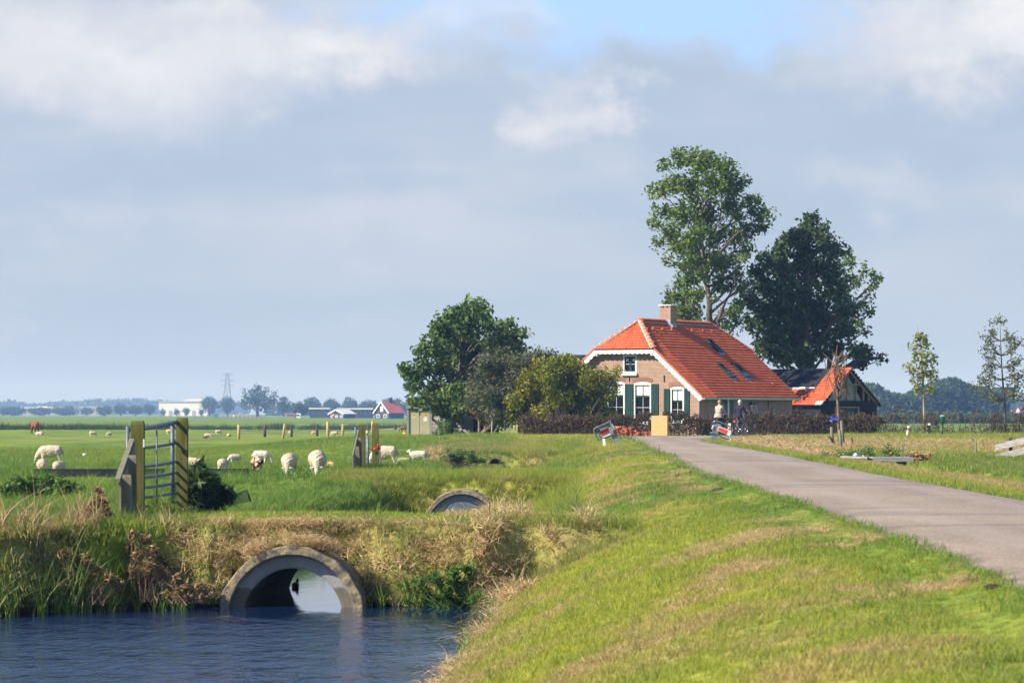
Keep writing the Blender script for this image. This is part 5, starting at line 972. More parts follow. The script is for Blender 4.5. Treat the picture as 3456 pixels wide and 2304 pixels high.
# coot on the water inside the pipe
M_BLACKF = simple('black_feathers', (.008, .008, .009), (.02, .02, .022), 9, .6, .2); M_BEAK = simple('white_bill', (.7, .68, .62), (.6, .58, .5), 5)
c_ = at(997, 1993, 50.0); ct = thing('coot', 'black coot swimming towards the far end of the foreground pipe', 'water bird', (c_.x, 50.0, 0), R(75)); ct.scale = (.62, .62, .62); b = MB(); b.lathe([(0, -.0), (.001, 0)], n=6)
def ell(b, c, r, n=10, m=7, mi=0):
    V = []; 
    for i in range(m+1):
        for j in range(n): p = math.pi*i/m; q = 2*math.pi*j/n; V.append(Vector(c)+Vector((r[0]*math.sin(p)*math.cos(q), r[1]*math.sin(p)*math.sin(q), r[2]*math.cos(p))))
    return b.add(V, [(i*n+j, (i+1)*n+j, (i+1)*n+(j+1) % n, i*n+(j+1) % n) for i in range(m) for j in range(n)], mi, True)
b = MB(); ell(b, (0, 0, .045), (.15, .085, .075)); b.tube([(.10, 0, .07), (.13, 0, .12), (.145, 0, .155)], [.045, .034, .032], 8); ell(b, (.155, 0, .165), (.042, .032, .033)); b.tube([(-.12, 0, .06), (-.17, 0, .09)], [.04, .012], 6); b.build('body', M_BLACKF, ct); MB().tube([(.19, 0, .163), (.225, 0, .155)], [.014, .004], 6).build('bill', M_BEAK, ct)

# ------------------------------------------------------------------ gates and posts
M_MOSS = simple('mossy_post_wood', (.082, .088, .020), (.155, .135, .050), 2.2, .9, .1, sc=(6, 6, .8), lo=.35, hi=.7); M_GALV = simple('galvanised_steel', (.095, .112, .13), (.15, .17, .19), 8, .5, .35, .15); M_POSTG = simple('grey_green_post_wood', (.17, .155, .095), (.24, .215, .15), 2.5, .9, .1, sc=(6, 6, .7))
def post_box(b, p0, p1, w, dpt, mi=0, chamf=.02):
    p0 = Vector(p0); p1 = Vector(p1); d = p1-p0; L_ = []
    for t, k in ((0, 1), (.97, 1), (1, .86)):
        c = p0+d*t; L_ += [c+Vector((sx*w/2*k, sy*dpt/2*k, 0)) for sx, sy in ((-1,-1),(1,-1),(1,1),(-1,1))]
    return b.add(L_, [(i*4+j, i*4+(j+1) % 4, (i+1)*4+(j+1) % 4, (i+1)*4+j) for i in range(2) for j in range(4)]+[(8, 9, 10, 11)], mi)
def post_thing(name, label, x0, x1, ytop, Y, zb, mat, cat='post', dpt=None, group=None, lean=(0, 0)):
    a = at((x0+x1)/2, ytop, Y); w = (x1-x0)/FPX*Y; root = thing(name, label, cat, (a.x-lean[0], Y, zb), 0, group); post_box(MB(), (0, 0, -.25), (lean[0], lean[1], a.z-zb), w, dpt or w).build('post', mat, root); return root
gp1 = post_thing('gate_post', 'thick mossy square post at the left of the near metal gate', 443, 487, 1420, 50.2, float(terrain(-5.6, 50.2)), M_MOSS, 'gate post')
gp2 = post_thing('gate_post', 'thick mossy square post at the right of the near metal gate, striped by shadows', 596, 634, 1409, 53.9, float(terrain(-5.5, 53.9)), M_MOSS, 'gate post')
MB().box((.10, -.1, 1.05), (.02, .03, .12)).build('white_tag', M_WHITE, gp1)
wf = thing('wing_fence', 'stepped wooden wing fence going down the bank left of the near gate', 'fence', (-5.4, 48.5, 0)); o_ = Vector((-5.4, 48.5, 0))
for x0, x1, yt, Y in ((432, 461, 1535, 48.3), (413, 444, 1601, 46.5)):
    a = at((x0+x1)/2, yt, Y)-o_; w = (x1-x0)/FPX*Y; post_box(MB(), (a.x, a.y, float(terrain(a.x+o_.x, Y))-.5), a, w, .10).build('post', M_POSTG, wf)
pa = at(452, 1492, 50.0)-o_; pb = at(404, 1628, 46.3)-o_
def panel(pa, pb, root, zlow, n=7, mat=M_POSTG):
    for i in range(n):
        t0, t1 = i/n, (i+1)/n-.01; A0 = pa.lerp(pb, t0); A1 = pa.lerp(pb, t1); nr = Vector((.018, 0, 0)); z0, z1 = zlow(t0), zlow(t1); V = [A0-nr, A1-nr, Vector((A1.x, A1.y, z1))-nr, Vector((A0.x, A0.y, z0))-nr, A0+nr, A1+nr, Vector((A1.x, A1.y, z1))+nr, Vector((A0.x, A0.y, z0))+nr]
        MB().add(V, [(0,1,2,3),(7,6,5,4),(0,4,5,1),(1,5,6,2),(2,6,7,3),(3,7,4,0)]).build('board', mat, root)
panel(pa, pb, wf, lambda t: .62-.35*t); MB().beam(pa+Vector((-.03, 0, .03)), pb+Vector((-.03, 0, .03)), .07, .05).build('top_rail', M_POSTG, wf)
def field_gate(name, label, left, right, rails, yl, yr, mat=M_GALV, rod=None, diag=True):
    """left/right: (px, Y); rails: list of (py at left, py at right, radius)"""
    base = at(right[0], 1700, right[1]); root = thing(name, label, 'gate', (base.x, base.y, base.z)); O = base
    for (px, Y), (y0, y1), r in ((left, yl, .030), (right, yr, .034)): MB().tube([at(px, y0, Y)-O, at(px, y1, Y)-O], r, 10).build('stile', mat, root)
    for a, c, r in rails:
        A_ = at(left[0], a, left[1])-O; B_ = at(right[0], c, right[1])-O; k = 8; pts = [A_.lerp(B_, i/k)-Vector((0, 0, .014*math.sin(math.pi*i/k))) for i in range(k+1)]; MB().tube(pts, r, 10).build('rail', mat, root)
    if rod: A_ = at(rod[0], rod[1], (left[1]+right[1])/2)-O; B_ = at(rod[0], rod[2], (left[1]+right[1])/2)-O; MB().tube([A_, B_], .012, 8).build('brace', mat, root)
    return root
rl = [(1450, 1427, .036)]+[(y+16, y, .024) for y in (1497, 1560, 1597, 1631, 1664, 1695)]
g1 = field_gate('field_gate', 'grey tubular metal gate between the two thick mossy posts', (431, 50.45), (582, 53.62), rl, (1438, 1712), (1421, 1697), rod=(529, 1446, 1708))
for k_, (ya_, yb_, r_) in enumerate(rl): p_ = at(582, yb_, 53.62)-g1.location; MB().tube([p_, p_+Vector((.055, .22, .012))], r_*.85, 8).build('hinge', M_GALV, g1)
MB().box(at(582, 1489, 53.7)-g1.location, (.10, .05, .05)).build('latch', M_IRON, g1)
# second gate
gp3 = post_thing('gate_post', 'mossy square post left of the second gate, in front of the fence', 1210, 1233, 1431, 92, float(terrain(-4.1, 92)), M_MOSS, 'gate post')
gp4 = post_thing('gate_post', 'mossy square post with orange rope, right of the second gate', 1256, 1278, 1428, 97, float(terrain(-3.9, 97)), M_MOSS, 'gate post')
wf2 = thing('wing_fence', 'stepped grey wing fence at the left of the second gate', 'fence', (-4.3, 88, 0)); o2 = Vector((-4.3, 88, 0))
for x0, x1, yt, Y in ((1205, 1219, 1477, 89.5), (1199, 1212, 1506, 86)):
    a = at((x0+x1)/2, yt, Y)-o2; w = (x1-x0)/FPX*Y; post_box(MB(), (a.x+.06, a.y, .1), a, w, .10).build('post', M_POSTG, wf2)
panel(at(1209, 1450, 91.6)-o2, at(1190, 1535, 85.6)-o2, wf2, lambda t: 1.25-.2*t, 5)
wf3 = thing('wing_fence', 'short mossy wing fence behind the second gate post with the rope', 'fence', (-3.8, 100, 0)); o3 = Vector((-3.8, 100, 0))
for x0, x1, yt, Y in ((1269, 1285, 1500, 100), (1277, 1287, 1528, 102.5)):
    a = at((x0+x1)/2, yt, Y)-o3; w = (x1-x0)/FPX*Y; post_box(MB(), (a.x, a.y, .5), a, w, .1).build('post', M_POSTG, wf3)
g2 = field_gate('field_gate', 'narrow looking metal gate seen end on between the two posts with orange rope', (1238, 96.5), (1242, 93.5), [(1470, 1476, .03)]+[(y-3, y+3, .022) for y in (1500, 1522, 1540, 1558, 1575, 1592)], (1462, 1592), (1470, 1596)); MB().tube([at(1200, 1440, 95)-g2.location, at(1200, 1500, 95)-g2.location], .03, 8).build('stile', M_GALV, g2)
M_ROPE = simple('orange_rope', (.62, .075, .02), (.50, .05, .02), 8, .8)
ro = thing('rope', 'orange red rope tied round the second gate post', 'rope', at(1262, 1512, 96.85)); O = ro.location; b = MB(); b.tube([at(1238, 1513, 95)-O, at(1248, 1514, 96)-O, at(1256, 1515, 96.85)-O, at(1268, 1510, 96.85)-O, at(1279, 1513, 96.9)-O, at(1281, 1515, 97.1)-O], .014, 6); b.tube([at(1254, 1517, 96.85)-O, at(1268, 1513, 96.8)-O, at(1279, 1516, 96.85)-O], .02, 6); b.tube([at(1278, 1515, 96.85)-O, at(1274, 1507, 96.8)-O, at(1276, 1498, 96.85)-O, at(1279, 1501, 96.85)-O, at(1279, 1514, 96.85)-O], .017, 6); b.build('loop', M_ROPE, ro)
# long black feeding trough in two lengths
M_RUB = simple('black_trough_rubber', (.010, .010, .012), (.018, .018, .02), 2, .65, .3)
def trough(label, xa, ya, xb, yb, hpx, Y):
    A_ = at(xa, ya, Y); B_ = at(xb, yb, Y); c = (A_+B_)/2; root = thing('feeding_trough', label, 'trough', (c.x, Y, float(terrain(c.x, Y)))); O = root.location; h = hpx/FPX*Y; b = MB(); d = (B_-A_); l = d.length
    b.box((0, -.16, (A_.z+B_.z)/2-O.z-h/2), (l, .03, h)).box((0, .16, (A_.z+B_.z)/2-O.z-h/2), (l, .03, h)).box((0, 0, (A_.z+B_.z)/2-O.z-h+.02), (l-.02, .29, .03)).box((-l/2+.015, 0, (A_.z+B_.z)/2-O.z-h/2+.02), (.028, .289, h-.05)).box((l/2-.015, 0, (A_.z+B_.z)/2-O.z-h/2+.02), (.028, .289, h-.05)); b.build('tray', M_RUB, root)
    for i in range(6): x = -l/2+.3+(l-.6)*i/5; MB().box((x, -.14, (A_.z-O.z-h)/2-.05), (.05, .05, A_.z-O.z-h+.1)).box((x, .14, (A_.z-O.z-h)/2-.05), (.05, .05, A_.z-O.z-h+.1)).build('leg', M_IRON, root)
trough('long black feeding trough in the pasture at the left, with two sheep behind it', 116, 1582, 556, 1581, 26, 97); trough('long black feeding trough in the pasture right of the near gate', 632, 1581, 840, 1580, 26, 97)
pl_ = thing('plastic_mesh', 'sagging green plastic netting in the grass right of the near gate', 'netting', at(820, 1680, 58)); O = pl_.location; M_NET = simple('green_netting', (.03, .07, .04), (.05, .10, .06), 6, .7); b = MB(); P4 = [at(790, 1668, 58)-O, at(832, 1650, 57.6)-O, at(846, 1690, 57.8)-O, at(795, 1700, 58.3)-O]; n = 12
for i in range(n+1): t = i/n; b.tube([P4[0].lerp(P4[1], t), P4[3].lerp(P4[2], t)], .004, 4, cap=False); b.tube([P4[0].lerp(P4[3], t), P4[1].lerp(P4[2], t)], .004, 4, cap=False)
b.tube([P4[1], P4[2]], .014, 5); b.tube([P4[0], P4[1]], .008, 5); b.build('net', M_NET, pl_)

# ------------------------------------------------------------------ wire fence across the pasture
M_FPOST = simple('fresh_yellow_post_wood', (.50, .33, .13), (.60, .42, .20), 3, .85, .1, sc=(5, 5, .7)); M_DPOST = simple('dark_weathered_post_wood', (.07, .05, .035), (.13, .09, .06), 4, .9, .1)
def post_round(root, O, x0, x1, yt, Y, zb, mat, lean=0):
    a = at((x0+x1)/2, yt, Y); w = (x1-x0)/FPX*Y; MB().tube([Vector((a.x-lean, Y, zb-.2))-O, Vector((a.x, Y, a.z-.04))-O, a-O], [w/2, w/2, w*.42], 10).build('post', mat, root)
FY = 236; fz = .76
fence = thing('wire_fence', 'wire fence with fresh yellow wooden posts crossing the pasture', 'fence', at(1100, 1478, FY)); O = fence.location
for x0, x1, yt, ln in ((801, 811, 1433, 0), (957, 966, 1430, .18), (1101, 1112, 1423, 0), (1153, 1162, 1431, .05), (1253, 1263, 1421, 0), (1405, 1414, 1421, 0), (1569, 1577, 1419, 0), (1656, 1663, 1419, -.05), (1700, 1706, 1418, 0), (1733, 1740, 1427, 0), (1742, 1750, 1426, -.1)): post_round(fence, O, x0, x1, yt, FY, fz if x0 < 1300 else 1.0, M_FPOST, ln)
for k, (y0, y1) in enumerate(((1429, 1426), (1437, 1434), (1446, 1444), (1455, 1453), (1464, 1463))): MB().tube([at(806, y0, FY-.06)-O, at(1106, y0-1, FY-.06)-O, at(1410, y1, FY-.06)-O, at(1748, y1-1, FY-.06)-O], .010, 5, cap=False).build('wire', M_GALV, fence)
fence2 = thing('wire_fence', 'older fence line with dark weathered posts behind the yellow posts', 'fence', at(1100, 1466, 262)); O = fence2.location
for x0, x1, yt in ((889, 899, 1433), (980, 988, 1432), (1066, 1075, 1432), (1239, 1247, 1433), (1329, 1339, 1432), (1415, 1421, 1424)): post_round(fence2, O, x0, x1, yt, 262, .74, M_DPOST)
for y0 in (1438, 1450): MB().tube([at(894, y0, 261.9)-O, at(1418, y0, 261.9)-O], .008, 4, cap=False).build('wire', M_GALV, fence2)
post_thing('fence_post', 'thin white metal post behind the roadside shrub', 1485, 1489, 1409, 176, 1.2, M_GALV); post_thing('fence_post', 'mossy thick post among the weeds before the shed', 1494, 1503, 1412, 177, 1.2, M_POSTG)
# electrical cabinet
M_BEIGE = simple('beige_cabinet_paint', (.47, .42, .27), (.42, .37, .235), 1.2, .6, .3); M_SIGNY = simple('yellow_warning', (.80, .36, .02), (.72, .30, .02), 5, .5); M_PAPER = simple('white_notice', (.85, .85, .85), (.78, .78, .80), 5, .6)
kY = 186; kz = 1.18; k0 = at(1373, 1476, kY); k1 = at(1458, 1367, kY); kw = k1.x-k0.x; kh = k1.z-kz; kb = thing('electrical_cabinet', 'beige electrical cabinet with concrete frame and yellow warning triangles', 'cabinet', ((k0.x+k1.x)/2, kY, kz))
MB().box((0, .45, kh-.09), (kw+.06, 1.1, .18)).build('roof_slab', M_CONC2, kb); MB().box((-kw/2+.055, .42, (kh-.18)/2-.1), (.11, .9, kh+.02)).build('side_slab', M_CONC2, kb); MB().box((kw/2-.055, .42, (kh-.18)/2-.1), (.11, .9, kh+.02)).build('side_slab', M_CONC2, kb); MB().box((0, .82, (kh-.18)/2-.1), (kw-.23, .06, kh)).build('rear_slab', M_CONC2, kb)
dw = (kw-.24)/2
for s in (-1, 1):
    d_ = MB().box((s*dw/2*1.0, .05, (kh-.2)/2-.05), (dw-.02, .05, kh-.28)).build('door', M_BEIGE, kb); x = s*dw/2+(-.02 if s < 0 else .04); z = kh-.52
    MB().prism([(x-.09, z-.08), (x+.09, z-.08), (x, z+.08)], lambda a, c, d: Vector((a, .021+d-.003, c)), .004).build('warning_triangle', M_SIGNY, d_)
    b = MB(); b.prism([(x+.018, z+.045), (x-.026, z-.018), (x+.002, z-.012), (x-.012, z-.062), (x+.030, z+.004), (x+.004, z+.0)], lambda a, c, d: Vector((a, .0155+d-.001, c)), .002); b.build('bolt_symbol', M_IRON, d_); MB().box((x, .0215, z-.115), (.17, .004, .035)).build('text_strip', M_PAPER, d_)
    if s > 0: ns = MB().box((x, .0215, z-.25), (.20, .004, .19)).build('notice', M_PAPER, d_); MB().prism([(x-.09, z-.17), (x-.02, z-.19), (x-.07, z-.21)], lambda a, c, d: Vector((a, .018+d, c)), .002).build('notice_mark', M_IRON, ns)
MB().box((-.0, .018, kh-.42), (.035, .03, .22)).build('lock', M_IRON, kb)
oc = thing('canister', 'orange yellow plastic canister lying in the grass left of the cabinet', 'canister', at(1362, 1479, 196)); oc.location.z = .98; M_ORNG = simple('orange_plastic', (.75, .30, .02), (.80, .42, .04), 2, .5); cr = Matrix.Rotation(R(14), 3, 'Y'); b = MB(); V = [cr @ Vector(v) for v in []]
b.tube([cr @ Vector((0, 0, z)) for z in (0, .02, .10, .13, .16, .25, .28, .31, .40, .44)], [.14, .16, .16, .15, .16, .16, .15, .16, .15, .12], 12); b.build('drum', M_ORNG, oc); MB().tube([cr @ Vector((0, 0, .44)), cr @ Vector((0, 0, .49))], .10, 10).build('lid', simple('orange_lid', (.55, .10, .02), (.6, .14, .02), 3), oc)

# ------------------------------------------------------------------ road narrowing: two leaning barriers with red and white plates
M_GREYP = simple('grey_recycled_plastic', (.16, .165, .175), (.21, .215, .225), 3, .7, .3); M_RED = simple('red_reflective', (.70, .075, .055), (.62, .055, .045), 4, .5); M_REDD = simple('dark_red_plate', (.28, .012, .012), (.33, .02, .02), 4, .5)
def barrier(name, label, Y, postA, postB, pw, hoops, plate, ends, platemat, stripes, spill=0.0):
    """all in photo pixels at depth Y: a leaning post, tube hoops, plate"""
    base = at(postA[0], postA[1], Y); root = thing(name, label, 'road barrier', base); O = base; P = lambda q, dy=0.0: at(q[0], q[1], Y+dy)-O
    A_, B_ = P(postA), P(postB); d = (B_-A_).normalized(); b = MB().beam(A_-d*.25, B_, pw, .16, up=(0, -1, 0)); b.build('post', M_GREYP, root)
    for pts, dy, r in hoops: MB().tube([P(q, dy) for q in pts], r, 8).build('hoop', M_GALV, root)
    for pl, dy, mat, nm in plate: n = len(pl); V = [P(q, dy) for q in pl]+[P(q, dy+.02) for q in pl]; MB().add(V, [tuple(range(n)), tuple(range(2*n-1, n-1, -1))]+[(i, (i+1) % n, n+(i+1) % n, n+i) for i in range(n)]).build(nm, mat, root)
    return root
q = lambda x, y: (2380+x/9.222, 1330+y/9.222)
MW, MR = M_WHITE, M_RED
barrier('road_barrier', 'leaning grey post with tubular frame and bright red and white plate, right of the lane', 139, q(245, 1465), q(380, 900), .24,
        [([q(230, 870), q(300, 850), q(420, 850), q(480, 870), q(800, 1020), q(860, 1050), q(870, 1090), q(850, 1150), q(760, 1360), q(735, 1390), q(700, 1395), q(640, 1380), q(310, 1230), q(250, 1205), q(140, 1205)], -.10, .028), ([q(505, 925), q(440, 1080), q(395, 1230)], -.06, .022), ([q(815, 1075), q(760, 1220), q(700, 1360)], -.06, .022)],
        [([q(430, 985), q(810, 1140), q(745, 1290), q(375, 1120)], -.12, MW, 'plate_backing'), ([q(440, 1018), q(698, 1122), q(652, 1240), q(395, 1105)], -.135, MR, 'red_field'), ([q(225, 955), q(268, 965), q(222, 1085), q(192, 1075)], -.13, MW, 'reflector')], None, MR, None)
post_thing('marker_post', 'short white and red stub post behind the bright red barrier plate', 2457, 2466.5, 1428, 141.5, 1.38, M_WHITE, 'marker post'); 
mp_ = [o for o in COL.objects if o.get('label', '').startswith('short white and red stub')][0]; MB().box((.0, -.062, .50), (.085, .012, .10)).build('red_band', M_RED, mp_)
q = lambda x, y: (1740+x/5.6, 1200+y/5.6)
barrier('road_barrier', 'leaning grey post with tubular frame and dark red plate, left of the lane', 133, q(1915, 1640), q(1745, 1240), .20,
        [([q(1790, 1262), q(1690, 1285), q(1500, 1372), q(1478, 1395), q(1485, 1430), q(1545, 1570), q(1560, 1585), q(1600, 1580), q(1880, 1478)], -.12, .030), ([q(1760, 1310), q(1570, 1380), q(1550, 1400), q(1560, 1440), q(1620, 1560), q(1660, 1570), q(1850, 1490)], -.05, .024), ([q(1790, 1262), q(1880, 1478)], -.12, .026)],
        [([q(1590, 1385), q(1780, 1300), q(1850, 1465), q(1660, 1560)], -.02, MW, 'plate_backing'), ([q(1605, 1425), q(1765, 1355), q(1800, 1432), q(1640, 1510)], -.04, M_REDD, 'red_field'), ([q(1800, 1300), q(1835, 1290), q(1870, 1400), q(1835, 1420)], -.13, simple('pale_blue_tape', (.42, .52, .70), (.5, .6, .75), 4), 'reflector')], None, M_REDD, None)
post_thing('marker_post', 'white foot of a stub post under the dark red barrier', 2033, 2042, 1480, 131, 1.33, M_WHITE, 'marker post', lean=(-.05, 0))
# chipboard panel box and broken brick heap at the end of the lane
m = newmat('chipboard'); n = pnoise(9, 4, .7, sc=(1, 1, 2.2)); n2 = pnoise(26, 2, .6, sc=(1, 1, 2)); out(bsdf(MIX(RAMP(n2, .35, .7), MIX(RAMP(n, .35, .65), (.66, .40, .17), (.78, .53, .27)), (.58, .33, .13)), .8, .15, 0, n2, .004)); M_OSB = m
oY = 173.5; a = at(2197, 1402, oY); c = at(2253, 1473, oY); ob_ = thing('chipboard_box', 'upright pale chipboard panel box standing at the end of the lane', 'chipboard box', ((a.x+c.x)/2, oY, 1.40), R(-14)); hh = a.z-1.40; ww = (c.x-a.x)*.98
MB().box((0, 0, hh/2), (ww, .018, hh)).build('front_panel', M_OSB, ob_); MB().box((ww/2-.012, .16, hh/2-.003), (.018, .30, hh-.006)).build('side_panel', M_OSB, ob_); MB().box((-ww/2+.012, .16, hh/2-.003), (.018, .30, hh-.006)).build('side_panel', M_OSB, ob_); MB().box((0, .318, hh/2), (ww, .014, hh)).build('rear_panel', M_OSB, ob_)
M_BRK = simple('broken_red_bricks', (.46, .12, .055), (.36, .10, .05), 3, .9, .1, rnd=.5); M_BRKM = simple('brick_with_mortar', (.50, .30, .22), (.42, .14, .07), 9, .9)
bp_ = thing('brick_heap', 'low heap of broken orange red bricks along the hedge left of the chipboard box', 'brick heap', at(2140, 1470, 174.6)); bp_.location.z = 1.38; O = bp_.location; rs = np.random.RandomState(3); bm_ = []
for v in range(3):
    b = MB(); V = []
    for sz in (-1, 1):
        for sx, sy in ((-1,-1),(1,-1),(1,1),(-1,1)): V.append(Vector((sx*.105+rs.normal()*.012, sy*.06+rs.normal()*.01, sz*.05+rs.normal()*.008)))
    b.add(V, [(3,2,1,0),(4,5,6,7),(0,1,5,4),(1,2,6,5),(2,3,7,6),(3,0,4,7)]); me_ = b.mesh('brick'); me_.materials.append(M_BRK if v else M_BRKM); bm_.append(me_)
for px in np.arange(2066, 2214, 5.2):
    hpx = np.interp(px, [2066, 2072, 2082, 2108, 2112, 2135, 2150, 2165, 2180, 2195, 2213], [24, 34, 37, 32, 30, 24, 18, 16, 20, 18, 10]); nl = max(1, int(hpx/6.6))
    for l in range(nl):
        if rs.rand() < .10: continue
        p = at(px+rs.normal()*1.2+(l % 2)*2.5, 1470, 174.6)-O; p.z = .05+l*.098; o = link(bpy.data.objects.new('brick', bm_[rs.randint(3)]), bp_); o.location = p+Vector((0, rs.normal()*.05, 0)); o.rotation_euler = (rs.normal()*.10, rs.normal()*.12, rs.normal()*.45+(1.57 if rs.rand() < .3 else 0))
# bins, marker posts, stakes along the side road
M_BING = simple('green_bin_plastic', (.012, .12, .085), (.018, .15, .11), 2, .45, .4)
bn = thing('litter_bin', 'green bin on a dark post beside the side road', 'bin', at(3181, 1469, 172.5)); bn.location.z = 1.39; w = 18/FPX*172.5
MB().tube([(0, 0, -.2), (0, 0, .66)], .035, 8).build('pole', M_IRON, bn); MB().lathe([(.0, .62), (w*.42, .62), (w*.50, .98), (w*.52, 1.0)], (0, -.06, 0), 16).build('bucket', M_BING, bn); MB().lathe([(w*.54, .99), (w*.54, 1.03), (w*.3, 1.055), (0, 1.06)], (0, -.06, 0), 16).build('lid', M_CONC2, bn)
mk = thing('marker_post', 'short black post with a white square left of the green bin', 'marker post', at(3136, 1466, 173)); mk.location.z = 1.38; MB().box((0, 0, .20), (.12, .10, .62)).build('post', M_IRON, mk); MB().box((0, -.01, .60), (.11, .10, .10)).build('white_cap', M_WHITE, mk)
lp = thing('marker_post', 'leaning white post with red top at the near side of the side road', 'marker post', at(3061, 1472, 165)); lp.location.z = 1.37; MB().tube([(0, 0, -.2), (.03, 0, .22), (.06, 0, .36), (.09, 0, .55)], [.055, .06, .055, .06], 10).build('post', M_WHITE, lp); MB().tube([(.058, -.004, .345), (.075, -.004, .46)], .064, 10).build('red_band', M_RED, lp)
for x0, x1, yt, Y, zb, lb, ln in ((2801, 2813, 1440, 134, 1.15, 'weathered stake left of the small nearly leafless tree', (-.02, 0)), (2833, 2846, 1420, 137, 1.2, 'tall pale stake right behind the small nearly leafless tree', (-.08, 0)), (2828, 2839, 1450, 128, 1.10, 'mossy stake in front of the small nearly leafless tree', (-.07, 0)),
                         (2871, 2877, 1476, 133, 1.12, 'short dark leaning stake right of the small nearly leafless tree', (-.10, 0)), (2897, 2900, 1476, 132, 1.12, 'thin short stake furthest right of the staked tree', (0, 0)), (3290, 3296.5, 1487, 112, .98, 'single thin wooden post in the grass left of the grey plank fence', (0, 0)), (3045, 3049, 1500, 90, 1.05, 'thin green stake standing at the end of the plank footbridge', (0, 0)), (3406, 3414, 1476, 106, .95, 'dark post behind the grey plank fence', (0, 0))):
    a = at((x0+x1)/2, yt, Y); w = (x1-x0)/FPX*Y; root = thing('stake', lb, 'stake', (a.x-ln[0], Y, zb)); h = a.z-zb; MB().tube([(0, 0, -.2), (ln[0]*.5, 0, h*.5), (ln[0], 0, h-.03), (ln[0], 0, h)], [w*.5, w*.48, w*.46, w*.35], 8).build('shaft', M_BING if 'green' in lb else (M_DPOST if 'dark' in lb else M_POSTG), root)
ls = thing('stake', 'short stub leaning against the left stake of the small tree', 'stake', at(2806, 1500, 133.8)); MB().tube([at(2815, 1494, 133.8)-ls.location, at(2798, 1471, 133.7)-ls.location], [.05, .045], 8).build('shaft', M_DPOST, ls)
rb = thing('ribbon', 'blue plastic ribbon fluttering from the staked small tree', 'ribbon', at(2826, 1412, 134.8)); O = rb.location; M_BLUE = simple('blue_plastic', (.05, .10, .62), (.16, .24, .75), 4, .4); rs = np.random.RandomState(8)
b = MB()
for k in range(5):
    p0 = at(2827, 1410+rs.normal()*2, 134.8)-O; p1 = at(2799+rs.rand()*10, 1407+rs.rand()*14, 134.6+rs.normal()*.2)-O; n = 7; V = []
    for i in range(n+1): t = i/n; p = p0.lerp(p1, t)+Vector((0, .05*math.sin(t*9+k), .03*math.sin(t*7+k*2))); V += [p+Vector((0, 0, .022)), p-Vector((0, .01, .022))]
    b.add(V, [(2*i, 2*i+1, 2*i+3, 2*i+2) for i in range(n)], 0, True)
b.tube([at(2824, 1410, 134.9)-O, at(2832, 1411, 134.7)-O, at(2840, 1413, 135)-O], .02, 5); b.build('strips', M_BLUE, rb, fix=False)
# plank footbridge over the side ditch with rubbish on it
pf = thing('footbridge', 'low grey plank footbridge over the ditch right of the lane', 'footbridge', at(2980, 1552, 90)); O = pf.location
A_ = at(2946, 1542, 90)-O; B_ = at(3083, 1543, 90)-O; 
for i in range(5): MB().box(((A_.x+B_.x)/2, .12+i*.235, A_.z-.02), (B_.x-A_.x-.01*(i % 2), .225, .035)).build('plank', M_GREYW, pf)
MB().box(((A_.x+B_.x)/2, -.02, A_.z-.06), (B_.x-A_.x, .05, .115)).build('side_beam', M_GREYW, pf); MB().box(((A_.x+B_.x)/2, 1.2, A_.z-.06), (B_.x-A_.x, .05, .10)).build('side_beam', M_GREYW, pf)
for x in (A_.x+.25, B_.x-.25): MB().box((x, .55, A_.z-.40), (.14, 1.1, .60)).build('support', M_DPOST, pf)
A2 = at(2850, 1541, 92)-O; B2 = at(2938, 1544, 91)-O
for i in range(2): MB().beam(A2+Vector((0, i*.24, 0)), B2+Vector((0, i*.24, 0)), .22, .05).build('loose_plank', M_GREYW, pf)
rg = thing('plastic_bag', 'pale blue plastic bag lying on the plank footbridge', 'plastic bag', at(2888, 1541, 91.6)); b = MB(); rs = np.random.RandomState(6); V = []; ell(b, (0, 0, .045), (.065, .06, .05), 12, 8); b.v = [(x+rs.normal()*.009, y+rs.normal()*.009, z+rs.normal()*.009) for x, y, z in b.v]; b.build('film', simple('pale_blue_film', (.42, .56, .80), (.60, .70, .85), 12, .35), rg); MB().tube([(.03, 0, .08), (.05, 0, .12), (.03, .02, .13)], [.02, .015, .01], 6).build('knot', M_BLUE, rg)
wr = thing('paper_scrap', 'small white scrap lying on the plank footbridge', 'scrap', at(2914, 1541, 91.3)); MB().box((0, 0, .02), (.05, .05, .03), Matrix.Rotation(.5, 3, 'Y')).build('scrap', M_PAPER, wr) if False else tag(wr, None); b = MB(); b.add([(-.04, -.02, .01), (.02, -.03, .035), (.05, .02, .02), (-.02, .03, .05)], [(0, 1, 2), (0, 2, 3)]); b.build('sheet', M_PAPER, wr, fix=False)
b = MB(); b.box((0, 0, 0), (.2, .13, .1), taper=.7); clod_ = b.mesh('clod'); clod_.materials.append(simple('brown_clods', (.20, .11, .055), (.36, .21, .10), 6, .95, rnd=.4)); hp = thing('rubble_heap', 'small heap of brown rubble and straw at the right end of the footbridge', 'rubble', at(3090, 1552, 92)); O = hp.location; rs = np.random.RandomState(9)
for i in range(36): o = link(bpy.data.objects.new('clod', clod_), hp); t = rs.rand(); o.location = (rs.normal()*.16+.02, rs.normal()*.12, max(.0, .16*(1-t)+.02)); o.scale = (.55, .6, .55); o.rotation_euler = rs.rand(3)*3
M_STRAWH = simple('loose_straw', (.42, .27, .10), (.52, .36, .16), 6, .9); b = MB()
for i in range(60): p = Vector((rs.normal()*.2+.08, rs.normal()*.12, .16+.06*rs.rand())); d = Vector(rs.normal(size=3))*.10; d.z *= .4; b.tube([p-d, p+d*.2, p+d], .006, 4, cap=False)
b.build('straw', M_STRAWH, hp)
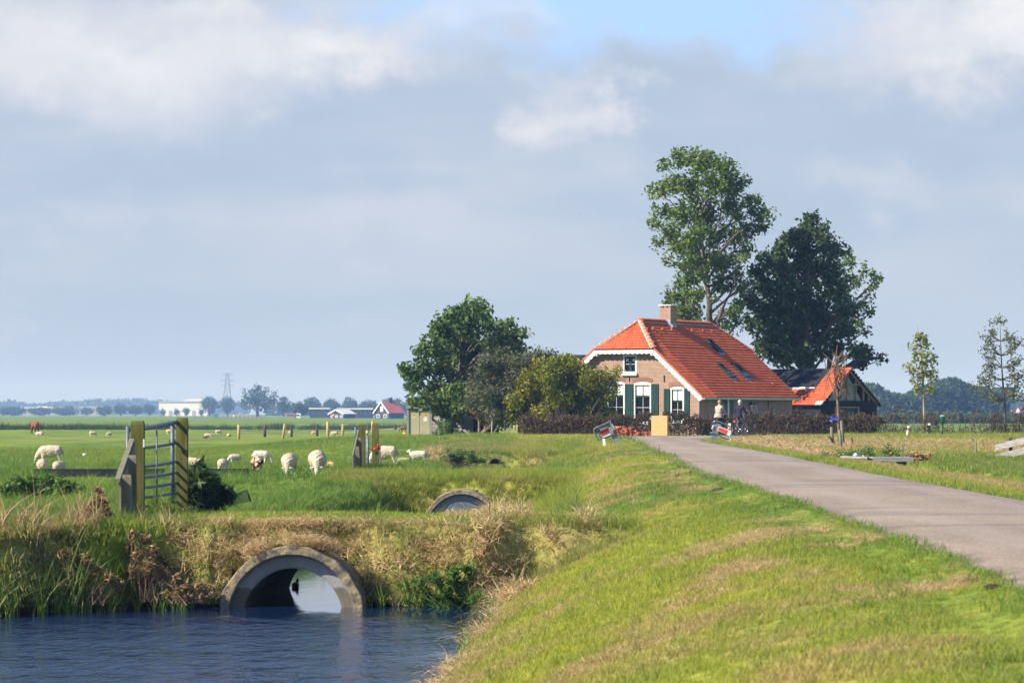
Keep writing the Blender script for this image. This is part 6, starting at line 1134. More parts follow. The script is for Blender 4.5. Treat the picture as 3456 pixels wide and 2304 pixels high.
# weathered plank fence at the right edge
pfn = thing('plank_fence', 'grey weathered plank fence slanting at the right edge', 'fence', at(3405, 1545, 104)); O = pfn.location
for (xa, ya, ha), (xb, yb, hb_) in (((3357, 1511, 20), (3500, 1474, 23)), ((3358, 1543, 20), (3500, 1511, 24))):
    P_ = [at(xa, ya-ha/2, 104)-O, at(xb, yb-hb_/2, 102)-O, at(xb, yb+hb_/2, 102)-O, at(xa+2, ya+ha/2, 104)-O]; V = P_+[p+Vector((0, .04, 0)) for p in P_]; MB().add(V, [(0,1,2,3),(7,6,5,4),(0,4,5,1),(1,5,6,2),(2,6,7,3),(3,7,4,0)]).build('plank', M_GREYW, pfn)
for px, Y in ((3412, 103.6), (3490, 102.4)): MB().box(at(px, 1520, Y)-O+Vector((0, .06, -.1)), (.10, .08, 1.0)).build('post', M_DPOST, pfn)
# pebble-white puffball in the pasture, dark molehills on the verge
pm_ = thing('puffball', 'small white puffball mushroom lying in the pasture', 'mushroom', at(285, 1538, 128)); b = MB(); ell(b, (0, 0, .05), (.075, .06, .055)); b.build('cap', M_WHITE, pm_); MB().tube([(0, 0, -.03), (0, 0, .03)], .03, 6).build('stem', M_CREAM, pm_)
M_SOIL = simple('dark_soil', (.045, .032, .022), (.08, .058, .04), 8, .95, .05, bd=.04)
for px, py, s_, lb in ((2425, 1660, 24, 'larger dark molehill on the verge beside the lane'), (2710, 1885, 18, 'low dry clod of soil in the middle of the verge'), (3350, 1985, 30, 'bare dark soil edge where the verge meets the lane at the right')):
    Yg = (EYE-1.25)*FPX/(py-HY)
    for _ in range(6): p = at(px, py, Yg); zz = float(terrain(p.x, Yg)); Yg = (EYE-zz)*FPX/(py-HY)
    p = at(px, py, Yg); root = thing('molehill', lb, 'molehill', (p.x, Yg, float(terrain(p.x, Yg)))); w = s_/FPX*Yg; b = MB(); rs = np.random.RandomState(int(px)); ell(b, (0, 0, 0), (w, w*.8, w*.32), 18, 8); b.v = [(x*(1+.2*(vnoise(x/w*9, y/w*9, 1.5, 3)-.5)), y, z*(1+.6*(vnoise(x/w*7+5, y/w*7, 1.2, 4)-.3))) for x, y, z in b.v]; b.build('soil', M_SOIL, root)
# ------------------------------------------------------------------ animals and people: one continuous skinned body each
def skin_mesh(name, V, E, Rd, root, sub=1, smooth=.0):
    me = bpy.data.meshes.new(name); me.from_pydata([tuple(v) for v in V], E, []); o = bpy.data.objects.new(name, me); COL.objects.link(o); md = o.modifiers.new('skin', 'SKIN'); md.branch_smoothing = smooth; md.use_smooth_shade = True
    sv = me.skin_vertices[0].data
    for i, r in enumerate(Rd): sv[i].radius = (r, r) if isinstance(r, (int, float)) else r; sv[i].use_root = (i == root)
    if sub: s = o.modifiers.new('sub', 'SUBSURF'); s.levels = sub; s.render_levels = sub
    dg = bpy.context.evaluated_depsgraph_get(); dg.update(); m2 = bpy.data.meshes.new_from_object(o.evaluated_get(dg)); m2.name = name; bpy.data.objects.remove(o); bpy.data.meshes.remove(me); m2.materials.clear(); return m2
def seg_dist(P, a, b):
    a = np.array(a, float); b = np.array(b, float); d = b-a; t = np.clip(((P-a) @ d)/(d @ d+1e-9), 0, 1); return np.linalg.norm(P-(a+t[:, None]*d), axis=1)
def assign(me, groups):                # groups: list of (segments, radius factor) -> material index of the closest
    n = len(me.polygons); C = np.empty(n*3, np.float32); me.polygons.foreach_get('center', C); C = C.reshape(-1, 3); D = np.stack([np.min([seg_dist(C, a, b)/r for a, b, r in g], axis=0) for g in groups]); me.polygons.foreach_set('material_index', D.argmin(0).astype(np.int32)); me.polygons.foreach_set('use_smooth', np.ones(n, bool)); me.update()
def add_parts(me, mb, mats):
    """append loose shapes (ears, fingers) to a body mesh"""
    bm = bmesh.new(); bm.from_mesh(me); t = mb.mesh('t'); bm.from_mesh(t); bm.to_mesh(me); bm.free(); bpy.data.meshes.remove(t)
    for m in mats: me.materials.append(m)
def wool(me, amp, s, zmin=.25):
    n = len(me.vertices); C = np.empty(n*3, np.float32); me.vertices.foreach_get('co', C); C = C.reshape(-1, 3); Nn = np.empty(n*3, np.float32); me.vertices.foreach_get('normal', Nn); Nn = Nn.reshape(-1, 3)
    d = (vnoise(C[:, 0]*1.3+C[:, 1], C[:, 2]*1.3-C[:, 1], s, 5)-.5)+.6*(vnoise(C[:, 0]-C[:, 2], C[:, 1]*2, s*.5, 9)-.5); k = ss(zmin, zmin+.1, C[:, 2]); C += Nn*(d*amp*k)[:, None]; me.vertices.foreach_set('co', C.ravel()); me.update()
m = newmat('cream_wool'); n = pnoise(11, 4, .7, coord='O', sc=(1, 1, 2)); out(bsdf(MIX(RAMP(n, .3, .7), (.50, .375, .25), (.70, .585, .43)), .95, .05, 0, n, .04, 1.0)); M_WOOL = m
m = newmat('greyish_wool'); n = pnoise(11, 4, .7, coord='O', sc=(1, 1, 2)); out(bsdf(MIX(RAMP(n, .3, .7), (.50, .44, .34), (.70, .63, .50)), .95, .05, 0, n, .04, 1.0)); M_WOOLG = m
m = newmat('brown_and_white_wool'); n = pnoise(3.2, 3, .6, coord='O', sc=(1, 1, 1.2)); out(bsdf(MIX(RAMP(n, .47, .51), (.085, .030, .016), (.68, .50, .34)), .95, .05, 0, pnoise(11, 4, .7, coord='O'), .04, 1.0)); M_WOOLB = m
M_WOOLD = simple('brown_wool', (.16, .075, .045), (.24, .125, .08), 7, .95, .05, coord='O'); M_FACE = simple('white_sheep_face', (.78, .70, .62), (.68, .58, .50), 6, .85, .1, coord='O'); M_TAN = simple('tan_wool', (.60, .36, .16), (.72, .50, .28), 7, .95, .05, coord='O'); M_DFACE = simple('dark_sheep_face', (.03, .022, .018), (.06, .04, .03), 6, .8); M_EYE = simple('dark_eye', (.01, .01, .01), (.012, .012, .012), 3, .2, .5)
SHEEP = {}
def remesh(name, mb, voxel, smooth=6):
    """one continuous skin over overlapping volumes"""
    me = mb.mesh(name); o = bpy.data.objects.new(name, me); COL.objects.link(o); md = o.modifiers.new('r', 'REMESH'); md.mode = 'VOXEL'; md.voxel_size = voxel; md.use_smooth_shade = True
    if smooth: sm = o.modifiers.new('s', 'SMOOTH'); sm.factor = .5; sm.iterations = smooth
    dg = bpy.context.evaluated_depsgraph_get(); dg.update(); m2 = bpy.data.meshes.new_from_object(o.evaluated_get(dg)); m2.name = name; bpy.data.objects.remove(o); bpy.data.meshes.remove(me); m2.materials.clear(); return m2
def chain(b, pts, rad, n=12):            # closed tapered limb with rounded ends
    pts = [Vector(p) for p in pts]; b.tube(pts, rad, n); 
    for p, r in zip(pts, rad): ell(b, p, (r, r, r), n, 8)
def sheep_mesh(pose, wm, fm):
    """faces +X, feet at z = 0"""
    key = (pose, wm.name, fm.name)
    if key in SHEEP: return SHEEP[key]
    dz = -.27 if pose == 'lie' else 0; b = MB(); B = lambda c, r: ell(b, (c[0], c[1], c[2]+dz), r, 20, 14)
    B((-.06, 0, .56), (.50, .285, .265)); B((-.30, 0, .57), (.27, .270, .255)); B((.22, 0, .55), (.27, .265, .26)); B((-.02, 0, .47), (.40, .25, .20))
    if pose == 'graze': nk = [(.34, 0, .54), (.48, 0, .42), (.56, 0, .29)]; hd = [(.56, 0, .27), (.615, 0, .165), (.65, 0, .06)]
    elif pose == 'up': nk = [(.34, 0, .60), (.44, 0, .72), (.50, 0, .80)]; hd = [(.50, 0, .83), (.58, 0, .80), (.68, 0, .74)]
    elif pose == 'half': nk = [(.34, 0, .55), (.46, 0, .50), (.55, 0, .45)]; hd = [(.55, 0, .45), (.63, 0, .37), (.70, 0, .27)]
    else: nk = [(.34, 0, .55), (.42, 0, .60), (.49, 0, .66)]; hd = [(.49, 0, .67), (.58, 0, .63), (.67, 0, .56)]
    nk = [(x, y, z+dz) for x, y, z in nk]; hd = [(x, y, z+dz) for x, y, z in hd]
    chain(b, nk, [.19, .135, .10]); chain(b, hd, [.088, .075, .048]); legs = []
    if pose != 'lie':
        for sx in (-.36, .24):
            for sy in (-1, 1):
                o = .035 if sy*sx > 0 else -.035; h = sx < 0; P = [(sx, sy*.14, .42), (sx+(-.05 if h else .01)+o, sy*.145, .24), (sx+(-.035 if h else 0)+o*1.5, sy*.14, .11), (sx+(.0 if h else .01)+o*1.8, sy*.14, .0)]; chain(b, P, [.10, .055, .036, .038], 8); legs += [(P[1], P[3], .75)]
    else:
        for sx in (-.28, .28):
            for sy in (-1, 1): P = [(sx, sy*.20, .14), (sx+.16, sy*.27, .07), (sx+.0, sy*.27, .045)]; chain(b, P, [.11, .055, .04], 8); legs += [(P[1], P[2], .7)]
    me = remesh('sheep_body', b, .024, 5); wool(me, .03, .06, .24 if pose != 'lie' else .10)
    body = [((-.5, 0, .55+dz), (.3, 0, .55+dz), 3.2), (nk[0], nk[2], 1.35)]; face = [(hd[0], hd[2], 1.0)]+legs; assign(me, [body, face]); mb = MB(); H0, H2 = Vector(hd[0]), Vector(hd[2]); ax = (H2-H0).normalized(); up_ = Vector((-ax.z, 0, ax.x)); up_ = up_ if (up_.x+up_.z*.5 > 0) else -up_
    for s in (-1, 1):
        p = H0+Vector((0, s*.07, 0))+up_*.03-ax*.01; mb.tube([p, p+Vector((0, s*.075, .012)), p+Vector((0, s*.15, -.012))], [.024, .036, .008], 7, 1); e = H0*.5+H2*.5+Vector((0, s*.066, 0))+up_*.03; ell(mb, e, (.015, .012, .015), 6, 4, 2)
    ell(mb, H2+ax*.035+up_*.0, (.022, .026, .018), 6, 4, 2); t0 = Vector((-.56, 0, .60+dz)); mb.tube([t0+Vector((.06, 0, 0)), t0+Vector((-.03, 0, -.05)), t0+Vector((-.05, 0, -.20))], [.06, .05, .025], 7, 0); add_parts(me, mb, [wm, fm, M_EYE]); SHEEP[key] = me; return me
FIELD = 'sheep in the pasture'
def sheep(label, px, ypx, wpx, ang, pose, wm=M_WOOL, fm=M_FACE, group=FIELD, Y=None, k=1.0, h=1.0):
    if Y is None:
        Y = 120.
        for _ in range(8): p = at(px, ypx, Y); z = float(terrain(p.x, Y)); Y = (EYE-z)*FPX/(ypx-HY)
    p = at(px, ypx, Y); z = float(terrain(p.x, Y)); a = R(ang); ext = (1.22 if pose != 'up' else 1.2)*abs(math.cos(a))+.56*abs(math.sin(a)); s = wpx/FPX*Y/ext*k
    t = thing('sheep', label, 'sheep', (p.x, Y, z), a, group); t.scale = (s, s*1.0, s*h); o = link(bpy.data.objects.new('sheep_body', sheep_mesh(pose, wm, fm)), t); return t
sheep('large cream sheep standing sideways, grazing to the left above the black trough', 167, 1566, 96, 184, 'graze', h=1.0)
sheep('cream sheep behind the left end of the black trough, rear half hidden', 142, 1606, 52, 100, 'graze', Y=101); sheep('pale sheep behind the black trough, just right of another one', 198, 1606, 54, 250, 'graze', Y=101)
sheep('sheep lying behind the right post of the near gate', 640, 1581, 92, -12, 'lie', M_WOOL); sheep('round cream sheep seen from behind at the right length of trough', 754, 1598, 46, 80, 'graze', Y=103); sheep('greyish sheep grazing behind the round one at the trough', 790, 1566, 52, 205, 'graze', M_WOOLG)
sheep('greyish sheep grazing to the right, partly hidden by the brown and white one', 884, 1568, 72, -8, 'graze', M_WOOLG); sheep('brown and white patched sheep grazing towards the camera', 868, 1602, 56, -82, 'graze', M_WOOLB, M_DFACE); sheep('fluffy cream sheep grazing head on, right of the brown and white one', 976, 1606, 60, -94, 'graze'); sheep('widest woolly sheep grazing head on, left of a smaller one', 1071, 1608, 66, -88, 'graze', M_WOOL); sheep('smaller tan tinged sheep facing the camera with lifted head', 1117, 1592, 42, -70, 'half', M_TAN)
sheep('sheep standing behind the second gate, tail to the right', 1296, 1551, 98, 178, 'graze', M_WOOL, h=1.05); sheep('small cream lamb lying right of the second gate', 1334, 1553, 28, 170, 'lie'); sheep('long cream sheep lying beside the brown one', 1366, 1556, 46, 190, 'lie', M_WOOL); sheep('dark brown sheep lying in the grass near the bushy bank', 1403, 1562, 38, 185, 'lie', M_WOOLD, M_DFACE); sheep('slim shorn sheep standing with raised head, facing left', 1411, 1563, 70, 172, 'up', M_WOOLG, h=.95)
far = 'sheep far across the pasture'
sheep('small white sheep lying beside the chestnut horse', 133, 1469, 30, 175, 'lie', group=far); sheep('far white sheep grazing, left one of the pair right of the horse', 313, 1472, 28, 20, 'graze', group=far); sheep('far white sheep grazing, right one of the pair right of the horse', 368, 1472, 23, 210, 'graze', group=far); sheep('tan far sheep seen through the near gate', 573, 1466, 28, 10, 'half', M_TAN, group=far); sheep('dark brown sheep lying in front of a far white one right of the near gate', 693, 1478, 19, 200, 'lie', M_WOOLD, M_DFACE, group=far); sheep('far white sheep lying behind the dark brown one', 703, 1475, 30, 10, 'lie', group=far); sheep('far pale sheep grazing beyond the pair with the dark brown one', 737, 1465, 24, 15, 'graze', group=far)
sheep('tiny far white sheep near the first yellow fence post', 772, 1474, 12, 90, 'lie', group=far); sheep('far white sheep beside the leaning yellow fence post', 981, 1466, 22, 160, 'graze', group=far); sheep('far tan sheep left of the tallest yellow fence post', 1059, 1466, 18, 190, 'graze', M_TAN, group=far); sheep('far cream sheep between two yellow posts, left of the second gate', 1128, 1473, 27, 175, 'graze', group=far); sheep('far pale sheep glimpsed between the two posts of the second gate', 1240, 1468, 14, 100, 'graze', group=far); sheep('dark grey sheep behind the fence left of the electrical cabinet', 1361, 1455, 26, 180, 'graze', M_WOOLD, M_DFACE, group=far)
# chestnut horse
hb_ = MB(); B = lambda c, r: ell(hb_, c, r, 20, 14)
B((-.10, 0, 1.16), (.78, .31, .33)); B((-.58, 0, 1.20), (.36, .30, .33)); B((.48, 0, 1.14), (.36, .29, .36)); chain(hb_, [(.60, 0, 1.22), (.88, 0, .98), (1.06, 0, .70)], [.27, .19, .14], 14); chain(hb_, [(1.08, 0, .66), (1.17, 0, .44), (1.26, 0, .16)], [.13, .10, .07], 12); legs = []
for sx in (-.62, .46):
    for sy in (-1, 1): o = .07*sy; P = [(sx, sy*.16, .92), (sx+(.08 if sx < 0 else .02)+o, sy*.17, .66), (sx+(-.10 if sx < 0 else .02)+o, sy*.165, .46), (sx+(-.06 if sx < 0 else 0)+o, sy*.165, .14), (sx+.01+o, sy*.165, .02)]; chain(hb_, P, [.19, .115, .075, .05, .062], 9); legs.append((P[2], P[4], 1))
hm = remesh('horse_body', hb_, .034, 4); assign(hm, [[((-.8, 0, 1.15), (.6, 0, 1.15), 3), ((.6, 0, 1.2), (1.3, 0, .14), 1.4)], legs]); M_CHEST = simple('chestnut_coat', (.20, .055, .024), (.28, .085, .036), 3, .6, .2, coord='O'); M_DLEG = simple('dark_horse_legs', (.03, .015, .010), (.06, .025, .015), 3, .7)
mb = MB(); mb.tube([(-.80, 0, 1.20), (-.96, 0, 1.0), (-.98, 0, .6), (-.95, 0, .35)], [.05, .08, .07, .015], 8, 1)
for s in (-1, 1): mb.tube([(1.10, s*.06, .64), (1.06, s*.09, .74), (1.03, s*.08, .80)], [.03, .035, .005], 6, 0); ell(mb, (1.15, s*.075, .42), (.018, .012, .018), 6, 4, 1)
mb.tube([(.55, 0, 1.44), (.80, 0, 1.22), (1.00, 0, .86)], [.03, .05, .04], 6, 1); add_parts(hm, mb, [M_CHEST, M_DLEG])
hp_ = at(118, 1464, 300); ht = thing('horse', 'chestnut horse grazing far across the pasture at the left', 'horse', (hp_.x, 300, hp_.z), R(118)); s = 41/FPX*300/1.46; ht.scale = (s, s, s); link(bpy.data.objects.new('horse_body', hm), ht)

# ------------------------------------------------------------------ two cyclists riding away on the side road
M_SKIN = simple('skin', (.52, .28, .19), (.58, .33, .23), 5, .6); M_HAIRL = simple('light_reddish_hair', (.40, .20, .08), (.50, .29, .13), 20, .7); M_HAIRG = simple('grey_hair', (.50, .46, .42), (.64, .60, .56), 20, .7); M_JBEI = simple('beige_jacket', (.36, .31, .24), (.44, .39, .31), 4, .85, .1, coord='O'); M_JNAVY = simple('dark_navy_jacket', (.022, .020, .040), (.032, .028, .052), 4, .8, .1, coord='O'); M_TRG = simple('grey_trousers', (.16, .15, .13), (.22, .21, .19), 4, .85, .1); M_TRD = simple('dark_blue_trousers', (.020, .026, .05), (.03, .036, .07), 4, .8, .1); M_SHOE = simple('dark_shoes', (.02, .018, .016), (.03, .03, .03), 4, .6)
M_TYRE = simple('black_tyre', (.012, .012, .012), (.02, .02, .02), 5, .8); M_CHROME = simple('bright_steel', (.60, .62, .64), (.66, .68, .70), 5, .25, .5, .9); M_BIKE = simple('dark_bicycle_enamel', (.014, .015, .02), (.02, .022, .03), 3, .35, .5)
def bicycle(label, loc, rz, bags=False):
    t = thing('bicycle', label, 'bicycle', loc, rz)
    for y in (-.52, .56):
        w = MB(); ring = [Vector((0, y+.335*math.cos(q), .345+.335*math.sin(q))) for q in [2*math.pi*i/28 for i in range(29)]]; tyre = MB().tube(ring, .019, 6, cap=False).build('wheel', M_TYRE, t)
        MB().tube([Vector((0, y+.308*math.cos(q), .345+.308*math.sin(q))) for q in [2*math.pi*i/28 for i in range(29)]], .010, 5, cap=False).build('rim', M_CHROME, tyre); s = MB()
        for i in range(18): q = 2*math.pi*i/18; s.tube([(.02*(-1)**i, y, .345), (0, y+.30*math.cos(q), .345+.30*math.sin(q))], .0025, 3, cap=False)
        s.tube([(-.05, y, .345), (.05, y, .345)], .018, 8); s.build('spokes', M_CHROME, tyre)
        MB().tube([Vector((0, y+.372*math.cos(q), .345+.372*math.sin(q))) for q in [R(20)+R(150)*i/12 for i in range(13)]], [.012]*13, 6).build('mudguard', M_BIKE, t)
    f = MB(); f.tube([(0, -.10, .30), (0, -.20, .62), (0, -.26, .86)], .017, 8); f.tube([(0, -.10, .30), (0, .20, .42), (0, .40, .84)], .02, 8); f.tube([(0, -.20, .62), (0, .14, .60), (0, .41, .80)], .016, 8)
    for s_ in (-1, 1): f.tube([(s_*.03, -.10, .30), (s_*.055, -.52, .345)], .010, 6); f.tube([(s_*.03, -.20, .66), (s_*.055, -.52, .345)], .009, 6); f.tube([(s_*.03, .42, .68), (s_*.05, .50, .48), (s_*.05, .56, .345)], .012, 6)
    f.tube([(0, .43, .66), (0, .38, .98)], .018, 8); f.build('frame', M_BIKE, t)
    h = MB(); h.tube([(0, .38, .96), (0, .38, 1.06), (-.14, .36, 1.10), (-.27, .27, 1.08), (-.29, .14, 1.06)], .012, 7); h.tube([(0, .38, 1.06), (.14, .36, 1.10), (.27, .27, 1.08), (.29, .14, 1.06)], .012, 7); h.build('handlebar', M_CHROME, t)
    s = MB(); ell(s, (0, -.30, .90), (.105, .14, .045)); s.tube([(0, -.2, .90), (0, -.06, .905)], [.05, .02], 7); s.build('saddle', M_TYRE, t)
    r = MB()
    for s_ in (-1, 1): r.tube([(s_*.06, -.22, .74), (s_*.07, -.70, .74)], .008, 5); r.tube([(s_*.07, -.66, .74), (s_*.055, -.52, .345)], .007, 5)
    r.tube([(-.07, -.70, .74), (.07, -.70, .74)], .008, 5); r.build('rack', M_CHROME, t); l = MB(); l.box((0, -.72, .70), (.10, .03, .06)); l.build('rear_light', M_RED, t); MB().box((0, -.42, .83), (.06, .03, .045)).build('reflector', M_RED, t)
    c = MB(); c.lathe([(.095, -.01), (.095, .01)], n=18); c.v = [(.05+z, -.10+x, .30+y) for x, y, z in c.v]; c.build('chainring', M_CHROME, t); MB().tube([(.09, -.10, .30), (.09, -.08, .13), (.16, -.08, .13)], .010, 6).tube([(-.09, -.10, .30), (-.09, -.12, .47), (-.16, -.12, .47)], .010, 6).build('cranks', M_CHROME, t)
    if bags:
        for s_ in (-1, 1): MB().box((s_*.15, -.48, .56), (.13, .34, .30), taper=.92).build('pannier', M_TRD, t)
    return t
def rider(label, loc, rz, jacket, trous, hair, female=False):
    t = thing('person', label, 'person', loc, rz); sw_ = .165 if female else .19
    V = [(0, -.27, .98), (0, -.22, 1.14), (0, -.17, 1.30), (0, -.13, 1.42), (0, -.10, 1.51), (0, -.085, 1.56), (0, -.065, 1.655), (0, -.07, 1.72)]; E = [(i, i+1) for i in range(7)]; Rr = [(.175, .13), (.15, .11), (.175, .12), (.165, .10), .055, (.058, .065), (.078, .098), (.055, .07)]
    arms = []; lg = []
    for s in (-1, 1):
        k = len(V); P = [(s*sw_, -.13, 1.40), (s*(sw_+.07), -.02, 1.20), (s*(sw_+.085), .08, 1.10), (s*.285, .16, 1.075)]; V += P; Rr += [.068, .052, .040, .036]; E += [(3, k), (k, k+1), (k+1, k+2), (k+2, k+3)]; arms += [(P[0], P[1], 1), (P[1], P[2], 1)]
        k = len(V); low = s > 0; P = [(s*.10, -.22, .90), (s*.115, .12, .60 if low else .80), (s*.115, -.05, .36 if low else .56), (s*.12, -.12, .20 if low else .52), (s*.12, -.02, .155 if low else .49), (s*.12, .08, .145 if low else .48)]; V += P; Rr += [.105, .075, .062, .045, .042, .032]; E += [(0, k)]+[(k+i, k+i+1) for i in range(5)]; lg.append(P)
    me = skin_mesh('body', V, E, Rr, 0, 2); coat = [(V[0], V[1], 1.6), (V[1], V[3], 1.7)]+arms; tr = [(p[i], p[i+1], 1.1) for p in lg for i in range(3)]; sk = [(V[4], V[7], .9)]+[(V[11+0], tuple(np.array(V[11])+[0, .05, 0]), .6)]; hands = [(V[11], tuple(np.array(V[11])+np.array([0, .04, 0])), .8), (V[21], tuple(np.array(V[21])+np.array([0, .04, 0])), .8)]; shoes = [(p[3], p[5], .8) for p in lg]
    assign(me, [coat, tr, sk[:1]+hands, shoes]); mb = MB()
    for s in (-1, 1):
        w = Vector((s*.285, .16, 1.075))
        for i in range(4): yb = w.y-.01+.022*i; L_ = (.9, 1.0, .95, .75)[i]; mb.tube([(w.x+s*.02, yb, w.z+.012), (w.x+s*.040*L_, yb+.004, w.z+.006), (w.x+s*.045*L_, yb+.006, w.z-.022), (w.x+s*.018, yb+.004, w.z-.036*L_)], [.0095, .009, .0085, .007], 6, 2)
        mb.tube([(w.x-s*.02, w.y-.02, w.z+.005), (w.x-s*.038, w.y+.015, w.z-.004), (w.x-s*.022, w.y+.035, w.z-.028)], [.011, .010, .008], 6, 2); ell(mb, (s*.080, -.075, 1.645), (.012, .022, .032), 6, 5, 2); ell(mb, (s*.03, .022, 1.665), (.010, .008, .007), 6, 4, 3)
    mb.tube([(0, .025, 1.665), (0, .045, 1.64), (0, .035, 1.625)], [.010, .016, .014], 6, 2); mb.tube([(-.022, .022, 1.595), (0, .030, 1.593), (.022, .022, 1.595)], [.005, .008, .005], 5, 2); add_parts(me, mb, [jacket, trous, M_SKIN, M_SHOE]); link(bpy.data.objects.new('body', me), t)
    hb = MB(); n, m_ = 16, 9; VV = []
    for i in range(m_+1):
        for j in range(n): p = math.radians(118)*i/m_; q = 2*math.pi*j/n; fr_ = max(0, math.sin(q)); pp = p*(1-.42*fr_); rr = 1.0+.05*vnoise(i*1.3, j*1.0, 1.5, 3); VV.append((.092*rr*math.sin(pp)*math.cos(q), -.075+.112*rr*math.sin(pp)*math.sin(q), 1.665+.105*rr*math.cos(pp)))
    hb.add(VV, [(i*n+j, (i+1)*n+j, (i+1)*n+(j+1) % n, i*n+(j+1) % n) for i in range(m_) for j in range(n)], 0, True); hb.build('hair', hair, t)
    if female: MB().tube([Vector((.165*math.cos(q), -.22+.125*math.sin(q), 1.15)) for q in [2*math.pi*i/20 for i in range(21)]], .012, 5, cap=False).build('belt', M_JBEI, t)
    jk = MB(); V2 = []; n = 20                 # jacket skirt over the hips
    for z, k in ((1.12, 1.0), (1.0, 1.16), (.90, 1.22)):
        for j in range(n): q = 2*math.pi*j/n; V2.append((.178*k*math.cos(q), -.235-(1.12-z)*.14+.125*k*math.sin(q), z+.012*math.sin(q*3)))
    jk.add(V2, [(i*n+j, i*n+(j+1) % n, (i+1)*n+(j+1) % n, (i+1)*n+j) for i in range(2) for j in range(n)], 0, True); jk.build('jacket_hem', jacket, t); return t
for lb1, lb2, px, Y, ja, tr, ha, fem, bg_ in (('left cyclist in a beige jacket with short reddish hair, seen from behind', 'bicycle with blue panniers ridden by the person in beige', 2431, 170.2, M_JBEI, M_TRD, M_HAIRL, True, True), ('right cyclist in a dark navy jacket with grey hair, seen from behind', 'bicycle with red rear light ridden by the person in navy', 2499, 168.4, M_JNAVY, M_TRG, M_HAIRG, False, False)):
    p = at(px, 1466, Y); z = 1.405+.022; rz = R(-28); bicycle(lb2, (p.x, Y, z), rz, bg_); rider(lb1, (p.x, Y, z), rz, ja, tr, ha, fem)
# bird
bd = thing('bird', 'tiny dark bird gliding in the middle of the sky', 'bird', at(1958, 723, 260)); bd.scale = (.22, .22, .22); b = MB(); ell(b, (0, 0, 0), (.30, .07, .07), 8, 6)
for s in (-1, 1): b.add([(.08, 0, .02), (.02, s*.28, .16), (-.08, s*.62, .10), (-.12, s*.25, .12), (-.06, 0, .02)], [(0, 1, 3, 4), (1, 2, 3)])
b.tube([(-.25, 0, 0), (-.42, 0, 0)], [.04, .07], 6); b.build('body', M_BLACKF, bd)

# ------------------------------------------------------------------ far buildings
M_FW = simple('white_warehouse_cladding', (.80, .78, .72), (.74, .72, .67), .05, .6); M_FG = simple('grey_office_wall', (.34, .33, .33), (.42, .40, .38), .05, .7); M_FRED = simple('red_roof', (.34, .085, .055), (.40, .11, .07), .2, .8); M_FBLUE = simple('dark_blue_boards', (.030, .040, .058), (.045, .055, .075), .3, .8); M_FROOF = simple('pale_corrugated_roof', (.50, .50, .50), (.58, .58, .57), .2, .6); M_FGRN = simple('green_container', (.03, .22, .12), (.04, .26, .15), .3, .6); M_FOR = simple('orange_sign', (.75, .33, .03), (.8, .38, .04), .3); M_FWIN = simple('far_window', (.05, .06, .07), (.08, .09, .10), .2, .3)
def far_box(name, label, cat, x0, x1, yt, yb, Y, mat, dep=20., roof=None, windows=0, doors=0):
    a = at(x0, yt, Y); c = at(x1, yb, Y); w = c.x-a.x; zb = .45; h = a.z-zb; root = thing(name, label, cat, ((a.x+c.x)/2, Y, zb)); wl = MB().box((0, dep/2, h/2-.5), (w, dep, h+1)).build('wall', mat, root)
    if roof: MB().box((0, dep/2, h+.25), (w+.8, dep+.8, .7)).build('roof', roof, root)
    for i in range(windows): x = -w/2+w*(i+.5)/windows; fo = MB().box((x, -.06, h*.6), (w/windows*.55, .12, h*.28)).build('window', M_FWIN, wl)
    for i in range(doors): x = -w/2+w*(i+.5)/doors; MB().box((x, -.06, h*.22), (w/doors*.3, .12, h*.44)).build('door', M_FG, wl)
    return root, w, h
r_, w, h = far_box('warehouse', 'large white flat roofed warehouse on the horizon', 'warehouse', 536, 700, 1356, 1412, 2300, M_FW, 40., None, 0, 0)
MB().box((0, 20, h+.1), (w+.5, 40.5, 1.2)).build('roof_edge', M_FG, r_); a = at(610, 1349, 2300)-r_.location; b = MB().prism([(-w*.08, h+.7), (w*.42, h+.7), (w*.42, a.z+.6), (w*.12, a.z+.6)], lambda x, z, d: Vector((x, 12+d, z)), 14); b.build('roof_light', M_FW, r_)
for i in range(6): MB().box((-w*.42+i*w*.16, -.08, 1.9), (w*.07, .16, 3.6)).build('loading_door', M_FG, r_)
far_box('office_block', 'long low grey office block at the far left of the horizon', 'building', 68, 205, 1376, 1400, 2700, M_FG, 18., M_FW, 12); far_box('office_block', 'darker block with white plant room standing on the long grey office block', 'building', 128, 160, 1371, 1400, 2715, M_FW, 14., None, 3); far_box('office_block', 'second grey office block left of the far tree row', 'building', 266, 350, 1370, 1400, 2700, M_FG, 18., None, 9)
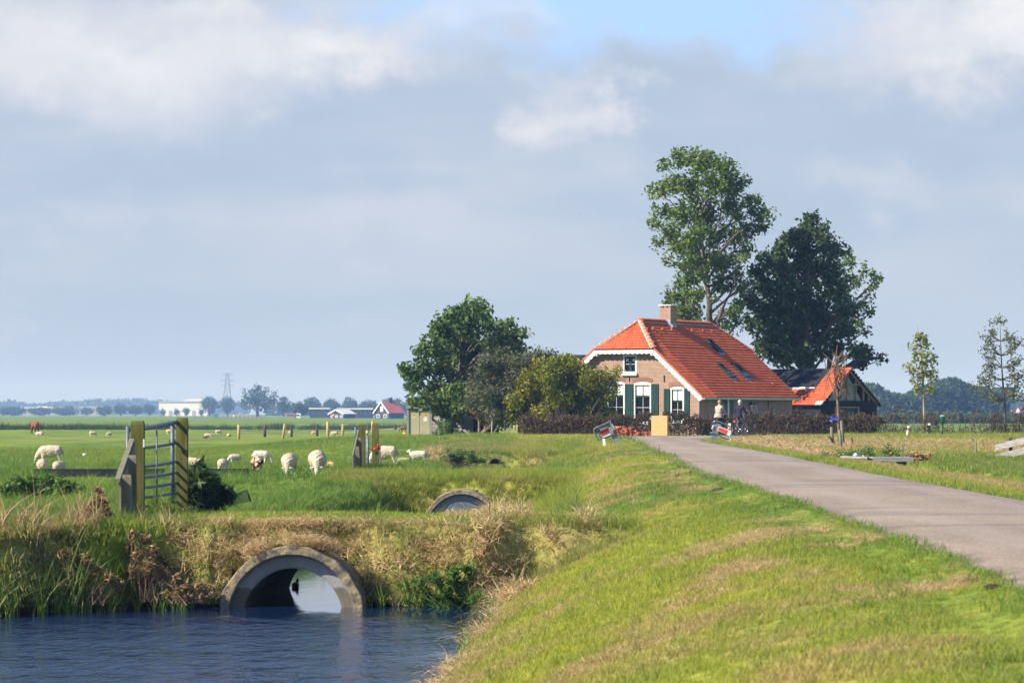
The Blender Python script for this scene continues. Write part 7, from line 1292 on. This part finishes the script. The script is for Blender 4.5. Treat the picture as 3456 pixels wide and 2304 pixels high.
def far_house(name, label, cat, x0, x1, yap, yev, yb, Y, wall, roofm, x2=None, wins=2, trim=True, chim=None):
    """gable faces us from x0 to x1, roof runs back right to x2"""
    a = at(x0, yev, Y); c = at(x1, yev, Y); ap = at((x0+x1)/2, yap, Y); zb = .45; w = c.x-a.x; he = a.z-zb; ha = ap.z-zb; root = thing(name, label, cat, ((a.x+c.x)/2, Y, zb), R(-50)); s = 1.0; g = w/math.cos(R(50))*.62; L_ = ((x2-x1)/FPX*Y)/math.sin(R(50)) if x2 else g*1.4
    wl = MB().prism([(-g/2, -.8), (g/2, -.8), (g/2, he), (0, ha), (-g/2, he)], lambda x, z, d: Vector((x, d, z)), L_).build('wall', wall, root); rt = he-.0; b = MB(); t = (ha-he)/(g/2)
    for s_ in (-1, 1): b.add([Vector((0, -.4, ha+.25)), Vector((0, L_+.4, ha+.25)), Vector((s_*(g/2+.4), L_+.4, he+.25-t*.4)), Vector((s_*(g/2+.4), -.4, he+.25-t*.4))], [(0, 1, 2, 3)])
    rf = b.build('roof', roofm, root, fix=False)
    if trim:
        for s_ in (-1, 1): MB().beam(Vector((0, -.5, ha+.1)), Vector((s_*(g/2+.4), -.5, he+.1-t*.4)), .25, .45).build('bargeboard', M_FW, root)
    for i in range(wins): x = -g/2+g*(i+.5)/wins; fo = MB().box((x, -.08, he*.45), (g/wins*.5, .16, he*.55)).build('window', M_FW, wl); MB().box((x, -.18, he*.45), (g/wins*.5-.4, .06, he*.55-.4)).build('pane', M_FWIN, fo)
    if ha-he > 2.5: fo = MB().box((0, -.08, he+(ha-he)*.35), (1.7, .16, 1.9)).build('window', M_FW, wl); MB().box((0, -.18, he+(ha-he)*.35), (1.3, .06, 1.5)).build('pane', simple('pale_blind', (.4, .5, .45), (.45, .55, .5), 1), fo)
    if chim: MB().box((0, L_*.55, ha+.6), (1.1, 1.3, 2.0)).build('chimney', M_FBLUE, rf)
    return root
far_house('farmhouse', 'distant dark blue boarded farmhouse with red roof and white trim', 'farmhouse', 1248, 1330, 1357, 1392, 1408, 1230, M_FBLUE, M_FRED, 1378, 2, True, True)
far_house('barn', 'distant low barn with white trimmed gable and an orange sign', 'barn', 1095, 1178, 1383, 1397, 1408, 1300, M_FBLUE, M_FROOF, 1215, 3, True); sg = thing('sign', 'tiny orange board hanging in front of the distant white trimmed barn', 'sign', at(1123, 1400, 1285)); MB().box((0, 0, 0), (1.0, .1, 1.0)).build('board', M_FOR, sg); MB().box((0, .12, -.75), (.15, .1, 2.6)).build('pole', M_FG, sg)
far_box('shed', 'long pale roofed shed behind the distant white trimmed barn', 'shed', 1140, 1255, 1381, 1408, 1340, M_FBLUE, 10., M_FROOF, 8); far_box('shed', 'distant dark shed with pale roof left of the white trimmed barn', 'shed', 1045, 1110, 1380, 1408, 1380, M_FBLUE, 10., M_FROOF, 3); far_box('shed', 'distant brownish shed among the far trees', 'shed', 960, 1000, 1395, 1410, 1400, simple('far_brown_wall', (.30, .20, .14), (.36, .26, .19), .3), 6., None, 1); far_box('container', 'distant green container near the pylon foot', 'container', 720, 733, 1397, 1411, 1400, M_FGRN, 3., None, 0); far_box('shed', 'distant white hut among the far trees', 'shed', 996, 1014, 1394, 1409, 1400, M_FW, 4., None, 1)
far_house('house', 'far red roofed house right of the young alder', 'house', 3400, 3420, 1378, 1398, 1410, 1600, M_FRED, M_FRED, None, 1, False); far_house('house', 'far red roofed house with pointed gable at the right edge', 'house', 3420, 3452, 1374, 1398, 1410, 1600, M_FW, M_FRED, None, 1, False)
M_PINK = simple('faded_red_sign', (.55, .22, .20), (.6, .3, .28), 3)
for x, lb in ((788, 'distant white road post left of the other two'), (806, 'distant red topped road post, middle one'), (818, 'distant red topped road post, right one'), (847, 'distant red topped road post set apart to the right')):
    p = at(x, 1405, 900); root = thing('road_sign', lb, 'road sign', (p.x, 900, .45)); MB().tube([(0, 0, 0), (0, 0, 1.2)], .06, 6).build('pole', M_FG, root); MB().lathe([(0, -.06), (.42, -.06), (.42, .06), (0, .06)], n=14)
    b = MB(); V = [(.24*math.cos(2*math.pi*i/14), -.03, 1.3+.34*math.sin(2*math.pi*i/14)) for i in range(14)]; b.add(V+[(x_, .03, z_) for x_, y_, z_ in V], [tuple(range(14)), tuple(range(27, 13, -1))]+[(i, (i+1) % 14, 14+(i+1) % 14, 14+i) for i in range(14)]); b.build('plate', M_FW if x < 800 else M_PINK, root)
# distant rail fence
rfn = thing('rail_fence', 'distant dark rail fence beyond the reed belt', 'fence', at(780, 1412, 560)); O = rfn.location
for i, x in enumerate(range(655, 905, 14)): MB().box(at(x, 1410, 560)-O, (.12, .12, .75)).build('post', M_GREYW, rfn)
for y in (1406, 1411): MB().beam(at(655, y, 560)-O, at(900, y, 560)-O, .05, .08).build('rail', M_GREYW, rfn)
# pylon
M_STEEL = simple('pylon_steel', (.20, .21, .22), (.25, .26, .27), .1, .6, .4); py_ = at(767, 1403, 3000); py = thing('pylon', 'lattice electricity pylon on the horizon behind the far trees', 'pylon', (py_.x, 3000, .4)); H = at(767, 1252, 3000).z-.4; b = MB(); lv = [0, .22, .40, .55, .66, .76, .86, .95]; wd = lambda t: (4.0*(1-t)**1.1+.9); prev = None
for t in lv:
    w = wd(t); cs_ = [Vector((sx*w, sy*w, t*H)) for sx, sy in ((-1,-1),(1,-1),(1,1),(-1,1))]
    if prev:
        for i in range(4): b.tube([prev[i], cs_[i]], .17, 4, cap=False); b.tube([prev[i], cs_[(i+1) % 4]], .11, 4, cap=False); b.tube([prev[(i+1) % 4], cs_[i]], .11, 4, cap=False); b.tube([cs_[i], cs_[(i+1) % 4]], .11, 4, cap=False)
    prev = cs_
b.build('lattice_tower', M_STEEL, py)
for t, l in ((.94, 4.3), (.80, 6.0), (.69, 5.2)):
    b = MB()
    for s in (-1, 1): b.tube([(s*.8, 0, t*H+.8), (s*l, 0, t*H-.6)], .15, 4, cap=False); b.tube([(s*.8, 0, t*H-1.0), (s*l, 0, t*H-.6)], .15, 4, cap=False); b.tube([(s*l, 0, t*H-.6), (s*l, 0, t*H-2.2)], .12, 4)
    b.build('crossarm', M_STEEL, py)
# ------------------------------------------------------------------ haze: one closed box of thin air
m = newmat('haze'); v = N('ShaderNodeVolumePrincipled'); v.inputs['Color'].default_value = (.36, .58, 1.0, 1); v.inputs['Absorption Color'].default_value = (1, 1, 1, 1); v.inputs['Density'].default_value = 2.1e-4; v.inputs['Anisotropy'].default_value = 0.0; o = N('ShaderNodeOutputMaterial'); L(v.outputs[0], o.inputs[1])
hz = MB().box((0, 0, 27.5), (13000, 13000, 58)).build('haze', m); tag(hz, 'thin bluish haze over the flat land', kind='stuff')
